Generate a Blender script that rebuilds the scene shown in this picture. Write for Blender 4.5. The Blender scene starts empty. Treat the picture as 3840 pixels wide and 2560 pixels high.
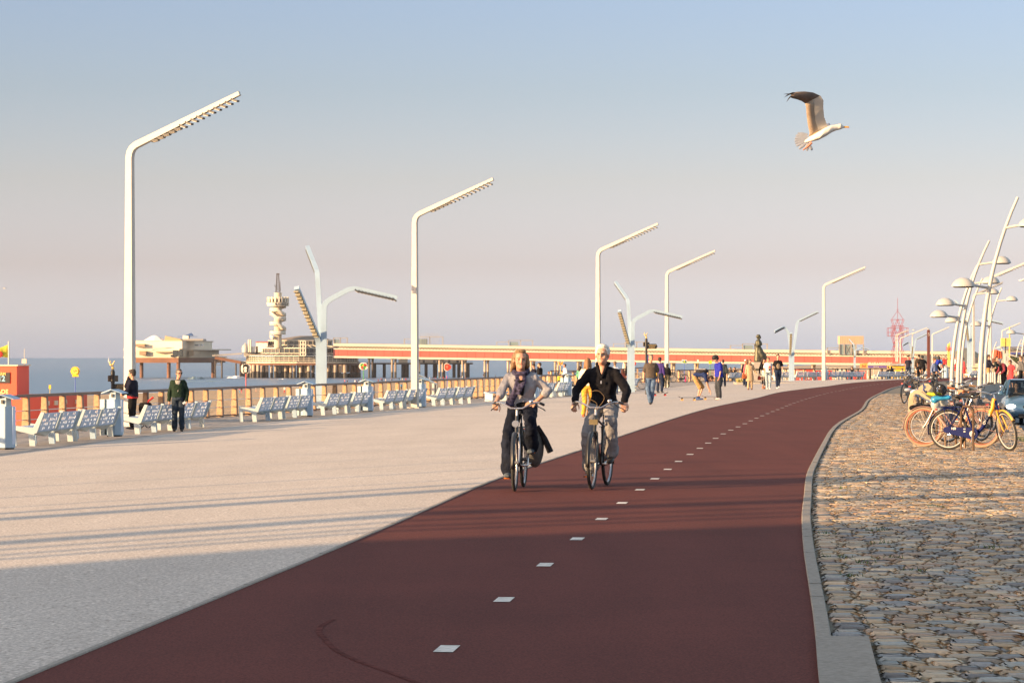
import bpy, math, random
from math import sin, cos, pi, radians, sqrt, atan2, hypot
from mathutils import Vector, Matrix, Euler
from mathutils.bvhtree import BVHTree
import numpy as np
random.seed(7)
S = bpy.context.scene
COL = S.collection
# ------------------------------------------------------------------ camera
F = 10000.0; HOR = 1341.0; CAMZ = 1.61          # focal length and horizon of the photograph in its own pixels (3840 wide)
cd = bpy.data.cameras.new('camera'); cam = bpy.data.objects.new('camera', cd); COL.objects.link(cam)
cd.sensor_width = 36; cd.lens = F/3840*36; cd.shift_y = (HOR-1280)/3840
cd.clip_start = .5; cd.clip_end = 120000
cam.location = (0, 0, CAMZ); cam.rotation_euler = (pi/2, 0, 0)
S.camera = cam
# ------------------------------------------------------------------ sky and sun
SUN_EL = 10; SUN_AZ = -120.0
w = bpy.data.worlds.new('World'); S.world = w; w.use_nodes = True
nt = w.node_tree; bg = nt.nodes['Background']
sky = nt.nodes.new('ShaderNodeTexSky'); sky.sky_type = 'NISHITA'; sky.sun_disc = False
sky.sun_elevation = radians(SUN_EL); sky.sun_rotation = radians(SUN_AZ)
sky.air_density = 1.0; sky.dust_density = 1.0; sky.ozone_density = 2.0
SKYSTR = .15
tc = nt.nodes.new('ShaderNodeTexCoord'); sp = nt.nodes.new('ShaderNodeSeparateXYZ')
nt.links.new(tc.outputs['Generated'], sp.inputs[0])
rp = nt.nodes.new('ShaderNodeValToRGB'); nt.links.new(sp.outputs['Z'], rp.inputs[0])
mx = nt.nodes.new('ShaderNodeMixRGB'); mx.blend_type = 'MULTIPLY'; mx.inputs[0].default_value = 1
nt.links.new(sky.outputs[0], mx.inputs[1]); nt.links.new(rp.outputs[0], mx.inputs[2])
nt.links.new(mx.outputs[0], bg.inputs[0]); bg.inputs[1].default_value = SKYSTR
RAMP = [(0, (.96, 1.06, 2.0)), (1, (1.85, 1.34, 1.02)), (.0066, (.86, .95, 1.75)), (.034, (.67, .59, .90)), (.066, (.64, .52, .635)), (.1, (.57, .485, .56)), (.132, (.57, .495, .58)), (.30, (1.85, 1.34, 1.02))]
e = rp.color_ramp.elements
for i, (p_, c_) in enumerate(RAMP):
    el = e[i] if i < 2 else e.new(p_)
    el.position = p_; el.color = (*[q*.9 for q in c_], 1)
sd = bpy.data.lights.new('sun', 'SUN'); sun = bpy.data.objects.new('sun', sd); COL.objects.link(sun)
sd.energy = 4.5; sd.angle = radians(.5); sd.color = (1, .65, .34)
_d = Vector((cos(radians(30)), sin(radians(30)), -math.tan(radians(SUN_EL)))).normalized()
sun.rotation_euler = _d.to_track_quat('-Z', 'Y').to_euler(); sun.location = (-60, -30, 40)
S.view_settings.view_transform = 'Standard'; S.view_settings.look = 'None'
S.view_settings.exposure = 1.4; S.view_settings.gamma = 1
S.render.engine = 'CYCLES'; S.cycles.max_bounces = 5
# ------------------------------------------------------------------ materials
def lin(c):
    return tuple(((x/255)/12.92 if x <= 10 else ((x/255+.055)/1.055)**2.4) for x in c)
MATS = {}
def M(name, col, rough=.6, metal=0, var=.12, scale=6, bump=0, bscale=None, emit=0, coat=0, spec=.5, grime=0):
    """procedural principled material: base colour broken up by noise, optional bump and blotchy grime"""
    if name in MATS: return MATS[name]
    m = bpy.data.materials.new(name); m.use_nodes = True; n = m.node_tree; b = n.nodes['Principled BSDF']
    b.inputs['Roughness'].default_value = rough; b.inputs['Metallic'].default_value = metal
    b.inputs['Specular IOR Level'].default_value = spec
    if coat: b.inputs['Coat Weight'].default_value = coat
    t = n.nodes.new('ShaderNodeTexCoord')
    nz = n.nodes.new('ShaderNodeTexNoise'); nz.inputs['Scale'].default_value = scale; nz.inputs['Detail'].default_value = 4
    n.links.new(t.outputs['Object'], nz.inputs['Vector'])
    r = n.nodes.new('ShaderNodeValToRGB'); n.links.new(nz.outputs[0], r.inputs[0])
    c = Vector(col)
    r.color_ramp.elements[0].position = .3; r.color_ramp.elements[1].position = .7
    r.color_ramp.elements[0].color = (*(c*(1-var)), 1); r.color_ramp.elements[1].color = (*(c*(1+var)), 1)
    out = r.outputs[0]
    if grime:
        g = n.nodes.new('ShaderNodeTexNoise'); g.inputs['Scale'].default_value = scale*.35; g.inputs['Detail'].default_value = 7
        n.links.new(t.outputs['Object'], g.inputs['Vector'])
        gr = n.nodes.new('ShaderNodeMapRange'); gr.inputs[1].default_value = .5; gr.inputs[2].default_value = .72; gr.inputs[4].default_value = grime
        n.links.new(g.outputs[0], gr.inputs[0])
        gm = n.nodes.new('ShaderNodeMixRGB'); gm.inputs[2].default_value = (.09, .06, .045, 1)
        n.links.new(gr.outputs[0], gm.inputs[0]); n.links.new(out, gm.inputs[1]); out = gm.outputs[0]
    n.links.new(out, b.inputs['Base Color'])
    if bump:
        bz = n.nodes.new('ShaderNodeTexNoise'); bz.inputs['Scale'].default_value = bscale or scale*4; bz.inputs['Detail'].default_value = 3
        n.links.new(t.outputs['Object'], bz.inputs['Vector'])
        bp = n.nodes.new('ShaderNodeBump'); bp.inputs['Strength'].default_value = bump; bp.inputs['Distance'].default_value = .02
        n.links.new(bz.outputs[0], bp.inputs['Height']); n.links.new(bp.outputs[0], b.inputs['Normal'])
    if emit:
        b.inputs['Emission Color'].default_value = (*col, 1); b.inputs['Emission Strength'].default_value = emit
    MATS[name] = m; return m
# ------------------------------------------------------------------ mesh helpers
def ortho(d, up=(0, 0, 1)):
    d = Vector(d).normalized(); up = Vector(up)
    if abs(d.dot(up)) > .99: up = Vector((0, 1, 0))
    s = d.cross(up).normalized(); u = s.cross(d).normalized()
    return d, s, u
class MB:
    def __init__(s): s.v = []; s.f = []; s.m = []; s.mi = 0
    def add(s, vs, fs):
        o = len(s.v); s.v += [tuple(v) for v in vs]; s.f += [tuple(o+i for i in f) for f in fs]; s.m += [s.mi]*len(fs); return s
    def box(s, c, sz, R=None):
        c = Vector(c); hx, hy, hz = sz[0]/2, sz[1]/2, sz[2]/2
        vs = [Vector((x, y, z)) for x in (-hx, hx) for y in (-hy, hy) for z in (-hz, hz)]
        if R is not None: vs = [R @ v for v in vs]
        return s.add([v+c for v in vs], [(0, 1, 3, 2), (4, 6, 7, 5), (0, 4, 5, 1), (2, 3, 7, 6), (0, 2, 6, 4), (1, 5, 7, 3)])
    def bx(s, x0, x1, y0, y1, z0, z1): return s.box(((x0+x1)/2, (y0+y1)/2, (z0+z1)/2), (x1-x0, y1-y0, z1-z0))
    def beam(s, a, b, w, h, up=(0, 0, 1), w2=None, h2=None):
        a = Vector(a); b = Vector(b); d, sd_, u = ortho(b-a, up); w2 = w if w2 is None else w2; h2 = h if h2 is None else h2
        vs = [a+sd_*x*w/2+u*y*h/2 for x, y in ((-1, -1), (1, -1), (1, 1), (-1, 1))]+[b+sd_*x*w2/2+u*y*h2/2 for x, y in ((-1, -1), (1, -1), (1, 1), (-1, 1))]
        return s.add(vs, [(3, 2, 1, 0), (4, 5, 6, 7), (0, 1, 5, 4), (1, 2, 6, 5), (2, 3, 7, 6), (3, 0, 4, 7)])
    def tube(s, pts, r, n=8, caps=True, flat=1.0, up=(0, 0, 1), close=False):
        pts = [Vector(p) for p in pts]; N = len(pts)
        if not isinstance(r, (list, tuple)): r = [r]*N
        vs = []; pu = None
        for i, p in enumerate(pts):
            if close: d = pts[(i+1) % N]-pts[i-1]
            else: d = pts[min(i+1, N-1)]-pts[max(i-1, 0)]
            d.normalize()
            if pu is None: _, sd_, u = ortho(d, up)
            else:
                u = (pu-d*pu.dot(d))
                if u.length < 1e-6: _, sd_, u = ortho(d, up)
                u.normalize(); sd_ = d.cross(u)
            pu = u
            for k in range(n):
                a = 2*pi*k/n; vs.append(p+(sd_*cos(a)+u*sin(a)*flat)*r[i])
        fs = []
        for i in range(N if close else N-1):
            j = (i+1) % N
            for k in range(n):
                fs.append((i*n+k, i*n+(k+1) % n, j*n+(k+1) % n, j*n+k))
        if caps and not close: fs.append(tuple(range(n-1, -1, -1))); fs.append(tuple((N-1)*n+k for k in range(n)))
        return s.add(vs, fs)
    def lathe(s, prof, c=(0, 0, 0), n=16, sx=1, sy=1, ph=0, R=None):
        vs = []; c = Vector(c)
        for r, z in prof:
            for k in range(n):
                v = Vector((r*cos(2*pi*k/n+ph)*sx, r*sin(2*pi*k/n+ph)*sy, z))
                vs.append((R @ v if R is not None else v)+c)
        fs = [(i*n+k, i*n+(k+1) % n, (i+1)*n+(k+1) % n, (i+1)*n+k) for i in range(len(prof)-1) for k in range(n)]
        fs.append(tuple(range(n-1, -1, -1))); fs.append(tuple((len(prof)-1)*n+k for k in range(n)))
        return s.add(vs, fs)
    def ell(s, c, r, R=None, n=12, m=8):
        c = Vector(c); vs = [Vector((0, 0, -r[2]))]
        for i in range(1, m):
            t = -pi/2+pi*i/m
            for k in range(n):
                a = 2*pi*k/n; vs.append(Vector((r[0]*cos(t)*cos(a), r[1]*cos(t)*sin(a), r[2]*sin(t))))
        vs.append(Vector((0, 0, r[2])))
        if R is not None: vs = [R @ v for v in vs]
        fs = [(0, 1+(k+1) % n, 1+k) for k in range(n)]
        for i in range(m-2):
            for k in range(n):
                a = 1+i*n+k; b = 1+i*n+(k+1) % n; fs.append((a, b, b+n, a+n))
        L = 1+(m-2)*n; T = len(vs)-1
        fs += [(L+k, L+(k+1) % n, T) for k in range(n)]
        return s.add([v+c for v in vs], fs)
    def prism(s, poly, t, Mx=None):
        """poly in local (x,z), thickness t along y"""
        n = len(poly); vs = [Vector((x, -t/2, z)) for x, z in poly]+[Vector((x, t/2, z)) for x, z in poly]
        if Mx is not None: vs = [Mx @ v for v in vs]
        return s.add(vs, [tuple(range(n)), tuple(range(2*n-1, n-1, -1))]+[(i, i+n, (i+1) % n+n, (i+1) % n) for i in range(n)])
    def sheet(s, A, B, nseg=1):
        """strip between two equally long point lists"""
        vs = []
        for a, b in zip(A, B):
            for k in range(nseg+1): vs.append(Vector(a).lerp(Vector(b), k/nseg))
        q = nseg+1
        return s.add(vs, [(i*q+k, i*q+k+1, (i+1)*q+k+1, (i+1)*q+k) for i in range(len(A)-1) for k in range(nseg)])
    def mesh(s, name, mat, smooth=False):
        me = bpy.data.meshes.new(name); me.from_pydata(s.v, [], s.f)
        mats = mat if isinstance(mat, (list, tuple)) else [mat]
        for m_ in mats: me.materials.append(m_)
        if len(mats) > 1: me.polygons.foreach_set('material_index', s.m)
        import bmesh
        b = bmesh.new(); b.from_mesh(me); bmesh.ops.recalc_face_normals(b, faces=b.faces); b.to_mesh(me); b.free()
        if smooth:
            me.polygons.foreach_set('use_smooth', [True]*len(me.polygons))
            try: me.set_sharp_from_angle(angle=radians(smooth if smooth is not True else 40))
            except Exception: pass
        me.update(); return me
    def build(s, name, mat, parent=None, smooth=False, **kw):
        o = bpy.data.objects.new(name, s.mesh(name, mat, smooth)); COL.objects.link(o)
        if parent is not None: o.parent = parent
        if kw: tag(o, **kw)
        return o
def tag(o, label=None, cat=None, group=None, kind=None):
    if label: o['label'] = label
    if cat: o['category'] = cat
    if group: o['group'] = group
    if kind: o['kind'] = kind
    return o
def thing(name, label, cat, loc=(0, 0, 0), rz=0, group=None, sc=1):
    o = bpy.data.objects.new(name, None); COL.objects.link(o); o.empty_display_size = .2
    o.location = loc; o.rotation_euler = (0, 0, rz); o.scale = (sc, sc, sc)
    return tag(o, label, cat, group)
def copy_tree(o, parent=None):
    c = o.copy(); COL.objects.link(c)
    if parent is not None: c.parent = parent
    for ch in list(o.children): copy_tree(ch, c)
    return c
def dup(o, loc, rz=0, label=None, group=None, sc=None):
    c = copy_tree(o); c.location = loc; c.rotation_euler = (0, 0, rz)
    if sc: c.scale = (sc, sc, sc)
    if label: c['label'] = label
    if group: c['group'] = group
    return c
def text(name, s_, size, mat, parent, loc, rot, ext=.01, align='CENTER', sx=1, bold=0):
    cu = bpy.data.curves.new(name, 'FONT'); cu.body = s_; cu.size = size; cu.extrude = ext; cu.align_x = align; cu.align_y = 'CENTER'; cu.offset = bold
    ob = bpy.data.objects.new(name, cu); COL.objects.link(ob)
    dg = bpy.context.evaluated_depsgraph_get(); me = bpy.data.meshes.new_from_object(ob.evaluated_get(dg))
    bpy.data.objects.remove(ob); bpy.data.curves.remove(cu)
    me.materials.clear(); me.materials.append(mat)
    o = bpy.data.objects.new(name, me); COL.objects.link(o); o.parent = parent; o.location = loc; o.rotation_euler = rot; o.scale = (sx, 1, 1)
    return o
def remesh(mb, name, mat, parent, vox, sm=3, wrinkle=0):
    me0 = bpy.data.meshes.new('tmp'); me0.from_pydata(mb.v, [], mb.f)
    import bmesh
    b = bmesh.new(); b.from_mesh(me0); bmesh.ops.recalc_face_normals(b, faces=b.faces); b.to_mesh(me0); b.free()
    ob = bpy.data.objects.new('tmp', me0); COL.objects.link(ob)
    r = ob.modifiers.new('r', 'REMESH'); r.mode = 'VOXEL'; r.voxel_size = vox; r.use_smooth_shade = True
    s_ = ob.modifiers.new('s', 'SMOOTH'); s_.factor = .5; s_.iterations = sm
    if wrinkle:
        for sc_, st_ in ((.11, wrinkle), (.045, wrinkle*.55)):
            tx = bpy.data.textures.get('folds%g' % sc_)
            if tx is None: tx = bpy.data.textures.new('folds%g' % sc_, 'STUCCI'); tx.noise_scale = sc_; tx.turbulence = 9
            d_ = ob.modifiers.new('d', 'DISPLACE'); d_.texture = tx; d_.strength = st_; d_.mid_level = .55; d_.texture_coords = 'LOCAL'
        s2 = ob.modifiers.new('s2', 'SMOOTH'); s2.factor = .5; s2.iterations = 1
    dg = bpy.context.evaluated_depsgraph_get(); me = bpy.data.meshes.new_from_object(ob.evaluated_get(dg))
    bpy.data.objects.remove(ob); bpy.data.meshes.remove(me0)
    me.name = name; me.materials.clear()
    for m_ in (mat if isinstance(mat, (list, tuple)) else [mat]): me.materials.append(m_)
    me.polygons.foreach_set('use_smooth', [True]*len(me.polygons))
    o = bpy.data.objects.new(name, me); COL.objects.link(o)
    if parent is not None: o.parent = parent
    return o
# photograph geometry: a pixel of the photograph on a horizontal plane / at a distance
def GP(u, v, z=0.0):
    d = (CAMZ-z)*F/(v-HOR); return Vector(((u-1920)/F*d, d, z))
def WP(u, v, d): return Vector(((u-1920)/F*d, d, CAMZ-(v-HOR)/F*d))
def spline(P, n):
    """smooth curve through the points; control point k is met at parameter k (chord-weighted tangents, no loops)"""
    P = [Vector(p) for p in P]; out = []; m = len(P)-1; h = [max(1e-6, (P[i+1]-P[i]).length) for i in range(m)]
    T = []
    for i in range(m+1):
        if i == 0: T.append((P[1]-P[0])/h[0])
        elif i == m: T.append((P[m]-P[m-1])/h[m-1])
        else: T.append(((P[i]-P[i-1])/h[i-1]*h[i]+(P[i+1]-P[i])/h[i]*h[i-1])/(h[i]+h[i-1]))
    for i in range(n+1):
        t = i/n*m; k = min(int(t), m-1); t -= k
        out.append(P[k]*(2*t**3-3*t*t+1)+T[k]*h[k]*(t**3-2*t*t+t)+P[k+1]*(3*t*t-2*t**3)+T[k+1]*h[k]*(t**3-t*t))
    return out
def xat(C, y):
    for a, b in zip(C, C[1:]):
        if a[1] <= y <= b[1]: return a[0]+(b[0]-a[0])*(y-a[1])/(b[1]-a[1]+1e-9)
    return C[-1][0] if y > C[-1][1] else C[0][0]
# ================================================================== THE GROUND
def posmat(name, build):
    m = bpy.data.materials.new(name); m.use_nodes = True; n = m.node_tree; b = n.nodes['Principled BSDF']
    g = n.nodes.new('ShaderNodeNewGeometry'); build(n, b, g.outputs['Position']); return m
def nd(n, t, **kw):
    x = n.nodes.new(t)
    for k, v in kw.items(): x.inputs[k].default_value = v
    return x
def noise(n, vec, scale, detail=3, rough=.5):
    z = n.nodes.new('ShaderNodeTexNoise'); z.inputs['Scale'].default_value = scale; z.inputs['Detail'].default_value = detail; z.inputs['Roughness'].default_value = rough
    n.links.new(vec, z.inputs['Vector']); return z.outputs[0]
def ramp(n, fac, stops):
    r = n.nodes.new('ShaderNodeValToRGB'); n.links.new(fac, r.inputs[0])
    for i, (p, c) in enumerate(stops):
        el = r.color_ramp.elements[i] if i < 2 else r.color_ramp.elements.new(p)
        el.position = p; el.color = (*c, 1)
    return r.outputs[0]
def mixc(n, fac, a, b, mode='MIX'):
    x = n.nodes.new('ShaderNodeMixRGB'); x.blend_type = mode
    for i, v in enumerate((fac, a, b)):
        if hasattr(v, 'is_linked') or hasattr(v, 'links'): n.links.new(v, x.inputs[i])
        else: x.inputs[i].default_value = v if i == 0 else (*v, 1)
    return x.outputs[0]
def bump(n, b, h, st, dist=.02):
    x = n.nodes.new('ShaderNodeBump'); x.inputs['Strength'].default_value = st; x.inputs['Distance'].default_value = dist
    n.links.new(h, x.inputs['Height']); n.links.new(x.outputs[0], b.inputs['Normal'])
def mapping(n, vec, sc, rot=0):
    x = n.nodes.new('ShaderNodeMapping'); x.inputs['Scale'].default_value = sc; x.inputs['Rotation'].default_value = (0, 0, rot)
    n.links.new(vec, x.inputs['Vector']); return x.outputs[0]
def aggregate(c1, c2, c3, sc, bmp):
    def f(n, b, p):
        a = noise(n, p, sc, 2, .7); c = noise(n, p, sc*.35, 3); big = noise(n, p, .35, 5, .6)
        col = ramp(n, a, [(.32, c1), (.68, c2)])
        col = mixc(n, ramp(n, c, [(.45, (0, 0, 0)), (.75, (1, 1, 1))]), col, c3)
        col = mixc(n, .35, col, ramp(n, big, [(.3, (.72, .72, .72)), (.7, (1, 1, 1))]), 'MULTIPLY')
        st = noise(n, mapping(n, p, (.5, .08, 1)), 1.3, 5, .6)
        col = mixc(n, .30, col, ramp(n, st, [(.35, (.75, .74, .74)), (.6, (1, 1, 1))]), 'MULTIPLY')
        n.links.new(col, b.inputs['Base Color']); b.inputs['Roughness'].default_value = .9; b.inputs['Specular IOR Level'].default_value = .25
        bump(n, b, a, bmp)
    return f
m_prom = posmat('exposed_aggregate', aggregate((.30, .245, .195), (.88, .785, .68), (.53, .465, .40), 38, .2))
def f_lane(n, b, p):
    a = noise(n, p, 70, 2, .7); big = noise(n, p, .5, 5, .6); st = noise(n, mapping(n, p, (1.2, .12, 1), .1), 1.1, 4)
    col = ramp(n, a, [(.3, (.083, .027, .023)), (.7, (.19, .058, .044))])
    col = mixc(n, .5, col, ramp(n, big, [(.3, (.72, .74, .76)), (.7, (1.05, 1, 1))]), 'MULTIPLY')
    col = mixc(n, .5, col, ramp(n, st, [(.35, (.75, .75, .78)), (.6, (1, 1, 1))]), 'MULTIPLY')
    n.links.new(col, b.inputs['Base Color']); b.inputs['Roughness'].default_value = .95; b.inputs['Specular IOR Level'].default_value = .12
    bump(n, b, a, .15)
m_lane = posmat('red_asphalt', f_lane)
def f_road(n, b, p):
    a = noise(n, p, 60, 2, .7); big = noise(n, p, .4, 5)
    col = mixc(n, .4, ramp(n, a, [(.3, (.075, .08, .085)), (.7, (.15, .155, .165))]), ramp(n, big, [(.3, (.7, .7, .7)), (.7, (1, 1, 1))]), 'MULTIPLY')
    n.links.new(col, b.inputs['Base Color']); b.inputs['Roughness'].default_value = .85
m_road = posmat('asphalt', f_road)
def f_deck(n, b, p):
    wv = n.nodes.new('ShaderNodeTexWave'); wv.wave_type = 'BANDS'; wv.bands_direction = 'X'; wv.inputs['Scale'].default_value = 1.15
    wv.inputs['Distortion'].default_value = 0; n.links.new(mapping(n, p, (1, 1, 1), .13), wv.inputs['Vector'])
    gap = ramp(n, wv.outputs[0], [(0, (.25, .25, .25)), (.06, (1, 1, 1))])
    a = noise(n, mapping(n, p, (9, .8, 1), .13), 1, 4)
    col = mixc(n, 1, ramp(n, a, [(.3, (.30, .25, .205)), (.7, (.44, .38, .32))]), gap, 'MULTIPLY')
    n.links.new(col, b.inputs['Base Color']); b.inputs['Roughness'].default_value = .8
m_deck = posmat('weathered_planks', f_deck)
def f_sand(n, b, p):
    a = noise(n, mapping(n, p, (.05, .03, 1)), 3, 6, .6); c = noise(n, mapping(n, p, (.5, .06, 1)), 2, 5, .7)
    col = mixc(n, .5, ramp(n, a, [(.3, (.40, .27, .15)), (.7, (.54, .38, .22))]), ramp(n, c, [(.38, (.5, .46, .4)), (.6, (1, 1, 1))]), 'MULTIPLY')
    n.links.new(col, b.inputs['Base Color']); b.inputs['Roughness'].default_value = 1
    bump(n, b, c, 1, .4)
m_sand = posmat('beach_sand', f_sand)
def f_sea(n, b, p):
    v1 = mapping(n, p, (.012, .035, 1), -.15); v2 = mapping(n, p, (.05, .22, 1), -.1)
    a = noise(n, v1, 1, 5, .6); c = noise(n, v2, 1, 5, .65)
    col = ramp(n, a, [(.3, (.055, .12, .21)), (.7, (.12, .20, .30))])
    n.links.new(col, b.inputs['Base Color']); b.inputs['Roughness'].default_value = .28; b.inputs['IOR'].default_value = 1.33
    bump(n, b, c, 1, 1.6)
m_sea = posmat('sea_water', f_sea)
def f_con(c1, c2):
    def f(n, b, p):
        a = noise(n, p, 25, 4, .7); big = noise(n, p, 1.2, 4)
        col = mixc(n, .4, ramp(n, a, [(.3, c1), (.7, c2)]), ramp(n, big, [(.3, (.7, .7, .7)), (.7, (1, 1, 1))]), 'MULTIPLY')
        n.links.new(col, b.inputs['Base Color']); b.inputs['Roughness'].default_value = .85; bump(n, b, a, .2)
    return f
m_kerb = posmat('kerb_stone', f_con((.22, .19, .15), (.36, .315, .26)))
m_conc = posmat('concrete', f_con((.30, .27, .23), (.42, .38, .33)))
m_grout = posmat('joint_sand', f_con((.13, .11, .075), (.24, .20, .14)))
m_mark = M('white_road_paint', (.70, .66, .59), .8, var=.14, scale=30, grime=.45, spec=.2)

Lp = [(-7.5, -60), (-5.2, -30), (-3.2, 0), (-2.46, 13.2), (-2.21, 15.55), (-1.5, 22.2), (-.84, 28.8), (-.46, 32.8), (.195, 38.6), (1.23, 46.6), (2.26, 54.8), (3.9, 67.5), (5.13, 76.7), (6.5, 86.3), (9.5, 104.5), (12.6, 124.8), (17.65, 149.6), (21.2, 167.7), (26.7, 189.4), (32.6, 206), (43, 224), (70, 252), (110, 280)]
Rp = [(-3.5, -60), (-1.6, -30), (.4, 0), (1.52, 13.2), (1.73, 15.2), (2.55, 23.4), (2.9, 26.7), (3.37, 30.8), (4.08, 36.9), (4.68, 41.5), (5.48, 47.5), (7.5, 62.2), (10.7, 82), (13.5, 101.3), (17, 122.9), (20.2, 141.7), (25.2, 166), (29.4, 181), (34.3, 193), (40, 203), (48, 213), (72, 238), (112, 268)]
Dp = [(-20, -60), (-18, -30), (-16, 0), (-14.9, 13.2), (-14.6, 17), (-14, 24), (-13.5, 30), (-13.2, 34), (-12.7, 40), (-11.9, 48), (-11.2, 56), (-10.1, 69), (-9.1, 79), (-7.6, 90), (-5.0, 106), (-1.3, 128), (4.6, 153), (9.3, 177), (15.9, 215), (28.5, 251.5), (47, 272), (74, 316), (120, 380)]
REp = [(2, -30), (4, 0), (5.3, 15), (6.5, 25), (8.4, 40), (10.3, 53), (11.6, 62), (13.5, 74), (15.4, 85), (18.6, 106), (25.4, 144), (30.8, 166), (40, 181), (60, 200), (100, 235)]
v3 = lambda P, z: [Vector((p[0], p[1], z)) for p in P]
NS = 264
L = spline(v3(Lp, 0), NS); Rc = spline(v3(Rp, 0), NS); D = spline(v3(Dp, -.5), NS); RE = spline(v3(REp, 0), NS)
MB().sheet(D, L, 12).build('promenade', m_prom, kind='structure')
zl = lambda P, z: [Vector((p.x, p.y, z)) for p in P]
MB().sheet(zl(L, .004), zl(Rc, .004), 1).build('cycle_path', m_lane, kind='structure')
def off(P, d):
    out = []
    for i, p in enumerate(P):
        t = P[min(i+1, len(P)-1)]-P[max(i-1, 0)]; t.z = 0; t.normalize(); out.append(p+Vector((t.y, -t.x, 0))*d)
    return out
def kerb(C, w_, h):
    A = C; B = off(C, w_)
    m = MB(); m.sheet(zl(A, -.1), zl(A, h)); m.sheet(zl(A, h), zl(B, h)); m.sheet(zl(B, h), zl(B, -.1)); return m
m_edge = posmat('edging_concrete', f_con((.26, .225, .18), (.40, .35, .29)))
def kerb_stones(name, C, w_, h, ln, seed, ymax=150):
    r_ = random.Random(seed); m = MB(); cum = [0]
    for a, b in zip(C, C[1:]): cum.append(cum[-1]+(b-a).length)
    def P(s):
        k = max(1, next((i for i, c in enumerate(cum) if c >= s), len(cum)-1)); q = (s-cum[k-1])/(cum[k]-cum[k-1]); t = (C[k]-C[k-1]).normalized(); return C[k-1].lerp(C[k], q), Vector((t.y, -t.x, 0))
    s = 0
    while s < cum[-1]-ln*1.5:
        N = 4; zt = h+r_.uniform(-.002, .002); pts = [P(s+.004+(ln-.009)*i/N) for i in range(N+1)]; A = [Vector((p.x, p.y, 0)) for p, n in pts]; B = [Vector((p.x+n.x*w_, p.y+n.y*w_, 0)) for p, n in pts]
        z = lambda L_, q, o=0, O=None: [Vector((a.x, a.y, q)) for a in L_]
        A2 = [a.lerp(b, .07) for a, b in zip(A, B)]; B2 = [b.lerp(a, .07) for a, b in zip(A, B)]
        for X_, Y_ in ((z(A, -.05), z(A, zt-.006)), (z(A, zt-.006), z(A2, zt)), (z(A2, zt), z(B2, zt)), (z(B2, zt), z(B, zt-.006)), (z(B, zt-.006), z(B, -.05))): m.sheet(X_, Y_)
        m.add([(*A[0].xy, -.05), (*A[0].xy, zt-.004), (*B[0].xy, zt-.004), (*B[0].xy, -.05)], [(0, 1, 2, 3)]); m.add([(*A[-1].xy, -.05), (*A[-1].xy, zt-.004), (*B[-1].xy, zt-.004), (*B[-1].xy, -.05)], [(3, 2, 1, 0)])
        s += ln
    return m.build(name, m_kerb if name == 'kerb' else m_edge, kind='structure')
kerb_stones('kerb', Rc, .09, .022, 1.0, 1)
kerb_stones('edging_strip', off(L, -.035), .04, .014, 1.0, 2)
# wide slab that ends the kerb in the near right corner
mb = MB(); A = [p for p in Rc if 5 < p.y < 15.3]
mb.sheet(zl(A, .028), zl(off(A, .30), .028)); mb.sheet(zl(off(A, .30), .028), zl(off(A, .30), -.1)); a0 = A[-1]; b0 = off(A, .30)[-1]
mb.add([(a0.x, a0.y, .028), (b0.x, b0.y, .028), (b0.x, b0.y, -.1), (a0.x, a0.y, -.1)], [(0, 1, 2, 3)])
mb.build('kerb_slab', m_kerb, kind='structure')
# dashes of the centre line: short paint bars every three metres along the path
zl_ = lambda P, z: [Vector((p.x, p.y, z)) for p in P]
cl = [GP(u, v) for u, v in ((1665, 2444), (1881, 2258), (2036, 2126), (2157, 2028), (2251, 1951), (2330, 1889), (2399, 1838), (2455.6, 1796), (2504.6, 1760), (2550, 1727), (2593, 1701), (2668, 1654), (2700, 1634), (2785, 1593), (2833, 1570), (2876, 1552), (2934, 1529), (2987, 1508), (3032, 1494), (3080, 1480), (3165, 1462), (3240, 1448), (3290, 1441), (3340, 1435.5), (3390, 1430), (3440, 1426.5))]
cl = [cl[0]*2-cl[1]]+cl
cs = spline(cl, 900); acc = 0; nxt = 0; mb = MB()
cum = [0]
for a, b in zip(cs, cs[1:]): cum.append(cum[-1]+(b-a).length)
i0 = 36; s0 = cum[i0]
k = 0
while True:
    s_ = s0+k*2.97-.0
    if s_ > cum[-1]-1: break
    j = next(i for i, c in enumerate(cum) if c >= s_); t = (cs[j]-cs[j-1]).normalized(); n_ = Vector((t.y, -t.x, 0))
    p = cs[j]; q = [p-t*.17-n_*.055, p-t*.17+n_*.055, p+t*.17+n_*.055, p+t*.17-n_*.055]
    mb.add([(a.x, a.y, .008) for a in q], [(0, 1, 2, 3)]); k += 1
mb.build('centre_line_dashes', m_mark, kind='structure')
c_ = [GP(u, v) for u, v in ((1205, 2395), (1185, 2370), (1200, 2345), (1240, 2325))]; c2_ = [GP(u, v) for u, v in ((1205, 2395), (1250, 2440), (1330, 2480), (1440, 2520), (1560, 2565))]
mb = MB(); q_ = spline(c2_, 30); mb.sheet(zl_(q_, .0065), zl_([p+Vector((.035, .0, 0)) for p in q_], .0065)); q_ = spline(c_[::-1], 20); mb.sheet(zl_(q_, .0065), zl_([p+Vector((.035, .01, 0)) for p in q_], .0065)); mb.build('tyre_mark', M('tyre_smear', (.112, .036, .030), .97, var=.4, scale=9, spec=.05), kind='structure')
mb = MB(); g_ = GP(3805, 2391); mb.add([(g_.x, g_.y+.12, .035), (g_.x+.3, g_.y+.16, .035), (g_.x+.32, g_.y-.4, .035), (g_.x+.06, g_.y-.12, .035)], [(0, 1, 2, 3)]); mb.build('painted_arrow_tip', m_mark, kind='structure')
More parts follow.
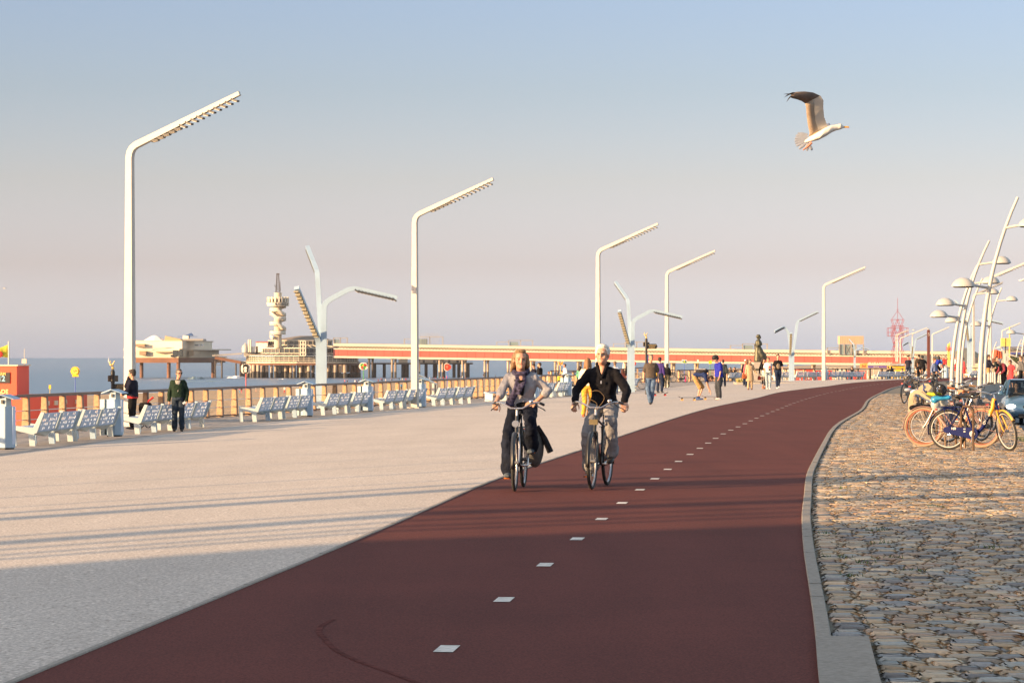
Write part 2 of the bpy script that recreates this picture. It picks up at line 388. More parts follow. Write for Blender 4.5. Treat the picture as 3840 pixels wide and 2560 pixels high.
# cobbles: every stone of the near paving is real geometry, set in rows
Kx = off(Rc, .13)
base = MB(); base.sheet(zl(off(Rc, .05), -.012), zl(RE, -.012), 6)
base.build('paving_bed', m_grout, kind='structure')
MB().sheet(zl(RE, 0), zl([p+Vector((.25, 0, 0)) for p in RE], -.38)).build('road_kerb', m_kerb, kind='structure')
vs, fs, colr = [], [], []
rnd = random.Random(3)
PAL = [(.30, .235, .165), (.35, .30, .235), (.24, .23, .22), (.20, .21, .23), (.33, .25, .20), (.27, .22, .18), (.40, .35, .28), (.23, .245, .25), (.37, .29, .21), (.15, .15, .16), (.31, .27, .22)]
y = 12.2
while y < 118:
    rh = rnd.uniform(.16, .205)*(1 if y < 60 else 1.25); x0 = xat(Kx, y)+.01; x1 = min(xat(RE, y)-.02, y*.197+1.2); x = x0-rnd.random()*.05
    if y < 15.4: x = max(x, xat(Rc, y)+.32)
    tilt = rnd.uniform(-.012, .004)
    while x < x1:
        wd = rnd.uniform(.14, .27)*(1 if y < 60 else 1.2); g = .005; hh = rnd.uniform(-.004, .005); dy = -(x-x0)*.06+rnd.uniform(-.007, .007)
        c = rnd.choice(PAL); kq = rnd.uniform(1.05, 1.7); c = tuple(min(.8, ch*kq*w__) for ch, w__ in zip(c, (1.06, 1, .90)))
        pts = [(x+g, y+g), (x+wd-g, y+g), (x+wd-g, y+rh-g), (x+g, y+rh-g)]
        o = len(vs); j = lambda s=.012: rnd.uniform(-s, s)
        cx, cy = x+wd/2, y+rh/2
        ring0 = []
        for (px, py) in pts:   # chamfered corners give each stone its rounded outline
            for qx, qy in ((.80, 1), (1, .76)) if (px-cx)*(py-cy) > 0 else ((1, .76), (.80, 1)):
                ring0.append((cx+(px-cx)*qx+j(.006), cy+(py-cy)*qy+dy+j(.006)))
        for (px, py) in ring0: vs.append((px, py, -.02))
        for (px, py) in ring0: vs.append((px, py, hh-.004))
        for (px, py) in ring0: vs.append((cx+(px-cx)*.80, cy+dy+(py-cy-dy)*.80, hh+.005+j(.0015)))
        for r_ in (0, 8):
            for q in range(8): fs.append((o+r_+q, o+r_+(q+1) % 8, o+r_+8+(q+1) % 8, o+r_+8+q)); colr.append(c)
        fs.append(tuple(o+16+q for q in range(8))); colr.append(c)
        x += wd
    y += rh
me = bpy.data.meshes.new('cobblestones'); me.from_pydata(vs, [], fs)
ca = me.color_attributes.new('stone', 'FLOAT_COLOR', 'CORNER')
buf = np.repeat(np.array([(*c, 1) for c in colr], dtype=np.float32), [len(f) for f in fs], axis=0)
ca.data.foreach_set('color', buf.ravel())
def f_cob(n, b, p):
    at = n.nodes.new('ShaderNodeAttribute'); at.attribute_name = 'stone'
    a = noise(n, p, 30, 5, .7); k = noise(n, p, 6, 3)
    col = mixc(n, .8, at.outputs['Color'], ramp(n, a, [(.3, (.62, .62, .64)), (.7, (1.15, 1.12, 1.05))]), 'MULTIPLY')
    n.links.new(col, b.inputs['Base Color']); b.inputs['Roughness'].default_value = .68; bump(n, b, a, .35)
me.materials.append(posmat('cobble_granite', f_cob))
me.polygons.foreach_set('use_smooth', [True]*len(me.polygons)); me.set_sharp_from_angle(angle=radians(50))
ob = bpy.data.objects.new('cobblestones', me); COL.objects.link(ob); tag(ob, kind='stuff', label='worn grey and brown cobblestones laid in rows beside the cycle path', cat='paving')
# little tufts of grass growing in the joints
mb = MB()
for (u, v) in ((3100, 2003), (3140, 2090), (3217, 2112), (3330, 2093), (3720, 2055), (3150, 1832), (3295, 1990), (3190, 2160), (3826, 1649), (3840, 1655), (3815, 1645), (3300, 2040), (3500, 1900), (3450, 2140)):
    g0 = GP(u, v)
    for _ in range(12):
        a = rnd.uniform(0, 2*pi); r_ = rnd.uniform(0, .09); b0 = g0+Vector((cos(a)*r_*1.6, sin(a)*r_, 0)); h = rnd.uniform(.015, .05 if v > 1700 else .14)
        t = b0+Vector((rnd.uniform(-.03, .03), rnd.uniform(-.03, .03), h)); wv_ = .005
        mb.add([b0+Vector((-wv_, 0, 0)), b0+Vector((wv_, 0, 0)), t], [(0, 1, 2)])
mb.build('grass_tufts', M('grass_blades', (.07, .12, .03), .8, var=.3, scale=20), kind='stuff', label='small tufts of grass growing between the cobblestones', cat='grass')
rd = MB(); RR = zl([p+Vector((.2, 0, 0)) for p in RE], -.385); rd.sheet(RR, [Vector((p.x+220, p.y*1.0-60, -.385)) for p in RR], 4); rd.build('road', m_road, kind='structure')
# deck of planks along the railing, its concrete wall down to the beach
Ep = [(-25, -60), (-23, -30), (-21, 0), (-19.9, 13), (-19.6, 17), (-18.9, 24), (-18.4, 30), (-18, 34), (-17.4, 40), (-16.7, 48), (-15.9, 58), (-14.2, 74.6), (-12.8, 83), (-10.9, 93), (-7.9, 107), (-5.1, 122), (-1.1, 143.7), (2.6, 166), (2.8, 205), (17, 236), (39, 266), (63, 312), (104, 384)]
E = [Vector((*(lambda t: (Ep[min(int(t), 21)][0]+(Ep[min(int(t), 21)+1][0]-Ep[min(int(t), 21)][0])*(t-min(int(t), 21)), Ep[min(int(t), 21)][1]+(Ep[min(int(t), 21)+1][1]-Ep[min(int(t), 21)][1])*(t-min(int(t), 21))))(i/NS*22), -.5)) for i in range(NS+1)]
MB().sheet(zl(E, -.496), zl(D, -.496), 4).build('timber_deck', m_deck, kind='structure')
mb = MB(); mb.sheet(zl(E, -.49), zl(E, -7)); mb.build('sea_wall', m_conc, kind='structure')
# beach and sea
xw = lambda y: -120+.178*(y-760)
def zs(x, y): return min(-4.5, -9+.022*(x-xw(y))) + .12*sin(x*.21+y*.05)*sin(y*.043-x*.09)
mb = MB(); xs = [-420, -350, -300, -260]+[-240+8*i for i in range(56)]+[230, 260, 300, 400, 700, 1200]
ys = [-80, -40]+[20*i for i in range(0, 100)]+[2100, 2400, 3000, 4000]
q = len(xs)
mb.add([(x, y, zs(x, y)) for y in ys for x in xs], [(i*q+k, i*q+k+1, (i+1)*q+k+1, (i+1)*q+k) for i in range(len(ys)-1) for k in range(q-1)])
mb.build('beach', m_sand, smooth=True, kind='structure')
mb = MB(); xs = [-90000, -20000, -5000, -1500, -500, 0, 500, 3000, 90000]; ys = [-2000, 0, 500, 1000, 2000, 5000, 20000, 110000]; q = len(xs)
mb.add([(x, y, -9) for y in ys for x in xs], [(i*q+k, i*q+k+1, (i+1)*q+k+1, (i+1)*q+k) for i in range(len(ys)-1) for k in range(q-1)])
mb.build('sea', m_sea, kind='structure')
# breaking waves: low ridges with ragged foam on top
m_foam = M('sea_foam', (.75, .78, .8), .8, var=.15, scale=.5); m_wave = M('wave_face', (.10, .15, .15), .25, var=.2, scale=.2)
def wave(y, x0, x1, h, wd, foam, nm='wave', seed=0, slope=.12):
    r_ = random.Random(seed); N = 60; m = MB(); pts = []
    vs = []
    for i in range(N+1):
        t = i/N; x = x0+(x1-x0)*t; yy = y+(x-x0)*slope+1.5*sin(t*9+seed); e_ = sin(pi*t)**.6; hh = h*e_*(.8+.25*sin(t*17+seed)+(.15*r_.random() if foam else 0)); ww = wd*(.8+.3*sin(t*11+seed*2))*e_+.05
        vs += [(x, yy-ww, -9.05), (x, yy-ww*.35, -9+hh*.85), (x, yy, -9+hh), (x, yy+ww*1.5, -9.05)]
    m.add(vs, [(i*4+k, i*4+k+1, i*4+4+k+1, i*4+4+k) for i in range(N) for k in range(3)])
    return m.build(nm, m_foam if foam else m_wave, smooth=70, kind='structure')
for i, (u0, u1, v, h, fo) in enumerate(((850, 922, 1417, 1.1, 1), (700, 770, 1421, 1.4, 0), (640, 860, 1431, .5, 0), (560, 700, 1424, .35, 0), (1040, 1075, 1421.5, .35, 1), (330, 640, 1474, .35, 1), (640, 1010, 1471, .35, 1), (765, 1000, 1479, .3, 1), (1000, 1300, 1452, .3, 1), (900, 1250, 1462, .3, 1), (1180, 1420, 1440, .3, 1), (360, 700, 1484, .3, 1), (840, 960, 1410, .25, 1))):
    d_ = (CAMZ+9)*F/(v-HOR); wave(d_, (u0-1920)/F*d_, (u1-1920)/F*d_, h, 3 if fo else 5, fo, 'breaking_wave' if fo else 'wave', i)
GB = []
for nm in ('promenade', 'timber_deck', 'cycle_path', 'paving_bed', 'road'):
    o = bpy.data.objects[nm]; GB.append(BVHTree.FromPolygons([v.co for v in o.data.vertices], [p.vertices for p in o.data.polygons]))
def G(u, v, lift=0):
    """where the pixel's line of sight meets the modelled ground"""
    d = Vector(((u-1920)/F, 1, -(v-HOR)/F)).normalized(); best = None
    for t in GB:
        h = t.ray_cast(Vector((0, 0, CAMZ)), d)
        if h[0] is not None and (best is None or h[3] < best[1]): best = (h[0], h[3])
    if best is None: p = GP(u, v, -.4)
    else: p = best[0].copy()
    p.z += lift; return p
def gz(x, y):
    best = None
    for t in GB:
        h = t.ray_cast(Vector((x, y, 3)), Vector((0, 0, -1)))
        if h[0] is not None and (best is None or h[0].z > best): best = h[0].z
    return 0 if best is None else best
# ================================================================== PROMENADE FURNITURE
m_white = M('cream_enamel', (.44, .435, .405), .45, var=.03, scale=3, grime=.08)
m_ice = M('ice_blue_enamel', (.40, .475, .50), .45, var=.03, scale=4, grime=.10)
m_pale = M('pale_blue_enamel', (.30, .42, .54), .45, var=.04, scale=4, grime=.10)
m_dark = M('dark_metal', (.03, .03, .032), .5, var=.2)
m_lens = M('lamp_glass', (.55, .52, .42), .3, var=.1)
m_tim = M('tan_timber', (.42, .27, .15), .7, var=.22, scale=9, grime=.3, bump=.2)
m_rail = M('brown_handrail', (.15, .095, .07), .6, var=.2, scale=8)
m_wire = M('steel_wire', (.55, .55, .56), .35, .7, var=.05)
m_blk = M('black_paint', (.012, .013, .014), .45, var=.2)
m_gold = M('gilding', (.62, .45, .16), .4, .3, var=.15)
m_perf = M('perforated_steel', (.47, .56, .70), .45, 0, var=.06, scale=5)
def rtube(m, path, wy, hz):
    """rectangular bar along a path in the xz plane; wy across, hz in the plane"""
    vs = []; N = len(path)
    for i, p in enumerate(path):
        p = Vector(p); d = (Vector(path[min(i+1, N-1)])-Vector(path[max(i-1, 0)])).normalized(); u = Vector((-d.z, 0, d.x))
        for a, b in ((-1, -1), (-1, 1), (1, 1), (1, -1)): vs.append(p+Vector((0, a*wy[i]/2, 0))+u*b*hz[i]/2)
    fs = [(i*4+k, i*4+(k+1) % 4, i*4+4+(k+1) % 4, i*4+4+k) for i in range(N-1) for k in range(4)]+[(3, 2, 1, 0), tuple((N-1)*4+k for k in range(4))]
    m.add(vs, fs)
def bevel_mod(o, wd=.02, seg=2):
    b = o.modifiers.new('b', 'BEVEL'); b.width = wd; b.segments = seg; b.limit_method = 'ANGLE'; b.angle_limit = radians(40); return o
def head_mesh():
    m = MB(); m.box((0, 0, -.035), (.2, .17, .05)); m.box((-.105, 0, -.035), (.012, .19, .07)); m.mi = 1; m.box((.0, 0, -.066), (.16, .13, .012)); return m.mesh('lamp_head', [m_dark, m_lens])
HEAD = head_mesh()
HEADL = (lambda m: (m.box((0, 0, -.035), (.24, .2, .05)), m.box((-.12, 0, -.05), (.02, .2, .08)), m.mesh('lamp_head', M('lamp_glass_aged', (.26, .24, .17), .4)))[-1])(MB())
def heads(par, a, b, n, tilt, tilt0=None, n0=0, mesh=None, up=Vector((0, 0, 1))):
    a = Vector(a); b = Vector(b); d, s_, u = ortho(b-a, up)
    for i in range(n):
        o = bpy.data.objects.new('lamp_head', mesh or HEAD); COL.objects.link(o); o.parent = par; p = a.lerp(b, (i+.5)/n)
        R = Matrix((d, -s_, u)).transposed()
        R = R @ Matrix.Rotation(tilt0 if i < n0 else tilt, 3, 'Y')
        o.matrix_local = Matrix.Translation(p) @ R.to_4x4()
def tall_lamp(loc, rz, label, sc=1, nh=15, g='tall white bent-arm lamps along the promenade'):
    t = thing('promenade_lamp', label, 'street lamp', loc, rz, g, sc)
    m = MB(); P = [(0, 0, 0), (0, 0, 3), (0, 0, 7.9), (.03, 0, 8.06), (.10, 0, 8.18), (.22, 0, 8.27), (3.55, 0, 9.68)]
    rtube(m, P, [.25, .23, .19, .185, .18, .18, .12], [.30, .27, .21, .21, .20, .20, .13]); bevel_mod(m.build('pole', m_white, t, smooth=30), .015)
    m = MB(); m.box((0, 0, .02), (.55, .5, .04)); m.build('base_plate', m_white, t)
    for x, y in ((-.22, -.19), (.22, -.19), (.22, .19), (-.22, .19)): pass
    heads(t, (.75, 0, 8.38), (3.5, 0, 9.55), nh, radians(38), radians(12), 5)
    return t
def tree_lamp(loc, rz, label, mir=1, sc=1, g='lamp clusters with three bent arms below the promenade'):
    t = thing('branching_lamp', label, 'street lamp', loc, rz, g, sc)
    def arm(pts, w0, w1, nh, side, lens=False):
        m = MB(); N = len(pts); pts = [Vector((p[0]*mir, p[1], p[2])) for p in pts]
        # rounded bends
        Q = [pts[0]]
        for i in range(1, N-1):
            a = pts[i-1]; b = pts[i]; c = pts[i+1]; l = min(.3, (b-a).length*.4, (c-b).length*.4)
            p0 = b+(a-b).normalized()*l; p1 = b+(c-b).normalized()*l
            for k in range(4): q = k/3; Q.append(p0*(1-q)**2+b*2*q*(1-q)+p1*q*q)
        Q.append(pts[-1]); n = len(Q); vs = []; pu = None
        for i, p in enumerate(Q):
            d = (Q[min(i+1, n-1)]-Q[max(i-1, 0)]).normalized()
            if pu is None: s_ = Vector((1, 0, 0))
            else: s_ = pu
            s_ = (s_-d*s_.dot(d)).normalized(); pu = s_; u = s_.cross(d); w_ = w0+(w1-w0)*i/(n-1)
            for x, y in ((-1, -1), (1, -1), (1, 1), (-1, 1)): vs.append(p+s_*x*w_/2+u*y*w_*.42)
        m.add(vs, [(i*4+k, i*4+(k+1) % 4, i*4+4+(k+1) % 4, i*4+4+k) for i in range(n-1) for k in range(4)]+[(3, 2, 1, 0), tuple((n-1)*4+k for k in range(4))])
        o = m.build('pole', m_pale, t, smooth=30)
        a = pts[-2]; b = pts[-1]; d, s_, u = ortho(b-a); a2 = a.lerp(b, .1)-u*w1*.45; b2 = b-u*w1*.45
        heads(t, a2, b2, nh, radians(25), mesh=HEADL if lens else HEAD)
    if mir == 1:
        arm([(-.11, 0, 0), (-.11, 0, 2.85), (-.8, -2.6, 4.9)], .23, .20, 13, 0, True)
        arm([(.0, .13, 0), (-.02, .13, 2.9), (-.17, .13, 5.6), (-.80, 3.1, 6.75)], .24, .17, 12, 0)
        arm([(.10, -.02, 0), (.10, -.02, 4.35), (1.25, .0, 4.98), (3.1, 0, 4.56)], .25, .16, 12, 0)
    else:
        arm([(.10, 0, 0), (.12, 0, 2.27), (.28, -2.3, 4.27)], .23, .20, 12, 0, True)
        arm([(.02, .13, 0), (.06, .13, 2.9), (.24, .1, 4.3), (.62, 0, 4.85), (1.5, -.3, 4.4)], .25, .16, 10, 0)
        arm([(-.10, -.02, 0), (-.12, -.02, 2.4), (-.52, .0, 5.3), (-2.3, 0, 6.15)], .25, .16, 12, 0)
    return t
for i, (u, v0, d, lb) in enumerate(((487, 0, 82, 'tallest lamp with a long bent arm, behind the bench where a person phones'), (1556, 0, 112, 'tall bent-arm lamp behind the bin left of the woman on her bicycle'), (2243, 0, 152, 'tall bent-arm lamp rising behind the grey-haired cyclist'), (2501, 0, 190, 'tall bent-arm lamp just right of the black signpost'), (3089, 0, 224, 'tall bent-arm lamp between the statue and the red lattice tower'))):
    p = WP(u, HOR, d); p.z = -.5; tall_lamp(p, radians(-19), lb, 1.045 if d == 82 else .985 if d == 112 else 1)
for (u, v, s_, lb) in ((3360, 1356, .55, 'small far bent-arm lamp, left of three in front of the red tower'), (3365.5, 1356, .55, 'small far bent-arm lamp, middle of three in front of the red tower'), (3376, 1389, .62, 'small far bent-arm lamp, right of three in front of the red tower'), (3421.5, 1380, .66, 'small far bent-arm lamp behind the man with the hat'), (3496, 1400, .7, 'far bent-arm lamp right of the brown post with a five')):
    d = 450 if s_ < .6 else 420; p = WP(u, v, d); tall_lamp(p, radians(-19), lb, s_*(1.0 if s_ < .7 else 1.08), 8)
for (u, v, d, h, rz, lb) in ((3712, 1420, 190, 8.8, -19, 'tall bent-arm lamp behind the first leaning street lamp, arm to the right'), (3651, 1372, 150, 4.9, 10, 'bent lamp whose short arm ends behind the biggest leaning lamp'), (3757, 1400, 330, 6.5, -19, 'bent-arm lamp carrying its arm behind the yellow sign boxes')):
    p = WP(u, v, d); p.z = max(p.z, -3); tall_lamp(p, radians(rz), lb, h/10.05, 12)
p = WP(1205, HOR, 109); p.z = -.5; TL = tree_lamp(p, 0, 'three-armed pale blue lamp in front of the domed pier building')
p = WP(2366, HOR, 161); p.z = -.5; t_ = tree_lamp(p, 0, 'three-armed pale lamp behind the grey-haired cyclist and left of the signpost')
p = WP(2968, HOR, 233); p.z = -.5; tree_lamp(p, 0, 'three-armed pale lamp right of the man in the black t-shirt', -1)
p = WP(3205, 1389, 413); tree_lamp(p, 0, 'small far three-armed lamp below the boxy cabin on the pier', sc=.72)
p = WP(3421, 1400, 330); tree_lamp(p, 0, 'far three-armed lamp beside the brown post with a five', -1, sc=.8)
p = WP(3636, 1396, 260); tree_lamp(p, 0, 'pale three-armed lamp behind the leaning street lamps', sc=1.05)
# --- benches
ROW = [(-14.9, 30), (-13.3, 46), (-11.8, 60), (-10.7, 71.2), (-7.4, 95.5), (-3.9, 113.5), (3.07, 147), (7.7, 170), (19.3, 239), (23, 246), (27.5, 252), (32.8, 256), (38, 259), (46, 272), (56, 290), (80, 330)]
def row_u(u):
    for a, b in zip(ROW, ROW[1:]):
        ua = 1920+a[0]/a[1]*F; ub = 1920+b[0]/b[1]*F
        if ua <= u <= ub:
            lo, hi = 0., 1.
            for _ in range(30):
                m = (lo+hi)/2; x = a[0]+(b[0]-a[0])*m; y = a[1]+(b[1]-a[1])*m
                if 1920+x/y*F < u: lo = m
                else: hi = m
            return Vector((x, y, -.5)), Vector((b[0]-a[0], b[1]-a[1], 0)).normalized()
def perf_mesh(W, H, nx, nz, seed=5):
    """steel panel in the xz plane with real oval holes"""
    r_ = random.Random(seed); m = MB(); T = .012; cw = W/nx; ch = H/nz
    for i in range(nx):
        for k in range(nz):
            x0 = -W/2+i*cw; z0 = k*ch; cx = x0+cw/2; cz = z0+ch/2+r_.uniform(-.04, .04)*ch; tl = r_.choice((-.35, .35, 0))
            sq = [(x0, z0), (x0+cw/2, z0), (x0+cw, z0), (x0+cw, z0+ch/2), (x0+cw, z0+ch), (x0+cw/2, z0+ch), (x0, z0+ch), (x0, z0+ch/2)]
            if r_.random() < (.72 if 0 < k < nz-1 else .5) and 0 < i < nx-1:
                s_ = r_.uniform(.26, .50); e_ = []
                for q in range(8):
                    a = -3*pi/4+q*pi/4; e_.append((cx+cos(a+tl)*cw*s_*.72, cz+sin(a+tl)*ch*s_*.95))
                n = 8; vs = [(x, y, z) for y in (-T/2, T/2) for L_ in (sq, e_) for x, z in L_]
                fs = [(q, (q+1) % 8, 8+(q+1) % 8, 8+q) for q in range(8)]+[(16+q, 24+q, 24+(q+1) % 8, 16+(q+1) % 8) for q in range(8)]+[(8+q, 8+(q+1) % 8, 24+(q+1) % 8, 24+q) for q in range(8)]
                m.add(vs, fs)
            else: m.add([(x0, -T/2, z0), (x0+cw, -T/2, z0), (x0+cw, -T/2, z0+ch), (x0, -T/2, z0+ch), (x0, T/2, z0), (x0+cw, T/2, z0), (x0+cw, T/2, z0+ch), (x0, T/2, z0+ch)], [(0, 1, 2, 3), (7, 6, 5, 4)])
    m.box((0, 0, 0), (W, T*1.3, .008)); m.box((0, 0, H), (W, T*1.3, .008)); return m
def make_bench():
    t = thing('bench', 'x', 'bench')
    PW = 1.66
    pm = perf_mesh(PW, .44, 12, 4).mesh('backrest', m_perf)
    for cx in (-.89, .89):
        o = bpy.data.objects.new('backrest', pm); COL.objects.link(o); o.parent = t; o.location = (cx, -.05, .36); o.rotation_euler = (radians(20), 0, 0)
        m = MB(); m.beam((cx-.83, -.03, .345), (cx+.83, -.03, .345), .02, .03); m.build('back_rail', m_pale, t)
        m = MB()
        for q in range(5): m.bx(cx-.83, cx+.83, .03+q*.105, .115+q*.105, .385+q*.012, .41+q*.012)
        m.build('seat', m_perf, t)
        # pale pressed skirt below the seat
        m = MB(); m.add([(cx-.8, -.03, .335), (cx+.8, -.03, .335), (cx+.55, .1, .20), (cx-.62, .1, .27), (cx-.8, -.01, .335), (cx+.8, -.01, .335), (cx+.55, .12, .20), (cx-.62, .12, .27)], [(0, 1, 2, 3), (7, 6, 5, 4), (0, 4, 5, 1), (1, 5, 6, 2), (2, 6, 7, 3), (3, 7, 4, 0)]); m.build('skirt', m_ice, t)
    for cx in (-1.76, 0, 1.76):
        m = MB(); m.prism([(-.28, .80), (-.19, .82), (.0, .44), (.56, .50), (.56, .40), (.02, .27), (-.09, .31)], .085, Matrix.Translation((cx, 0, 0)) @ Matrix.Rotation(pi/2, 4, 'Z'))
        bevel_mod(m.build('side_frame', m_ice, t), .008, 1)
        for y0, y1 in ((-.02, .13), (.44, .56)):
            m = MB(); m.prism([(y0-.03, 0), (y1-.04, 0), (y1, .36 if y0 < .1 else .44), (y0, .33 if y0 < .1 else .42)], .075, Matrix.Translation((cx, 0, 0)) @ Matrix.Rotation(pi/2, 4, 'Z')); m.build('leg', m_pale if cx == 0 else m_ice, t)
    return t
BL = [(124, 270, 'pierced steel bench nearest the left edge of the picture'), (281, 421, 'pierced steel bench just left of the bin beside the phoning person'), (517, 643, 'pierced steel bench in front of the black bag, right of the second bin'), (655, 762, 'pierced steel bench partly hidden behind the man in the green jacket'),
      (957, 1056, 'pierced bench, first after the gap right of the man in green'), (1064, 1151, 'pierced bench touching the left side of the third bin'), (1213, 1300, 'pierced bench just right of the third bin'), (1309, 1382, 'pierced bench just left of the fourth bin'),
      (1433, 1508, 'pierced bench just right of the fourth bin'), (1519, 1581, 'pierced bench just left of the fifth bin, by the tall lamp'), (1629, 1696, 'pierced bench just right of the fifth bin, beside the slanted board'), (1702, 1763, 'pierced bench under the slanted information board'),
      (2008, 2073, 'pierced bench beside the elbow of the woman cyclist'), (2082, 2131, 'pierced bench between the two cyclists, left of a bin'), (2150, 2200, 'pierced bench mostly hidden behind the man cyclist'), (2345, 2388, 'pierced bench right of the man cyclist where a person in black stands'),
      (2729, 2776, 'pierced bench with two hunched people, left of the statue'), (2914, 2955, 'pierced bench behind the man in the black t-shirt'), (2992, 3039, 'pierced bench right of the three-armed lamp beyond the statue'), (3041, 3087, 'pierced bench left of the bin at the far tall lamp'),
      (3121, 3172, 'pierced bench right of the bin at the far tall lamp'), (3174, 3221, 'pierced bench where one person in black sits hunched'), (3307, 3356, 'pierced bench with a seated couple, left end of the far row'), (3359, 3406, 'pierced bench behind the man with the hat'), (3463, 3508, 'pierced bench behind the riding cyclist in black'), (3626, 3690, 'far pierced bench right of the leaning street lamps')]
bench0 = make_bench()
for i, (a, b, lb) in enumerate(BL):
    pa, ta = row_u(a); pb, tb = row_u(b); c = (pa+pb)/2; d = pb-pa; c.z = -.5
    rz = atan2(d.y, d.x); k = max(.75, min(1.15, d.length/3.62))
    o = bench0 if i == 0 else copy_tree(bench0)
    o.location = c; o.rotation_euler = (0, 0, rz); o.scale = (k, 1, 1); o['label'] = lb; o['category'] = 'bench'; o['group'] = 'pierced steel benches facing the sea'
# low backless bench behind the woman cyclist
p = G(1860, 1503); t = thing('backless_bench', 'low pale bench without a back, left of the woman cyclist', 'bench', p, 1.2)
m = MB(); m.bx(-1, 1, -.25, .25, .38, .45); m.build('seat', m_pale, t)
for x in (-.9, .9): m = MB(); m.beam((x, 0, .38), (x*1.05, 0, 0), .09, .4, up=(0, 1, 0)); m.build('leg', m_ice, t)
# --- litter bins
def make_bin():
    t = thing('litter_bin', 'x', 'litter bin')
    m = MB(); m.lathe([(.235, .04), (.225, 1.0)], n=8, ph=pi/8); bevel_mod(m.build('body', m_pale, t), .01, 1)
    m = MB(); m.lathe([(.2, 0), (.2, .05)], n=8, ph=pi/8); m.build('plinth', m_dark, t)
    m = MB(); m.lathe([(.165, 1.0), (.15, 1.2)], n=6); m.build('neck', m_ice, t)
    m = MB(); m.box((0, -.165, 1.1), (.05, .03, .09)); m.build('slot', m_dark, t)
    m = MB()
    for s_ in (-1, 1): m.add([(0, -.28, 1.27), (0, .28, 1.27), (s_*.3, .22, 1.17), (s_*.3, -.22, 1.17), (0, -.28, 1.25), (0, .28, 1.25), (s_*.3, .22, 1.15), (s_*.3, -.22, 1.15)], [(0, 1, 2, 3), (7, 6, 5, 4), (0, 4, 5, 1), (1, 5, 6, 2), (2, 6, 7, 3), (3, 7, 4, 0)])
    m.build('roof', m_pale, t)
    m = MB(); m.bx(-.36, -.23, -.16, .16, .04, 1.0); m.build('side_panel', m_ice, t)
    m = MB(); m.bx(.205, .222, -.085, .085, .12, .98)
    m.build('grille', m_perf, t)
    return t
bin0 = make_bin()
for i, (u, lb) in enumerate(((20, 'pale blue litter bin cut by the left edge of the picture'), (430, 'pale blue litter bin beside the phoning person'), (1150, 'pale blue litter bin, third from the left, in front of the three-armed lamp'), (1378, 'pale blue litter bin, fourth from the left, below the tomato-coloured sign'), (1578, 'pale blue litter bin at the foot of the second tall lamp'), (2005, 'pale blue litter bin behind the elbow of the woman cyclist'), (2128, 'pale blue litter bin halfway between the two cyclists'), (3095, 'pale blue litter bin at the foot of the far tall lamp'), (3547, 'pale blue litter bin right of the boy, behind the leaning lamps'))):
    if u < 3500: p, t_ = row_u(u)
    else: p = WP(3547, 1418, 260); t_ = Vector((1, .5, 0)).normalized()
    o = bin0 if i == 0 else copy_tree(bin0); o.location = p; o.rotation_euler = (0, 0, radians(-14)); o['label'] = lb; o['category'] = 'litter bin'; o['group'] = 'pale blue litter bins in the bench row'
# --- railings
def rail_post_mesh():
    m = MB(); m.prism([(-.12, 0), (.12, 0), (.075, .98), (-.075, .98)], .10, Matrix.Rotation(pi/2, 4, 'Z')); m.mi = 1
    m.prism([(-.13, 0), (-.095, 0), (-.06, 1.0), (-.09, 1.0)], .13, Matrix.Rotation(pi/2, 4, 'Z')); return m.mesh('post', [m_tim, m_rail])
RPM = rail_post_mesh()
def railing(P, label, z=-.5, step=1.25):
    t = thing('railing', label, 'railing', (P[0][0], P[0][1], z)); o0 = Vector((P[0][0], P[0][1], 0))
    C = spline(v3(P, 0), 240); cum = [0]
    for a, b in zip(C, C[1:]): cum.append(cum[-1]+(b-a).length)
    n = int(cum[-1]/step); n = min(n, 99); step = cum[-1]/n; j = 0
    for i in range(n+1):
        s_ = i*step
        while j < len(cum)-2 and cum[j+1] < s_: j += 1
        p = C[j].lerp(C[j+1], (s_-cum[j])/(cum[j+1]-cum[j]+1e-9)); d = (C[j+1]-C[j])
        o = bpy.data.objects.new('post', RPM); COL.objects.link(o); o.parent = t; o.location = p-o0; o.rotation_euler = (0, 0, atan2(d.y, d.x))
    def bar(nm, z0, z1, w_, mat):
        m = MB(); A = off(C, -w_/2); B = off(C, w_/2); lo = lambda L_, zz: [Vector((q.x-o0.x, q.y-o0.y, zz)) for q in L_]
        m.sheet(lo(A, z0), lo(A, z1)); m.sheet(lo(A, z1), lo(B, z1)); m.sheet(lo(B, z1), lo(B, z0)); m.sheet(lo(B, z0), lo(A, z0)); m.build(nm, mat, t)
    bar('handrail', .99, 1.07, .19, m_rail); bar('bottom_rail', .03, .08, .08, m_rail)
    bar('wire', .34, .365, .025, m_wire); bar('wire', .60, .625, .025, m_wire)
    return t
R1 = [(-18.4, 30), (-16.4, 52), (-13.9, 74.6), (-10.8, 92.8), (-7.7, 107), (-4.9, 122), (-.9, 143.7), (2.8, 166), (7.9, 181)]
railing(R1, 'long brown railing with tan timber posts behind the near benches', step=1.62)
R2 = [(3.2, 219), (9, 226), (13, 229.5), (18.0, 236), (21.5, 246), (26, 255), (32, 261), (38, 265), (46, 279), (56, 298), (66, 318)]
railing(R2, 'brown railing with tan timber posts across the far end of the promenade', step=1.5)
# a ramp rail that climbs behind the first railing
t = thing('ramp_rail', 'short sloping brown handrail seen above the railing between the two cyclists', 'railing', (4.5, 192, -.5))
for i in range(8): m = MB(); m.bx(-.06, .06, -.06, .06, 0, 1.0+.06*i); q = m.build('post', m_tim, t); q.location = (-.6+i*1.05, i*.5, 0)
m = MB(); m.beam((-.8, 0, 1.02), (7.0, 3.7, 1.5), .14, .08); m.build('handrail', m_rail, t)
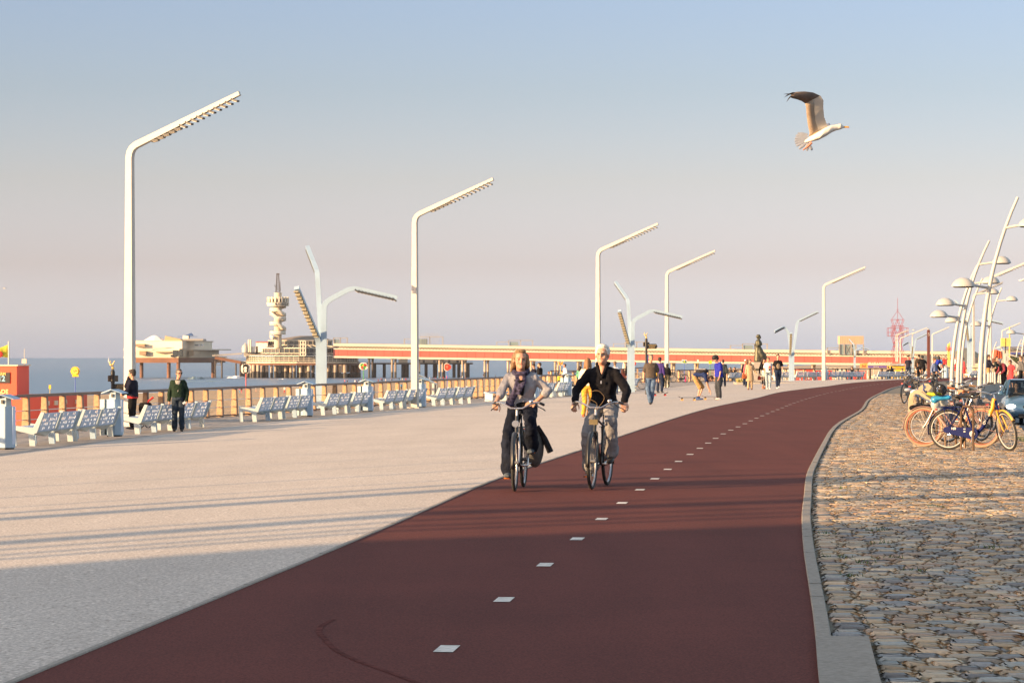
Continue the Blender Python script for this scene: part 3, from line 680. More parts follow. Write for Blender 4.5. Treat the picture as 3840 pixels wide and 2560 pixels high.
# --- slanted information board on two legs
p = row_u(1722)[0]; p.x -= 1.5
t = thing('information_board', 'pale slanted information board on two legs above the bench backs', 'sign', p, radians(20))
m = MB(); m.box((0, 0, 1.16), (1.0, .42, .05), Matrix.Rotation(radians(28), 3, 'Y')); m.build('board', m_pale, t)
for x in (.34, .46): m = MB(); m.bx(x-.03, x+.03, -.15, .15, 0, .95); m.build('leg', m_white, t)
m = MB(); m.bx(-.4, -.34, -.05, .05, 0, 1.3); m.build('leg', m_white, t)
# --- finger posts
def finger(loc, h, label, flag_z, lines, sc=1, fl=.56):
    t = thing('signpost', label, 'signpost', loc, 0, None, sc)
    m = MB(); m.tube([(0, 0, 0), (0, 0, h)], .055, 10); m.tube([(0, 0, h-.42), (0, 0, h-.05)], .07, 10); m.build('pole', m_blk, t, smooth=True)
    m = MB(); m.ell((0, 0, h+.06), (.05, .04, .06)); m.ell((-.05, 0, h+.16), (.06, .03, .04), Matrix.Rotation(.5, 3, 'Y')); m.tube([(-.11, 0, h+.2), (-.07, 0, h+.28), (-.1, 0, h+.3)], [.02, .015, .01], 6); m.tube([(.0, 0, h+.16), (.06, 0, h+.3)], [.03, .008], 6); m.build('finial', m_gold, t, smooth=True)
    m = MB(); m.box((0, .05, h-.28), (.34, .04, .2), Matrix.Rotation(.5, 3, 'Z')); m.build('finger_sign', M('sign_back_brown', (.10, .075, .05), .5), t)
    m = MB(); m.prism([(.05, flag_z-.12), (.86*fl, flag_z-.12), (.98*fl, flag_z), (.86*fl, flag_z+.12), (.05, flag_z+.12)], .04); s_ = m.build('finger_sign', m_blk, t)
    m_txt = M('sign_lettering', (.55, .42, .20), .5)
    for k, ln in enumerate(lines): text('lettering', ln, .062, m_txt, s_, (.27, -.024, flag_z+.065-.065*k), (pi/2, 0, 0), .003)
    return t
finger(G(2423.5, 1478), 2.7, 'black signpost with a gilded finial beside the man in the striped shirt', 2.32, ['Noordboulevard', 'Strandweg', 'Haringkade'], 1.08)
p = row_u(425)[0]; p.x = (423-1920)/F*86; p.y = 86; finger(p, 1.72, 'black signpost with a gilded finial behind the second bin', 1.15, ['Strandweg', 'Zwarte Pad', 'Promenade'])
# --- blue poster stand behind the striped-shirt man
p = WP(2426, 1430, 150); t = thing('poster_stand', 'blue poster stand behind the striped-shirt man', 'sign', (p.x, 150, -.4)); m = MB(); m.bx(-.10, .08, -.04, .04, .3, 2.2); m.build('panel', M('poster_blue', (.03, .05, .20), .5, var=.3, scale=3), t); m = MB(); m.bx(-.1, .1, -.03, .03, 0, .3); m.build('foot', m_dark, t)
# --- statue
g = G(2850, 1439); sx = (2850-1920)/F*g.y
t = thing('statue', 'green bronze statue of a fishwife in a long windblown skirt', 'statue', ((2852-1920)/F*g.y, g.y+1.6, 0)); T0 = t.location.copy(); pz = CAMZ-(1357-HOR)/F*T0.y
m_brz = M('bronze', (.075, .075, .05), .5, .5, var=.35, scale=4, bump=.3)
m = MB(); E3 = lambda c, r, R=None: m.ell(c, r, R, 14, 10)
m.lathe([(.30, 0), (.33, .12), (.30, .4), (.27, .7), (.24, 1.0), (.19, 1.18), (.21, 1.35), (.22, 1.5), (.12, 1.62), (.07, 1.68), (.065, 1.74)], (-.02, 0, 0), 16, 1, .8)
for i, (x, r_, yy) in enumerate(((.15, .2, -.1), (.25, .2, .1), (.33, .16, -.05), (.08, .2, .15))): m.tube([(x*.2-.02, yy*.4, 1.15), (x*.7, yy, .7), (x+.12, yy, .42), (x+.2, yy*.8, .28), (x+.1, yy, .14)], [.12, .17, r_, r_*.8, .1], 10)
E3((-.08, 0, 1.86), (.10, .09, .125)); m.ell((.02, 0, 1.90), (.14, .12, .13)); m.ell((.10, 0, 1.80), (.10, .1, .1)); m.tube([(-.17, 0, 1.86), (-.21, 0, 1.84)], [.03, .012], 6); m.tube([(-.1, 0, 1.97), (-.13, 0, 2.07)], [.03, .01], 6)
for s_ in (-1, 1): m.tube([(.0, s_*.2, 1.53), (.03, s_*.27, 1.3), (-.12, s_*.24, 1.16), (-.28, s_*.02, 1.24)], [.1, .085, .075, .06], 10)
m.tube([(-.05, .0, 1.64), (.1, 0, 1.4), (.2, 0, 1.2)], [.14, .16, .1], 10)
m.ell((-.2, -.07, .04), (.15, .06, .05)); m.ell((-.02, .1, .04), (.15, .06, .05))
o = remesh(m, 'figure', m_brz, t, .022, 2); o.location = (0, 0, pz-T0.z)
gb = gz(T0.x, T0.y)-.05
m = MB(); m.bx(-.42, .36, -.4, .4, gb+.18, pz-.0); bevel_mod(m.build('pedestal', m_conc, t), .02)
m = MB(); m.bx(-.26, .06, -.42, -.40, pz-.62, pz-.48); m.build('plaque', m_brz, t)
m = MB(); m.prism([(-1.7, gb), (2.9, gb), (3.0, gb+.17), (-1.75, gb+.17)], 2.6); o = m.build('base_slab', m_conc, t); bevel_mod(o, .02)
r_ = random.Random(4); m = MB()
for k in range(60): a = Vector((-1.35+r_.uniform(-.3, .3), -.9+r_.uniform(-.2, .3), gb+.17)); m.tube([a, a+Vector((r_.uniform(-.2, .2), r_.uniform(-.1, .1), r_.uniform(.1, .35)))], [.03, .005], 4)
o = m.build('flower_bunch', M('withered_flowers', (.35, .30, .08), .8, var=.5, scale=9)); o.location = T0; tag(o, 'bunch of yellow green flowers laid on the slab of the statue', 'flowers')
# --- brown marker post with a figure five
p = WP(3482, 1410, 215); p.z = gz(p.x, p.y); t = thing('marker_post', 'tall rusty brown square post bearing a white number five', 'post', p)
h = CAMZ-(1237-HOR)/F*215-p.z; m_rust = M('rusty_steel', (.10, .028, .02), .7, var=.2, scale=6)
m = MB(); m.bx(-.11, .11, -.11, .11, 0, h); bevel_mod(m.build('post', m_rust, t), .01); text('number', '5', .34, m_white, t, (.01, -.113, h-.36), (pi/2, 0, 0), .003)
m = MB(); m.ell((-.02, 0, h+.07), (.1, .05, .06)); m.ell((-.1, 0, h+.12), (.035, .03, .035)); o = m.build('bird', M('gull_grey', (.35, .35, .36), .7), smooth=True); o.location = p; tag(o, 'tiny gull perched on top of the brown number post', 'bird')
# --- bollards
bo = None
for i, (u, v, lb) in enumerate(((3706.5, 1439, 'first white bollard from the left beside the shorts of the standing man'), (3715.5, 1438, 'second white bollard in the row'), (3723, 1438, 'third white bollard in the row'), (3731, 1438, 'fourth white bollard, last before the gap'), (3744.5, 1437, 'white bollard just after the gap in the row'), (3752.5, 1436, 'last white bollard before the man in the plaid shirt'))):
    if bo is None:
        bo = MB().lathe([(.085, 0), (.08, .5), (.065, .66), (.03, .72), (.0, .73)], n=14).build('bollard', m_white, smooth=True)
        o = bo
    else: o = bo.copy(); COL.objects.link(o)
    p = G(u, v); o.location = p; tag(o, lb, 'bollard', 'white bollards at the street corner')
# --- leaning street lamps on the right
def lean_lamp(u, v, d, tipu, tipv, label, shades, curve=.30):
    """tapered curved pole leaning right at the top, flat dome lamps on side arms"""
    p = WP(u, v, d); top = WP(tipu, tipv, d)-p; r0 = .085*d/85 if d < 100 else .085
    t = thing('leaning_lamp', label, 'street lamp', p, 0, 'white leaning street lamps with dome shades')
    path = [Vector((top.x*(k**2.2*.62+k*.02+.36*k**3.2), 0, top.z*k)) for k in [i/14 for i in range(15)]]
    path[-1].x = top.x
    m = MB(); m.tube(path, [.092-.045*i/14 for i in range(15)], 12); m.build('pole', m_white, t, smooth=True)
    for (k, sx, ln) in shades:
        q = path[int(k*14)].lerp(path[min(14, int(k*14)+1)], k*14-int(k*14)); s_ = 1 if sx > 0 else -1
        m = MB(); m.tube([q, q+Vector((s_*ln, -.2, .07))], [.045, .04], 8); a = m.build('arm', m_white, t, smooth=True)
        c = q+Vector((s_*(ln+.36), -.25, .06))
        m = MB(); m.lathe([(.385, -.02), (.38, .02), (.34, .10), (.26, .18), (.14, .245), (.0, .265)], c, 20, 1, .8); m.build('lamp_shade', m_white, a, smooth=True)
        m = MB(); m.lathe([(.30, -.055), (.36, -.02)], c, 20, 1, .8); m.build('lamp_glass', m_dark, a)
    return t
lean_lamp(3674, 1530, 85, 3817, 740, 'biggest leaning street lamp, nearest to the silver-blue car', [(.57, -1, .5), (.855, 1, .38)])
lean_lamp(3591, 1493, 106, 3710, 903, 'second leaning street lamp, just left of the biggest one', [(.585, -1, .5), (.85, 1, .5)])
lean_lamp(3568, 1486, 111, 3665, 995, 'leaning street lamp at the left of the group by the rack', [(.60, -1, .5), (.857, 1, .5)])
lean_lamp(3603, 1470, 144, 3684, 1044, 'leaning street lamp, third pole close to the second', [(.61, -1, .5), (.86, 1, .5)])
lean_lamp(3693, 1439, 164, 3756, 1079, 'leaning street lamp beside the row of bollards', [(.60, -1, .5), (.86, 1, .55)])
lean_lamp(3829, 1420, 200, 3850, 1225, 'leaning street lamp at the right edge with one shade to the left', [(.86, -1, .7)])
lean_lamp(3811, 1360, 300, 3831, 1272, 'small leaning street lamp in front of the blue awning', [(.8, 1, .4)])
lean_lamp(3724, 1345, 320, 3738, 1281, 'tiny leaning street lamp in front of the orange roof', [(.6, 1, .3)])
# --- pole with yellow sign boxes
p = WP(3766, 1400, 240); t = thing('box_sign', 'two big yellow lit sign boxes on a pole by the stairs', 'sign', p); k = 240/F
m_yel = M('yellow_panel', (.62, .47, .13), .5, var=.08)
for x in (-1, 1): m = MB(); m.box(((-5 if x < 0 else 14)*k, 0, 117*k), (14*k if x < 0 else 17*k, .5, 31*k)); m.build('sign_box', m_yel, t)
m = MB(); m.box((4*k, 0, 117*k), (4*k, .4, 30*k)); m.tube([(4*k, 0, 0), (4*k, 0, 102*k)], .06, 8); m.build('pole', m_dark, t)
p = WP(3786, 1400, 245); t = thing('flag_mast', 'tall cream mast behind the yellow sign boxes', 'mast', p); m = MB(); m.tube([(0, 0, 0), (0, 0, 175*.0245)], [.09, .05], 8); m.build('mast', m_yel, t)
# ================================================================== PEOPLE
m_skin = M('skin', (.50, .27, .18), .55, var=.08, scale=12)
m_skin2 = M('tanned_skin', (.36, .18, .11), .55, var=.08, scale=12)
m_eye = M('eye_dark', (.03, .02, .018), .3); m_lip = M('lips', (.32, .10, .085), .5)
def fab(name, col, var=.18, scale=14, bump_=.35): return M(name, col, .85, var=var, scale=scale, bump=bump_, bscale=9, spec=.2)
def V(*a): return Vector(a)
def loft(m, rings, n=16):
    """rings of (centre, side, forward, half width, half depth)"""
    vs = []
    for c, s_, f, rx, ry in rings:
        for k in range(n):
            a = 2*pi*k/n; x = cos(a); y = sin(a)
            q = 1/(abs(x)**2.6+abs(y)**2.6)**(1/2.6)
            vs.append(Vector(c)+s_*(x*q*rx)+f*(y*q*ry))
    N = len(rings); m.add(vs, [(i*n+k, i*n+(k+1) % n, (i+1)*n+(k+1) % n, (i+1)*n+k) for i in range(N-1) for k in range(n)]+[tuple(range(n-1, -1, -1)), tuple((N-1)*n+k for k in range(n))])
def limb(m, pts, rad, n=12):
    P = [Vector(p) for p in pts]; Q = []; R = []
    for i in range(len(P)-1):
        K = 5
        for k in range(K): Q.append(P[i].lerp(P[i+1], k/K)); R.append(rad[i]+(rad[i+1]-rad[i])*k/K)
    Q.append(P[-1]); R.append(rad[-1]); m.tube(Q, R, n)
    for p, r in zip(P, rad): m.ell(p, (r, r, r), None, 10, 7)
def hand(m, w_, d, n_, r, curl=.5, sgn=1, spread=.02):
    """palm, four unequal bent fingers and a thumb; d along the hand, n_ palm normal"""
    d = Vector(d).normalized(); n_ = Vector(n_); n_ = (n_-d*n_.dot(d)).normalized(); s_ = d.cross(n_)*sgn
    loft(m, [(w_+d*t, s_, n_, a, b) for t, a, b in ((-.01, .026, .022), (.03, .034, .018), (.07, .042, .016), (.092, .040, .013))], 10)
    for k, L_ in enumerate((.070, .080, .074, .058)):
        b = w_+d*.088+s_*(.030-.0205*k); dd = d.copy(); pts = [b-d*.015, b]; ang = 0
        for seg, q in enumerate((.45, .32, .23)):
            ang += curl*(.55 if seg == 0 else .7); v = d*cos(ang)+n_*sin(ang); pts.append(pts[-1]+v*L_*q)
        m.tube(pts, [r*1.05, r*1.05, r, r*.92, r*.75], 8)
    t0 = w_+d*.025+s_*.026; m.tube([t0-d*.01, t0+s_*.022+d*.02+n_*.008, t0+s_*.03+d*.052+n_*(.02+.02*curl), t0+s_*.018+d*.07+n_*(.03+.04*curl)], [r*1.4, r*1.25, r*1.1, r*.8], 8)
DEF = dict(pel=(0, 0, .95), wai=(0, 0, 1.09), che=(0, 0, 1.29), nek=(0, .01, 1.46), hed=(0, -.02, 1.635),
           shR=(-.175, .01, 1.40), elR=(-.225, .03, 1.13), wrR=(-.235, -.03, .89), shL=(.175, .01, 1.40), elL=(.225, .03, 1.13), wrL=(.235, -.03, .89),
           hipR=(-.09, 0, .92), knR=(-.10, -.015, .50), anR=(-.105, .02, .085), hipL=(.09, 0, .92), knL=(.10, -.015, .50), anL=(.105, .02, .085))
WALK = dict(knR=(-.09, -.13, .52), anR=(-.09, -.20, .10), knL=(.09, .03, .50), anL=(.09, .30, .15), elR=(-.225, .09, 1.14), wrR=(-.225, .10, .90), elL=(.225, -.03, 1.14), wrL=(.22, -.16, .92))
WALK2 = dict(knL=(.09, -.12, .52), anL=(.09, -.20, .10), knR=(-.09, .03, .50), anR=(-.09, .28, .14), elL=(.225, .09, 1.14), wrL=(.225, .10, .90), elR=(-.225, -.03, 1.14), wrR=(-.22, -.16, .92))
SIT = dict(pel=(0, .1, .50), wai=(0, .10, .64), che=(0, .04, .84), nek=(0, 0, 1.0), hed=(0, -.05, 1.17), shR=(-.175, .02, .95), shL=(.175, .02, .95), elR=(-.22, -.04, .70), elL=(.22, -.04, .70), wrR=(-.12, -.25, .60), wrL=(.12, -.25, .60), hipR=(-.09, .06, .48), hipL=(.09, .06, .48), knR=(-.12, -.36, .50), knL=(.12, -.36, .50), anR=(-.12, -.34, .08), anL=(.12, -.34, .08))
def human(loc, rz, label, H=1.75, pose=None, top=None, bottom=None, shoes=None, hair='short', haircol=(.03, .02, .015), skin=None, sleeve='long', legs='trousers', vox=.016, yaw=0, pitch=0, roll=0, fat=1.0, puff=0.0, hem=.0, toes=(0, 0), handR=None, handL=None, extras=None, group=None, flare=0, topname='jacket', wide=1.0):
    J = dict(DEF)
    if pose: J.update(pose)
    J = {k: Vector(v) for k, v in J.items()}
    t = thing('person', label, 'person', loc, rz, group, H/1.75)
    skin = skin or m_skin
    up = (J['nek']-J['pel']).normalized(); ss = (J['shL']-J['shR']).normalized(); ps = (J['hipL']-J['hipR']).normalized()
    fs = ss.cross((J['nek']-J['che']).normalized()).normalized(); fp = ps.cross((J['wai']-J['pel']).normalized()).normalized()
    ws = (ss+ps).normalized(); fw = (fs+fp).normalized()
    def torso(m, e, lo, hi_r=1):
        a = J['pel']-up*lo
        R_ = [(a, ps, fp, (.155+e)*wide, .105*fat+e), (J['pel'], ps, fp, (.16+e)*wide, .11*fat+e), (J['wai'], ws, fw, (.135+e*1.1)*wide, .10*fat+e*1.1), (J['che'], ss, fs, (.165+e)*wide, .115*fat+e), (J['che'].lerp(J['nek'], .5), ss, fs, (.172+e)*wide, .10+e), (J['che'].lerp(J['nek'], .78), ss, fs, (.150+e)*wide, .085+e), (J['che'].lerp(J['nek'], .95), ss, fs, (.088+e)*wide, .070+e), (J['nek'], ss, fs, .058+e*.8, .06+e*.8)]
        loft(m, R_, 18)
    Rh = (Matrix.Rotation(yaw, 3, 'Z') @ Matrix.Rotation(pitch, 3, 'X') @ Matrix.Rotation(roll, 3, 'Y'))*1.08
    hd = J['hed']; hp = lambda x, y, z: hd+Rh @ Vector((x, y, z))
    # ---- body: one continuous surface
    m = MB(); torso(m, -.022, .03)
    m.ell(hp(0, .012, .03), (.074, .092, .088), Rh, 14, 10); m.ell(hp(0, -.018, -.04), (.058, .066, .078), Rh, 12, 8); m.ell(hp(0, -.055, -.085), (.028, .026, .022), Rh, 10, 6)
    m.ell(hp(0, -.088, -.012), (.013, .020, .024), Rh, 8, 6); m.ell(hp(0, -.078, .018), (.05, .016, .012), Rh, 8, 6)
    for s_ in (-1, 1): m.ell(hp(s_*.077, .012, -.005), (.010, .018, .030), Rh, 8, 6); m.ell(hp(s_*.035, -.06, -.03), (.022, .02, .022), Rh, 8, 6)
    limb(m, [J['nek']-up*.03, hp(0, .012, -.06)], [.056, .052])
    fr = max(.0088, vox*.72)
    for S_, sg in (('R', -1), ('L', 1)):
        limb(m, [J['sh'+S_].lerp(J['che'], .1), J['el'+S_], J['wr'+S_]], [.045, .037, .025])
        hh = handR if S_ == 'R' else handL
        dd = (J['wr'+S_]-J['el'+S_]).normalized()
        if hh: hdir, hn, hc = hh
        else: hdir, hn, hc = dd+Vector((0, -.2, 0)), Vector((-sg, -.2, 0)), .45
        hand(m, J['wr'+S_], hdir, hn, fr, hc, 1)
        limb(m, [J['hip'+S_], J['kn'+S_], J['an'+S_]], [.07, .046, .032]); 
    remesh(m, 'body', skin, t, vox)
    # ---- lower garment
    if bottom:
        m = MB(); e = .012+puff*.3
        loft(m, [(J['pel']-up*.07, ps, fp, (.15+e)*wide, .10*fat+e), (J['pel'], ps, fp, (.16+e)*wide, .11*fat+e), (J['pel'].lerp(J['wai'], .75), ws, fw, (.135+e)*wide, .10*fat+e)], 16)
        if legs in ('skirt',):
            k_ = (J['knL']+J['knR'])/2; loft(m, [(J['pel'].lerp(k_, q), ps, fp, a, b) for q, a, b in ((0, .175, .125), (.5, .20, .15), (.95, .23, .17))], 16)
        else:
            for S_ in 'RL':
                hip, kn, an = J['hip'+S_], J['kn'+S_], J['an'+S_]
                if legs == 'shorts': en = kn+(hip-kn).normalized()*-.05; limb(m, [hip, kn+(hip-kn)*.05], [.092+e, .082+e])
                elif legs == 'leggings': limb(m, [hip, kn, an+Vector((0, 0, .04))], [.082, .053, .040])
                else: limb(m, [hip, kn, an+(kn-an)*(.06)], [.088+e, .062+e, .052+e+flare])
        remesh(m, 'shorts' if legs == 'shorts' else 'skirt' if legs == 'skirt' else 'trousers', bottom, t, vox, 3, .022 if vox < .02 else 0)
    # ---- upper garment
    if top:
        m = MB(); e = .012+puff; torso(m, e, hem)
        for S_ in 'RL':
            sh, el, wr = J['sh'+S_], J['el'+S_], J['wr'+S_]
            if sleeve == 'long': limb(m, [sh.lerp(J['che'], .10), el, wr+(el-wr)*.05], [.056+e*.55, .047+e*.7, .036+e*.55])
            elif sleeve == 'rolled': limb(m, [sh.lerp(J['che'], .10), el, el.lerp(wr, .3)], [.052+e*.4, .042+e*.6, .040+e])
            elif sleeve == 'short': limb(m, [sh.lerp(J['che'], .10), sh.lerp(el, .7)], [.056+e*.55, .054+e])
            else: m.ell(sh, (.06, .06, .06))
        remesh(m, topname, top, t, vox, 2, .022 if vox < .02 else 0)
    # ---- shoes
    for i, S_ in enumerate('RL'):
        an = J['an'+S_]; kn = J['kn'+S_]; a = toes[i] if isinstance(toes[i], (int, float)) else 0
        sh_ = (kn-an).normalized(); tilt = toes[i][0] if isinstance(toes[i], tuple) else 0
        dr = Vector((sin(-a), -cos(a), 0))
        if tilt: dr = (dr+Vector((0, 0, tilt))).normalized()
        sd_ = Vector((1, 0, 0)); upv = sd_.cross(dr).normalized()
        if upv.z < 0: upv = -upv
        b = an-upv*.045
        m = MB(); loft(m, [(b-dr*.075, sd_, upv, .028, .030), (b-dr*.045, sd_, upv, .036, .042), (b+dr*.03, sd_, upv, .040, .040), (b+dr*.10, sd_, upv, .047, .030), (b+dr*.155, sd_, upv, .040, .024), (b+dr*.185, sd_, upv, .022, .016)], 12)
        limb(m, [an, an+sh_*.05], [.040, .038])
        o = m.build('shoe', shoes or m_shoe, t, smooth=60)
    # ---- hair or head wear
    mh = M('hair_%02d%02d%02d' % tuple(int(c*99) for c in haircol), haircol, .7, var=.35, scale=40, bump=.6, bscale=60)
    m = MB()
    if hair in ('short', 'long', 'pony', 'bun', 'curly', 'messy', 'bob'):
        k = 1.0 if hair != 'messy' else 1.07
        m.ell(hp(0, .030, .048), (.082*k, .092*k, .084*k), Rh, 16, 10); m.ell(hp(0, .052, -.0), (.076, .066, .075), Rh, 12, 8); m.ell(hp(0, -.035, .098), (.062, .045, .028*k), Rh, 12, 6)
        for s_ in (-1, 1): m.ell(hp(s_*.066, .0, .035), (.020, .04, .04), Rh, 8, 6)
        if hair == 'messy':
            for i in range(24):
                a = i*2.4; z_ = .03+.03*(i % 4); m.ell(hp(cos(a)*.060, .028+sin(a)*.066, z_*.8+.01), (.03, .03, .022), Rh, 8, 5)
        if hair in ('long', 'curly'):
            w2 = 1.5 if hair == 'curly' else 1.0
            limb(m, [hp(0, .07, .04), hp(0, .085, -.10), hp(0, .085, -.26 if hair == 'long' else -.20)], [.07*w2, .065*w2, .05*w2])
            for s_ in (-1, 1): limb(m, [hp(s_*.06, .03, .04), hp(s_*.08*w2, .03, -.09), hp(s_*.09*w2, .03, -.20)], [.035*w2, .035*w2, .022])
        if hair == 'bob':
            for i in range(9):
                a = -1.2+i*.37; x = sin(a)*.080; y = .02+cos(a)*.07
                limb(m, [hp(x*.9, y, .05), hp(x*1.08, y, -.06), hp(x*1.1+(-.02 if x < 0 else 0), y+.01, -.118+.02*(i % 3))], [.03, .03, .016], 8)
        if hair == 'pony': limb(m, [hp(0, .11, .02), hp(0, .15, -.05), hp(0, .13, -.2)], [.03, .035, .015])
        if hair == 'bun': m.ell(hp(0, .12, .06), (.04, .04, .04))
        remesh(m, 'hair', mh, t, max(.008, vox*.8), 2)
    elif hair == 'thin':
        m.ell(hp(0, .035, .036), (.079, .086, .078), Rh, 14, 9); m.build('hair', mh, t, smooth=True)
    elif hair == 'cap':
        m.ell(hp(0, .018, .055), (.084, .098, .078), Rh, 14, 9); m.ell(hp(0, -.10, .045), (.06, .065, .01), Rh, 12, 5); m.build('cap', mh, t, smooth=True)
        m = MB(); m.ell(hp(0, .045, .0), (.078, .07, .06), Rh); m.build('hair', M('hair_dark', (.03, .02, .015), .7), t, smooth=True)
    elif hair == 'helmet':
        m.ell(hp(0, .015, .062), (.105, .130, .092), Rh, 14, 9); m.ell(hp(0, .07, .0), (.09, .075, .08), Rh, 14, 9)
        for s_ in (-1, 1): m.tube([hp(s_*.09, 0, .03), hp(s_*.07, -.03, -.08), hp(0, -.05, -.12)], .006, 5)
        m.build('helmet', mh, t, smooth=True)
    elif hair == 'hat':
        m.ell(hp(0, .015, .085), (.088, .10, .07), Rh, 14, 9); m.ell(hp(0, .01, .06), (.14, .15, .014), Rh, 16, 5); m.build('hat', mh, t, smooth=True)
    elif hair == 'scarf':
        m.ell(hp(0, .02, .025), (.094, .105, .112), Rh, 14, 9); limb(m, [hp(0, .03, -.02), hp(0, .02, -.12), J['nek']+Vector((0, 0, -.04))], [.085, .09, .14]); remesh(m, 'headscarf', mh, t, max(.01, vox*.8), 2)
        if haircol[0] > .1 or True:
            m = MB(); m.ell(hp(0, -.045, -.015), (.058, .062, .075), Rh, 12, 8); m.build('face', skin, t, smooth=True)
    if vox < .012:
        for s_ in (-1, 1):
            m = MB(); m.ell(hp(s_*.030, -.079, .0), (.011, .006, .0055), Rh, 8, 6); m.build('eye', m_eye, t, smooth=True)
            m = MB(); m.tube([hp(s_*.012, -.090, .019), hp(s_*.03, -.088, .024), hp(s_*.05, -.074, .018)], .0035, 5); m.build('eyebrow', mh, t)
        m = MB(); m.tube([hp(-.022, -.078, -.052), hp(0, -.087, -.050), hp(.022, -.078, -.052)], [.003, .0055, .003], 6); m.build('mouth', m_lip, t, smooth=True)
    elif vox < .03 and hair != 'scarf':
        m = MB(); m.tube([hp(-.05, -.074, .006), hp(-.02, -.087, .002), hp(.02, -.087, .002), hp(.05, -.074, .006)], .006, 5); m.build('eyes', m_eye, t)
    if extras: extras(t, J, hp, Rh)
    return t
m_shoe = M('dark_shoe_leather', (.02, .018, .018), .5); m_shoew = M('white_trainers', (.7, .7, .68), .6)
K = lambda n, c, **k: fab(n, c, **k)
black = K('black_cloth', (.006, .006, .008)); navy = K('navy_knit', (.006, .007, .018)); jean = K('blue_denim', (.075, .12, .20), var=.45, scale=7); djean = K('dark_denim', (.012, .022, .05), var=.6, scale=6)
grey = K('grey_trousers', (.20, .20, .21), var=.15, scale=6, bump_=.6); ljean = K('light_denim', (.26, .33, .38), var=.25)
def bag(name, mat, c, sz, par=None, label=None, loc=None, handle=.1):
    t = thing(name, label, 'bag', loc) if label else par
    m = MB(); w_, d_, h_ = sz
    loft(m, [(Vector(c)+Vector((0, 0, z*h_)), Vector((1, 0, 0)), Vector((0, 1, 0)), w_/2*a, d_/2*b) for z, a, b in ((-.5, .8, .8), (-.42, 1, 1), (.1, 1, .95), (.42, .85, .6), (.5, .7, .3))], 14)
    o = m.build('bag_body' if label else name, mat, t, smooth=50)
    if handle:
        m = MB(); m.tube([Vector(c)+Vector((-w_*.28, 0, h_*.45)), Vector(c)+Vector((-w_*.2, 0, h_*.5+handle)), Vector(c)+Vector((w_*.2, 0, h_*.5+handle)), Vector(c)+Vector((w_*.28, 0, h_*.45))], .008, 6); m.build('handle', mat, o if not label else t)
    return t
# place feet: person at pixel of the feet, height from head pixel
def at(u, v): return G(u, v)
# ---- the man in the green jacket
def ex_green(t, J, hp, Rh):
    m = MB()
    for s_ in (-1, 1): m.ell(hp(s_*.033, -.088, .004), (.026, .010, .020), Rh, 10, 6)
    m.tube([hp(-.078, 0, .01), hp(-.06, -.085, .012), hp(.06, -.085, .012), hp(.078, 0, .01)], .006, 5); m.build('sunglasses', black, t, smooth=True)
    m = MB(); loft(m, [(Vector((.0, -.135, z)), Vector((1, 0, 0)), Vector((0, 1, 0)), w_, .02) for z, w_ in ((1.12, .015), (1.30, .05), (1.44, .075))], 10); m.build('striped_shirt', m_stripe, t, smooth=True)
    m = MB(); m.box((.20, -.09, .83), (.16, .01, .06), Matrix.Rotation(-.6, 3, 'Y')); m.build('folded_paper', M('newsprint', (.5, .55, .6), .7, var=.3, scale=30), t)
def f_stripe(c1, c2, sc, axis):
    def f(n, b, p):
        tcx = n.nodes.new('ShaderNodeTexCoord'); w_ = n.nodes.new('ShaderNodeTexWave'); w_.wave_type = 'BANDS'; w_.bands_direction = axis; w_.inputs['Scale'].default_value = sc; w_.inputs['Distortion'].default_value = .4
        n.links.new(tcx.outputs['Object'], w_.inputs['Vector']); n.links.new(ramp(n, w_.outputs[0], [(.45, c1), (.55, c2)]), b.inputs['Base Color']); b.inputs['Roughness'].default_value = .85
    return f
m_stripe = posmat('black_white_stripes', f_stripe((.6, .58, .52), (.03, .03, .04), 9, 'Z'))
m_pin = posmat('pinstripe_cloth', f_stripe((.02, .016, .014), (.10, .075, .055), 11, 'X'))
m_plaid = posmat('red_plaid', f_stripe((.35, .03, .03), (.06, .02, .05), 6, 'Z')); m_camo = K('camouflage_cloth', (.07, .065, .045), var=.85, scale=10)
p = at(668, 1617); p2 = human(p, radians(4), 'man in a dark green jacket and sunglasses standing before the benches', 1.77, dict(elR=(-.24, .03, 1.12), wrR=(-.25, -.02, .86), elL=(.25, .02, 1.12), wrL=(.24, -.08, .86), hed=(.03, -.04, 1.635), knR=(-.09, -.03, .49)), K('dark_green_cloth', (.010, .024, .014)), K('worn_denim', (.022, .034, .052), var=.5, scale=5), m_shoe, 'short', (.10, .09, .08), vox=.011, yaw=radians(22), puff=.02, hem=-.02, fat=1.2, flare=.012, extras=ex_green)
# ---- the phoning person
def ex_phone(t, J, hp, Rh):
    m = MB(); m.box(hp(-.085, -.03, 0), (.015, .05, .10), Rh); m.build('phone', black, t)
    m = MB(); loft(m, [(J['pel']+Vector((0, 0, z)), Vector((1, 0, 0)), Vector((0, 1, 0)), .205, .155) for z in (-.03, .03)], 16); m.build('red_hem', K('red_cloth', (.5, .03, .03)), t)
p = at(497, 1609); human(p, radians(-100), 'person in navy jacket and black trousers phoning behind the bench', 1.74, dict(elR=(-.24, -.26, 1.27), wrR=(-.12, -.13, 1.53), elL=(.22, -.1, 1.12), wrL=(.12, -.25, 1.05)), navy, black, m_shoe, 'messy', (.035, .025, .02), vox=.012, puff=.035, pitch=.15, handR=((.1, .05, 1), (1, .3, 0), .6), extras=ex_phone)
p = G(543, 1604); p.z += .0; b_ = thing('shopping_trolley', 'black bag on a small wheeled trolley standing behind the bench', 'bag', p)
m = MB(); loft(m, [(V(.02, 0, z), V(1, 0, 0), V(0, 1, 0), a, .13) for z, a in ((.42, .17), (.55, .21), (.70, .20), (.76, .15))], 12); m.build('bag', black, b_, smooth=50)
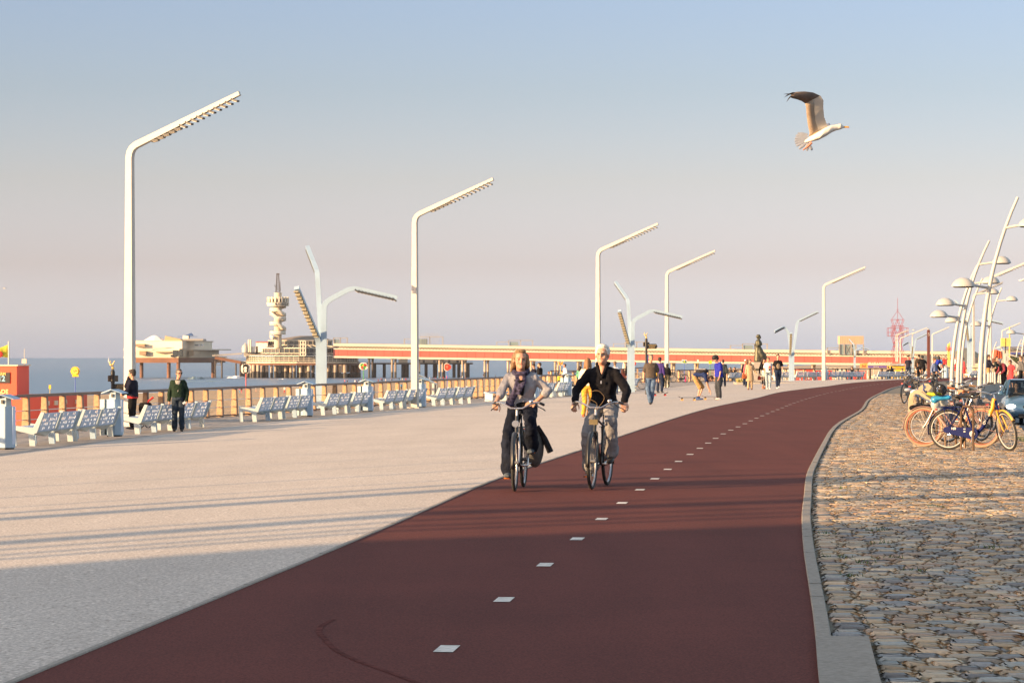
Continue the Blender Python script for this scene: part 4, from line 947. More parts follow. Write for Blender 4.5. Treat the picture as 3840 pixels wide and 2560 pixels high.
m = MB(); m.tube([(-.1, 0, .12), (.1, 0, .78), (.23, 0, .93)], .016, 6); m.tube([(.1, 0, .80), (.26, 0, .92)], .03, 6); m.build('handle', K('red_cloth', (.5, .03, .03)), b_)
for x in (-.12, .1): m = MB(); m.tube([(x+cos(a)*.09, 0, .1+sin(a)*.09) for a in [i*pi/8 for i in range(16)]], .014, 6, close=True); m.build('wheel', black, b_)
# ---- walkers towards the camera
human(at(2441, 1516), radians(3), 'grey-haired man walking in a dark striped short-sleeved shirt and jeans', 1.83, dict(WALK, anL=(.03, .14, .12), knL=(.05, -.02, .50), knR=(-.11, -.03, .5), anR=(-.03, -.1, .085), elR=(-.24, .02, 1.13), wrR=(-.26, -.06, .90), elL=(.24, .02, 1.13), wrL=(.26, -.04, .90)), m_pin, jean, m_shoe, 'short', (.16, .14, .12), sleeve='short', vox=.012, puff=.03, hem=.02, topname='shirt', fat=1.15, yaw=radians(8))
def ex_sat(t, J, hp, Rh):
    m = MB(); m.ell((.17, .10, 1.0), (.12, .08, .2)); m.build('yellow_bag', K('yellow_cloth', (.6, .38, .03)), t, smooth=True)
def skateboard(loc, rz, label, deckc=(.03, .03, .03), wheelc=(.6, .35, .12), flip=False):
    t = thing('skateboard', label, 'skateboard', loc, rz, 'skateboards on the promenade')
    m = MB(); vs = []; N = 14
    for i in range(N+1):
        x = -.40+.8*i/N; e_ = abs(x)/.4; w_ = .10*(1-max(0, e_-.75)**2*9); z = .115+max(0, e_-.68)**2*.55
        vs += [(x, -w_, z), (x, w_, z), (x, -w_, z+.012), (x, w_, z+.012)]
    m.add(vs, [(i*4+a, i*4+b, i*4+4+b, i*4+4+a) for i in range(N) for a, b in ((0, 1), (3, 2), (2, 0), (1, 3))]+[(0, 2, 3, 1), (N*4, N*4+1, N*4+3, N*4+2)]); m.build('deck', M('grip_tape_%d' % int(deckc[0]*100), deckc, .8), t)
    for x in (-.25, .25):
        m = MB(); m.tube([(x, -.08, .05), (x, .08, .05)], .012, 6); m.beam((x, 0, .05), (x, 0, .115), .06, .05); m.build('truck', m_dark, t)
        for y in (-.09, .09): m = MB(); m.tube([(x, y-.02, .038), (x, y+.02, .038)], .036, 12); m.build('wheel', M('urethane_%d' % int(wheelc[1]*100), wheelc, .5), t, smooth=True)
    return t
human(at(2474, 1482)+V(0, 0, .125), radians(150), 'skateboarder in purple shirt carrying a yellow bag, behind the striped-shirt man', 1.72, dict(knR=(-.1, -.08, .5), anR=(-.05, -.12, .085)), K('purple_cloth', (.05, .03, .16)), djean, m_shoe, 'short', vox=.02, extras=ex_sat)
skateboard(at(2475, 1484), .25, 'skateboard with red wheels under the rider behind the striped-shirt man', wheelc=(.55, .03, .03))
skateboard(at(2581, 1502), .15, 'skateboard with curled tips and tan wheels standing alone'); skateboard(at(2668, 1499), .1, 'skateboard held down by the bending youth', (.12, .06, .04))
human(at(2484, 1454), pi, 'dark-haired man in an olive jacket walking away', 1.76, WALK, K('olive_cloth', (.05, .04, .02)), black, m_shoe, 'short', vox=.02, puff=.03)
def ex_pl(t, J, hp, Rh): bag('carrier_bag', K('cream_plastic', (.55, .45, .35)), J['wrR']+V(-.02, -.02, -.28), (.22, .1, .28), t)
human(at(2502, 1456), pi, 'woman in black headscarf and camouflage trousers walking away', 1.68, WALK2, black, m_camo, m_shoe, 'scarf', (.012, .012, .014), vox=.02, puff=.025, extras=ex_pl)
# ---- bending youth with a rucksack
def ex_ruck(t, J, hp, Rh):
    m = MB(); a = J['wai'].lerp(J['nek'], .45)+V(0, 0, .16); R_ = Matrix.Rotation(-.12, 3, 'X')
    m.ell(a, (.17, .27, .13), R_, 12, 8); o = remesh(m, 'rucksack', K('black_nylon', (.02, .02, .025), var=.6, scale=16), t, .02); 
    m = MB(); m.beam(a+V(-.1, -.16, .1), a+V(-.1, .18, .1), .05, .04); m.beam(a+V(.1, -.16, .1), a+V(.1, .18, .1), .05, .04); m.build('strap', K('grey_webbing', (.25, .25, .27)), o)
BEND = dict(pel=(0, .32, .93), wai=(0, .20, 1.02), che=(0, -.03, 1.03), nek=(0, -.20, .93), hed=(0, -.34, .84), shR=(-.15, -.13, .96), shL=(.15, -.13, .96), elR=(-.16, -.2, .68), wrR=(-.12, -.28, .42), elL=(.12, -.2, .62), wrL=(.08, -.32, .33),
            hipR=(-.09, .30, .89), hipL=(.09, .30, .89), knR=(-.10, .08, .50), knL=(.09, .0, .50), anR=(-.09, .18, .085), anL=(.09, .16, .085))
human(at(2634, 1499), radians(78), 'youth in khaki shorts with a black rucksack bending down to a skateboard', 1.74, BEND, K('dark_blue_cloth', (.015, .03, .10)), K('khaki_cloth', (.36, .22, .09), bump_=.6), K('blue_trainers', (.05, .09, .22)), 'short', (.03, .015, .01), sleeve='short', legs='shorts', vox=.016, extras=ex_ruck, handR=((0, -.2, -1), (0, 1, 0), .7), handL=((0, -.2, -1), (0, 1, 0), .7), pitch=.9)
human(at(2695, 1498), radians(-75), 'youth in a bright blue t-shirt and black helmet looking down', 1.76, dict(knR=(-.1, -.05, .5), anR=(-.1, .02, .085), che=(0, .0, 1.29), nek=(0, -.04, 1.45), hed=(0, -.14, 1.60), shR=(-.175, -.01, 1.39), shL=(.175, -.01, 1.39), elR=(-.21, -.0, 1.12), wrR=(-.2, -.05, .88), elL=(.22, 0, 1.12), wrL=(.2, -.04, .88)), K('royal_blue_cloth', (.02, .025, .30)), K('charcoal_denim', (.035, .04, .05), var=.3), m_shoew, 'helmet', (.012, .012, .012), sleeve='short', vox=.014, puff=.03, pitch=.5, topname='t_shirt', hem=.06)
human(at(2699, 1449), radians(160), 'grey-headed man half hidden behind the youth in blue', 1.74, None, K('sand_cloth', (.35, .24, .12)), djean, m_shoe, 'thin', (.3, .27, .24), vox=.02, puff=.02)
human(at(2712, 1451), radians(170), 'man in a dark jacket with a shoulder bag, right behind the youth in blue', 1.8, WALK, K('slate_jacket', (.03, .04, .045)), djean, m_shoe, 'short', vox=.02, puff=.04)
human(at(2796, 1447), pi, 'man in a white cap and dark jacket walking away by the statue', 1.76, WALK2, K('dark_jacket', (.018, .02, .03)), djean, m_shoe, 'cap', (.7, .7, .68), vox=.02, puff=.02)
human(at(2803, 1450), radians(20), 'woman with long brown hair in a pink top', 1.72, None, K('pink_cloth', (.62, .12, .14)), djean, m_shoe, 'long', (.12, .05, .02), vox=.018, yaw=1.2)
def ex_brown(t, J, hp, Rh):
    bag('handbag', K('brown_leather', (.26, .07, .025)), V(-.30, -.02, .78), (.34, .16, .28), t, handle=.2)
    m = MB(); loft(m, [(V(.0, -.0, z), V(1, 0, 0), V(0, 1, 0), a, b) for z, a, b in ((.50, .23, .15), (.75, .215, .15), (.95, .19, .14), (1.05, .17, .13))], 16); m.build('coat_skirt', K('beige_cloth', (.40, .29, .18)), t, smooth=True)
human(at(2812, 1461), radians(8), 'woman in a beige coat and headscarf with a big brown handbag', 1.66, dict(elL=(.26, .02, 1.16), wrL=(.36, -.05, .96), knR=(-.08, -.02, .5), anR=(-.1, -.02, .085)), K('beige_cloth', (.40, .29, .18)), K('beige_cloth', (.40, .29, .18)), K('brown_shoes', (.12, .05, .03)), 'scarf', (.16, .11, .075), vox=.016, puff=.02, extras=ex_brown)
def ex_bl(t, J, hp, Rh):
    bag('handbag', K('red_leather', (.25, .04, .03)), V(-.26, -.05, .64), (.20, .1, .22), t, handle=.16)
    m = MB(); loft(m, [(V(0, 0, z), V(1, 0, 0), V(0, 1, 0), a, b) for z, a, b in ((.72, .20, .15), (.9, .18, .14), (1.08, .15, .12))], 16); m.build('flowered_skirt', K('white_flowered_cloth', (.6, .6, .5), var=.7, scale=9), t, smooth=True)
human(at(2864, 1459), radians(5), 'young woman with curly black hair, black jacket and leggings', 1.68, dict(WALK, anR=(-.06, -.08, .1), anL=(.06, .08, .1)), black, black, K('tan_boots', (.36, .14, .06)), 'curly', (.015, .01, .01), legs='leggings', vox=.015, pitch=.35, yaw=.5, extras=ex_bl)
m_flag = K('white_tee', (.68, .66, .66), var=.06)
def ex_flag(t, J, hp, Rh):
    m = MB(); m.box((.05, -.145, 1.22), (.16, .02, .03), Matrix.Rotation(-.3, 3, 'Y')); m.box((.05, -.146, 1.22), (.035, .02, .14), Matrix.Rotation(-.3, 3, 'Y')); m.build('shirt_print', K('red_cloth', (.5, .03, .03)), t)
    m = MB(); m.ell((.05, -.135, 1.08), (.06, .02, .05)); m.build('shirt_print', black, t)
human(at(2881, 1459), radians(3), 'man in a cap, white printed t-shirt and light jeans', 1.72, dict(WALK2, anR=(-.06, .06, .09), anL=(.07, -.1, .09)), m_flag, ljean, m_shoew, 'cap', (.14, .10, .06), sleeve='short', vox=.015, puff=.015, topname='t_shirt', extras=ex_flag, hem=.03)
def ex_pr(t, J, hp, Rh):
    m = MB(); m.ell((0, -.118, 1.16), (.10, .03, .14)); m.build('shirt_print', K('faded_print', (.22, .17, .12), var=.8, scale=22), t, smooth=True)
human(at(2917, 1458), radians(6), 'tall man in a black v-neck t-shirt and dark jeans', 1.86, WALK, black, djean, m_shoew, 'short', (.03, .02, .015), sleeve='short', vox=.015, topname='t_shirt', extras=ex_pr, hem=.02)
# ---- people between and behind the cyclists
human(at(2204, 1571), radians(172), 'long-haired woman in a white top and mustard trousers walking away', 1.68, dict(WALK, anR=(-.02, .1, .1)), K('cream_top', (.62, .56, .46)), K('mustard_cloth', (.60, .30, .04)), K('tan_boots', (.36, .14, .06)), 'long', (.20, .11, .05), vox=.013)
human(WP(2002, 1472, 168), radians(-60), 'youth in a dark hoodie looking down at a phone', 1.8, dict(elR=(-.2, -.15, 1.16), wrR=(-.1, -.34, 1.18), elL=(.2, -.15, 1.16), wrL=(.1, -.34, 1.18)), navy, djean, m_shoe, 'short', vox=.02, pitch=.5, puff=.02, group=None)
human(WP(2024, 1471, 164), radians(-110), 'person in a black hooded jacket phoning beside the railing', 1.82, dict(elR=(-.22, -.12, 1.2), wrR=(-.1, -.13, 1.5)), black, K('pale_trousers', (.36, .30, .24)), m_shoe, 'short', vox=.02, puff=.04)
human(WP(2058, 1466, 172), radians(-40), 'red-haired child behind the railing', 1.25, None, K('patterned_top', (.45, .35, .28), var=.5, scale=20), jean, m_shoe, 'short', (.22, .06, .02), vox=.022)
human(WP(2098, 1460, 180), radians(20), 'child in a yellow green shirt behind the railing', 1.1, None, K('lime_cloth', (.4, .42, .05)), djean, m_shoe, 'short', vox=.025)
human(WP(2118, 1452, 190), radians(-60), 'woman with tied-up black hair in a white jacket', 1.66, None, K('white_jacket', (.62, .6, .6)), djean, m_shoe, 'bun', (.01, .01, .012), vox=.02)
human(WP(2174, 1466, 160), radians(150), 'person in a green and orange top left of the long-haired woman', 1.5, None, K('green_orange_cloth', (.12, .35, .22), var=.8, scale=5), djean, m_shoe, 'curly', (.04, .025, .02), vox=.022)
human(WP(2306, 1478, 150), radians(165), 'man in a light blue shirt seen from behind, above the cyclist\'s shoulder', 1.84, None, K('light_blue_shirt', (.42, .48, .60)), jean, m_shoe, 'short', (.16, .10, .06), vox=.02, puff=.02)
human(WP(2336, 1465, 160), radians(150), 'dark red-haired person low behind the cyclist\'s shoulder', 1.3, None, K('dark_wine_cloth', (.06, .015, .015)), djean, m_shoe, 'curly', (.06, .015, .01), vox=.022)
human(at(2362, 1462), radians(170), 'person in a black jacket with a ponytail standing behind a bench', 1.88, dict(anR=(-.04, 0, .085), anL=(.05, .02, .085)), black, K('blue_cloth', (.02, .04, .16)), m_shoe, 'pony', (.09, .05, .03), vox=.018, puff=.035)
# ---- seated and far people
def sit_on(u, lbl, top_, hair_, hc, rz=1.6, dz=0, **k):
    p, t_ = row_u(u); n_ = V(-t_.y, t_.x, 0); rr = atan2(t_.y, t_.x)+pi; q = p+n_*.25
    return human((q.x, q.y, -.5+dz), rr, lbl, 1.7, SIT, top_, djean, m_shoe, hair_, hc, vox=.024, puff=.03, **k)
sit_on(2750, 'person in black sitting on the bench left of the statue, nearer the bin', black, 'short', (.03, .02, .02)); sit_on(2766, 'hunched person in black on the bench left of the statue', black, 'short', (.06, .03, .02))
sit_on(3202, 'person in black sitting hunched on the bench below the boxy cabin', black, 'short', (.1, .05, .03)); sit_on(3338, 'left person of a couple sitting in black on the far bench', black, 'short', (.04, .03, .02)); sit_on(3350, 'right person of a couple sitting in black on the far bench', black, 'scarf', (.012, .012, .014))
human(at(3406, 1421)+V(0, 0, 0), pi, 'man in a dark t-shirt and a small hat seen from behind', 1.80, dict(anR=(-.2, 0, .085), knR=(-.14, 0, .5)), K('ink_cloth', (.02, .02, .035)), djean, m_shoe, 'hat', (.012, .012, .014), sleeve='short', vox=.02, puff=.015)
human(at(3446, 1423), pi, 'man in a brown jacket walking away beside the far cyclist', 1.84, WALK, K('brown_jacket', (.035, .025, .018)), black, m_shoe, 'short', vox=.022, puff=.03)
def ex_kid(t, J, hp, Rh): bag('shoulder_bag', K('orange_print', (.5, .25, .12), var=.6), V(.02, -.16, .86), (.3, .12, .18), t, handle=0)
human(at(3504, 1452), radians(60), 'boy with tousled brown hair in a blue pullover walking by the bikes', 1.60, dict(WALK), K('dusty_blue_wool', (.14, .19, .34)), black, m_shoe, 'messy', (.12, .055, .025), vox=.016, puff=.02, extras=ex_kid)
human(at(3612, 1424), radians(120), 'figure in a red dress far behind the leaning lamps', 1.6, None, K('red_dress', (.5, .05, .06)), K('red_dress', (.5, .05, .06)), m_shoe, 'short', legs='skirt', vox=.025)
human(at(3707, 1437), radians(75), 'man in navy jacket and beige shorts leaning towards the bollards', 1.80, dict(elR=(-.2, -.16, 1.16), wrR=(-.2, -.36, 1.0), elL=(.2, -.16, 1.16), wrL=(.2, -.38, 1.0), nek=(0, -.02, 1.46)), navy, K('khaki_cloth', (.36, .22, .09), bump_=.6), m_shoe, 'short', legs='shorts', vox=.018, puff=.03)
human(at(3737, 1437), radians(40), 'dark-haired woman in a dark jacket facing the man in navy', 1.68, dict(elR=(-.22, -.12, 1.14), wrR=(-.12, -.3, 1.05)), K('green_black_cloth', (.025, .035, .035)), black, m_shoe, 'bob', (.03, .02, .015), vox=.018)
human(WP(3764, 1462, 128), radians(-70), 'white-haired man in a plaid shirt and dark waistcoat behind the car', 1.66, dict(nek=(0, -.16, 1.30), hed=(0, -.27, 1.43), che=(0, -.05, 1.2), shR=(-.175, -.1, 1.27), shL=(.175, -.1, 1.27), elR=(-.24, -.12, 1.0), wrR=(-.2, -.28, .86), elL=(.24, -.1, 1.0), wrL=(.2, -.26, .86)), m_plaid, black, m_shoe, 'short', (.55, .52, .48), vox=.016, puff=.03, extras=lambda t, J, hp, Rh: (lambda m: (loft(m, [(J['pel'], V(1, 0, 0), V(0, 1, 0), .215, .17), (J['che'], V(1, 0, 0), V(0, 1, 0), .222, .175), (J['nek']+V(0, .03, -.02), V(1, 0, 0), V(0, 1, 0), .12, .12)], 14), m.build('waistcoat', black, t, smooth=True)))(MB()))
human(WP(3792, 1462, 132), radians(-50), 'woman in a red dress and sunglasses looking down, behind the car', 1.5, dict(hed=(0, -.1, 1.6)), K('red_dress', (.5, .05, .06)), K('red_dress', (.5, .05, .06)), m_shoe, 'bun', (.10, .04, .02), legs='skirt', sleeve='short', vox=.018, pitch=.5)
human(WP(3829, 1450, 150), radians(-85), 'man in a grey jacket walking left at the right edge', 1.72, WALK2, K('grey_jacket_cloth', (.10, .10, .105)), black, m_shoe, 'short', (.10, .05, .025), vox=.018, puff=.03, pitch=.3)
# ================================================================== BICYCLES
m_rub = M('tyre_rubber', (.02, .02, .02), .8); m_chr = M('chrome', (.6, .6, .6), .22, .9, var=.03); m_alu = M('brushed_aluminium', (.45, .45, .46), .35, .8, var=.05)
m_lth = M('brown_leather_saddle', (.35, .11, .03), .5); m_org = M('amber_reflector', (.6, .15, .02), .4)
m_plast = M('black_plastic', (.018, .018, .02), .4)
def ring(c, R_, r, n=36, k=8, a0=0, a1=2*pi):
    full = abs(a1-a0-2*pi) < 1e-6; P = [Vector(c)+Vector((0, cos(a0+(a1-a0)*i/n)*R_, sin(a0+(a1-a0)*i/n)*R_)) for i in range(n if full else n+1)]
    m = MB(); m.tube(P, r, k, close=full, up=(1, 0, 0)); return m
def bicycle(loc, rz, label, frame='step', col=None, tyre=None, rim=None, guard=None, steer=0, lean=0, R_=.345, saddle=None, grip=None, rack=True, case=None, bar='swept', crank=1.2, cat='bicycle', front_rack=False, light='round', fguard=None, forkc=None, group='bicycles parked on the cobbles'):
    t = thing('bicycle', label, cat, loc, rz, group); t.rotation_euler = (0, lean, rz)
    fc = M('frame_%02d%02d%02d' % tuple(int(c*99) for c in col), col, .3, .1, var=.04, coat=.4); tyre = tyre or m_rub; rim = rim or m_alu; gc = guard or fc; saddle = saddle or m_plast; grip = grip or m_plast; forkc = forkc or fc
    ra = Vector((0, .54, R_)); fa = Vector((0, -.54, R_)); bb = Vector((0, .08, .29)); st = Vector((0, .26, .80)); hb = Vector((0, -.35, .70)); ht = Vector((0, -.29, .90))
    ax = (ht-hb).normalized(); Ms = Matrix.Translation(hb) @ Matrix.Rotation(steer, 4, ax) @ Matrix.Translation(-hb)
    def wheel(c, front):
        m = MB(); m.tube([c+V(-.045, 0, 0), c+V(.045, 0, 0)], .022, 10)
        for i in range(28):
            a = 2*pi*i/28; b = a+(.35 if i % 2 else -.35); s_ = .025 if i % 2 else -.025
            m.tube([c+V(s_, cos(b)*.02, sin(b)*.02), c+V(0, cos(a)*(R_-.04), sin(a)*(R_-.04))], .0011, 3, caps=False)
        w_ = m.build('wheel', M('spoke_steel', (.25, .25, .25), .4, .6), t, smooth=True)
        ring(c, R_-.021, .0215).build('tyre', tyre, w_, smooth=True)
        m = ring(c, R_-.047, .0115, k=6); m.build('rim', rim, w_, smooth=True)
        if front and steer: w_.matrix_local = Ms
        return w_
    wheel(ra, 0); wheel(fa, 1)
    m = MB()
    if frame == 'step':
        m.tube([hb+ax*.10, (0, -.24, .62), (0, -.12, .40), (0, -.02, .30), bb], .021 if cat != 'x' else .02, 10)
    elif frame == 'thick':
        m.tube([ht-ax*.03, (0, -.2, .62), (0, -.08, .40), (0, .0, .31), bb], [.034, .034, .032, .03, .03], 12)
    elif frame == 'loop':
        m.tube([hb+ax*.12, (0, -.20, .66), (0, -.02, .42), (0, .10, .38)], .016, 8); m.tube([hb, (0, -.22, .50), (0, -.08, .33), bb], .018, 8)
    else:
        m.tube([ht-ax*.03, st+V(0, -.01, -.04)], .015, 8); m.tube([hb+ax*.03, bb], .018, 8)
    m.tube([bb, st], .017, 8)
    for s_ in (-1, 1): m.tube([bb+V(s_*.03, 0, 0), ra+V(s_*.055, 0, 0)], .011, 6); m.tube([st+V(s_*.012, .01, -.04), ra+V(s_*.055, 0, 0)], .009, 6)
    m.tube([hb, ht], .021, 10); m.build('frame', fc, t, smooth=True)
    m = MB()
    for s_ in (-1, 1): m.tube([hb+V(s_*.03, 0, -.015), V(s_*.045, -.43, .52), V(s_*.048, -.50, .40), fa+V(s_*.048, 0, 0)], [.014, .013, .011, .009], 8)
    m.tube([hb+V(-.035, 0, -.01), hb+V(.035, 0, -.01)], .018, 8); o = m.build('fork', forkc, t, smooth=True); o.matrix_local = Ms
    m = MB(); top = ht+ax*.085; m.tube([ht, top], .014, 8); hc = top+V(0, -.03, .01)
    if bar == 'swept':
        for s_ in (-1, 1): m.tube([hc, hc+V(s_*.07, -.01, .0), hc+V(s_*.15, .01, .045), hc+V(s_*.22, .06, .07), hc+V(s_*.27, .14, .065), hc+V(s_*.30, .24, .045)], .0115, 8)
        g0, g1 = V(.27, .13, .066), V(.305, .26, .042)
    elif bar == 'flat':
        for s_ in (-1, 1): m.tube([hc, hc+V(s_*.12, 0, .03), hc+V(s_*.31, .07, .03)], .0115, 8)
        g0, g1 = V(.20, .03, .03), V(.32, .075, .03)
    hbar = m.build('handlebar', m_chr, t, smooth=True); hbar.matrix_local = Ms
    for s_ in (-1, 1): m = MB(); m.tube([hc+V(s_*g0.x, g0.y, g0.z), hc+V(s_*g1.x, g1.y, g1.z)], .018, 8); m.build('grip', grip, hbar, smooth=True)
    for s_ in (-1, 1): m = MB(); m.tube([hc+V(s_*.22, .03, .06), hc+V(s_*.26, .05, .02), hc+V(s_*.31, .16, -.01), hc+V(s_*.33, .2, -.03)], .007, 6); m.build('brake_lever', m_plast, hbar, smooth=True)
    m = MB(); m.ell(hc+V(.17, .03, .085), (.03, .03, .022)); m.build('bell', m_chr, hbar, smooth=True)
    sp_ = V(0, .29, .90); m = MB(); m.tube([st, sp_], .012, 8); m.build('seat_post', m_chr, t, smooth=True)
    m = MB(); loft(m, [(V(0, y, .935+dz), V(1, 0, 0), V(0, 0, 1), a, .025) for y, a, dz in ((.12, .016, 0), (.17, .022, 0), (.26, .045, 0), (.33, .085, .005), (.39, .095, .01), (.43, .06, .01))], 12)
    for s_ in (-1, 1): m.tube([(s_*.05, .4, .90), (s_*.05, .34, .88)], .022, 8)
    m.build('saddle', saddle, t, smooth=50)
    def arc(c, a0, a1, front):
        m = MB(); n = 18; vs = []; Rm = R_+.022
        for i in range(n+1):
            a = a0+(a1-a0)*i/n; d = V(0, cos(a), sin(a))
            for x, dr in ((-.028, -.008), (0, .004), (.028, -.008)): vs.append(c+d*(Rm+dr)+V(x, 0, 0))
        m.add(vs, [(i*3+k, i*3+k+1, i*3+3+k+1, i*3+3+k) for i in range(n) for k in range(2)])
        for s_ in (-1, 1): m.tube([c+V(s_*.05, 0, 0), c+V(s_*.027, cos(a0 if not front else a1)*Rm, sin(a0 if not front else a1)*Rm)], .003, 4)
        o = m.build('mudguard', fguard if front and fguard else gc, t, smooth=True)
        so = o.modifiers.new('s', 'SOLIDIFY'); so.thickness = .003
        if front: o.matrix_local = Ms
    arc(ra, -.25, 2.5, 0); arc(fa, 1.25 if fguard else .9, 2.5 if fguard else 3.3, 1)
    if rack:
        m = MB()
        for x in (-.055, 0, .055): m.tube([(x, .30, .745), (x, .74, .745)], .006, 6)
        for y in (.34, .5, .66, .74): m.tube([(-.055, y, .745), (.055, y, .745)], .005, 6)
        for s_ in (-1, 1): m.tube([(s_*.055, .60, .745), ra+V(s_*.06, 0, 0)], .006, 6); m.tube([(s_*.055, .42, .745), ra+V(s_*.06, 0, 0)], .006, 6)
        m.build('luggage_rack', fc if rack is True else rack, t, smooth=True)
        m = MB(); m.box((0, .76, .70), (.07, .03, .04)); m.build('rear_light', M('red_lens', (.4, .02, .02), .3), t)
    cc = case or m_plast
    m = MB(); prof = [(.54+.07*cos(a), R_+.055*sin(a)) for a in [-1.4+2.8*i/8 for i in range(9)]]+[(.08-.10*cos(a), .29+.105*sin(a)) for a in [1.5-3.0*i/10 for i in range(11)]]
    m.prism([(y, z) for y, z in prof], .035, Matrix.Translation((-.065, 0, 0)) @ Matrix.Rotation(pi/2, 4, 'Z')); bevel_mod(m.build('chain_case', cc, t), .008)
    for s_ in (-1, 1):
        e_ = V(0, cos(crank+(pi if s_ > 0 else 0))*.17, sin(crank+(pi if s_ > 0 else 0))*.17); b0 = bb+V(s_*.095, 0, 0)
        m = MB(); m.tube([bb+V(s_*.02, 0, 0), b0, b0+e_], [.016, .016, .011], 8)
        if s_ < 0: m.tube([bb+V(-.09, 0, 0), bb+V(-.10, 0, 0)], .05, 16)
        o = m.build('crank', m_chr, t, smooth=40)
        m = MB(); m.box(b0+e_+V(s_*.055, 0, 0), (.09, .08, .025)); m.build('pedal', m_plast, o)
        m = MB(); m.box(b0+e_+V(s_*.055, -.042, 0), (.07, .006, .016)); m.build('reflector', m_org, o)
    if light == 'round': m = MB(); m.tube([hb+V(0, -.05, .10), hb+V(0, -.11, .11)], [.025, .04], 12); m.tube([hb+V(0, -.11, .11), hb+V(0, -.125, .11)], [.045, .04], 12)
    else: m = MB(); m.box(hb+V(0, -.09, .12), (.105, .05, .065))
    o = m.build('headlight', m_chr if light == 'round' else M('yellowed_lens', (.13, .10, .045), .5), t, smooth=40); o.matrix_local = Ms
    m = MB(); m.tube([bb+V(.04, .05, -.02), bb+V(.12, .16 if cat != 'bicycle ridden' else .3, -.27 if lean or group else .02)], .008, 6); m.build('kickstand', m_chr, t)
    if front_rack:
        m = MB()
        for x in (-.15, -.05, .05, .15): m.tube([(x, -.72, .80), (x, -.40, .80)], .007, 6)
        for y in (-.72, -.4): m.tube([(-.15, y, .80), (.15, y, .80)], .007, 6)
        for x in (-.15, .15): m.tube([(x, -.72, .80), (x, -.72, .92), (x*.6, -.5, .45)], .007, 6)
        o = m.build('front_rack', m_plast, t); o.matrix_local = Ms
    return t
# ---- the woman and her bicycle
wl = V(.088, 32.56, .006); wrz = radians(-5.9)
wb = bicycle(wl, wrz, 'black city bicycle ridden by the woman in the grey cardigan', 'step', (.015, .017, .018), crank=pi/2-.45+pi, steer=.02, cat='bicycle', group=None, forkc=m_alu, guard=m_plast)
m = MB(); m.ell((.145, .50, .50), (.115, .17, .26)); o = remesh(m, 'pannier_bag', K('grey_canvas', (.12, .12, .115)), wb, .015)
m = MB(); m.tube([(.18, .45, .76), (.27, .46, .60), (.34, .48, .44)], [.05, .07, .075], 10, flat=.55); m.build('hanging_cloth', K('black_nylon', (.02, .02, .025)), wb, smooth=True)
def ex_woman(t, J, hp, Rh):
    m = MB()
    loft(m, [(V(.0, .085, 1.335), V(1, 0, 0), V(0, 1, .3), .07, .03), (V(0, .12, 1.25), V(1, 0, 0), V(0, 1, .3), .055, .04), (V(.02, .155, 1.15), V(1, 0, 0), V(0, 1, .2), .02, .05)], 12); m.build('black_top', black, t, smooth=True)
    m = MB(); loft(m, [(V(0, .15, 1.42), V(1, 0, 0), V(0, 1, .2), .055, .04), (V(0, .10, 1.33), V(1, 0, 0), V(0, 1, .3), .05, .03)], 12); m.build('neckline', m_skin, t, smooth=True)
    m = MB(); n0 = J['nek']
    m.tube([n0+V(cos(a)*.085, sin(a)*.08-.005, .005-.03*sin(-a)) for a in [i*pi/8 for i in range(16)]], .034, 8, close=True)
    m.tube([n0+V(.045, -.07, -.02), n0+V(.045, -.115, -.12), n0+V(0, -.135, -.2), n0+V(-.03, -.13, -.27)], [.03, .035, .04, .035], 10, flat=.6)
    m.tube([n0+V(-.05, -.07, -.01), n0+V(-.02, -.12, -.10), n0+V(-.05, -.13, -.24), n0+V(-.12, -.10, -.36), n0+V(-.13, -.09, -.42)], [.03, .038, .045, .055, .06], 10, flat=.5)
    remesh(m, 'scarf', K('speckled_navy_scarf', (.05, .045, .085), var=.9, scale=34), t, .009, 2)
    m = MB(); m.ell((.02, .20, 1.02), (.13, .035, .05)); m.build('dark_hem', black, t, smooth=True)
    m = MB()
    for z in (1.07, 1.115): m.ell((.035, .158, z), (.008, .006, .008))
    m.build('button', m_chr, t)
m_card = K('light_grey_cardigan', (.30, .30, .325), var=.10, scale=22, bump_=.5)
wb_rider = human(wl, wrz, 'woman in a light grey cardigan and patterned scarf cycling, one hand on her hip', 1.75, dict(
    pel=(.02, .30, 1.01), wai=(.01, .30, 1.13), che=(.01, .25, 1.29), nek=(.0, .20, 1.43), hed=(.0, .155, 1.575), shR=(-.165, .21, 1.375), shL=(.17, .23, 1.375), elR=(-.235, .13, 1.19), wrR=(-.285, -.02, 1.05), elL=(.335, .26, 1.205), wrL=(.19, .17, 1.06),
    hipR=(-.075, .29, .98), hipL=(.10, .29, .98), knR=(-.135, -.03, .64), knL=(.145, -.12, .84), anR=(-.135, .03, .215), anL=(.135, .16, .505)),
    m_card, K('indigo_jeans', (.005, .008, .018), var=.55, scale=7), K('grey_canvas_shoes', (.09, .11, .13)), 'bob', (.25, .155, .075), sleeve='rolled', vox=.0075, yaw=.22, pitch=-.08, puff=.006, hem=.03, flare=.030, topname='cardigan',
    handR=((.05, -1, -.35), (0, .1, -1), 1.25), handL=((-1, -.2, -.3), (0, .7, -.6), .5), extras=ex_woman)
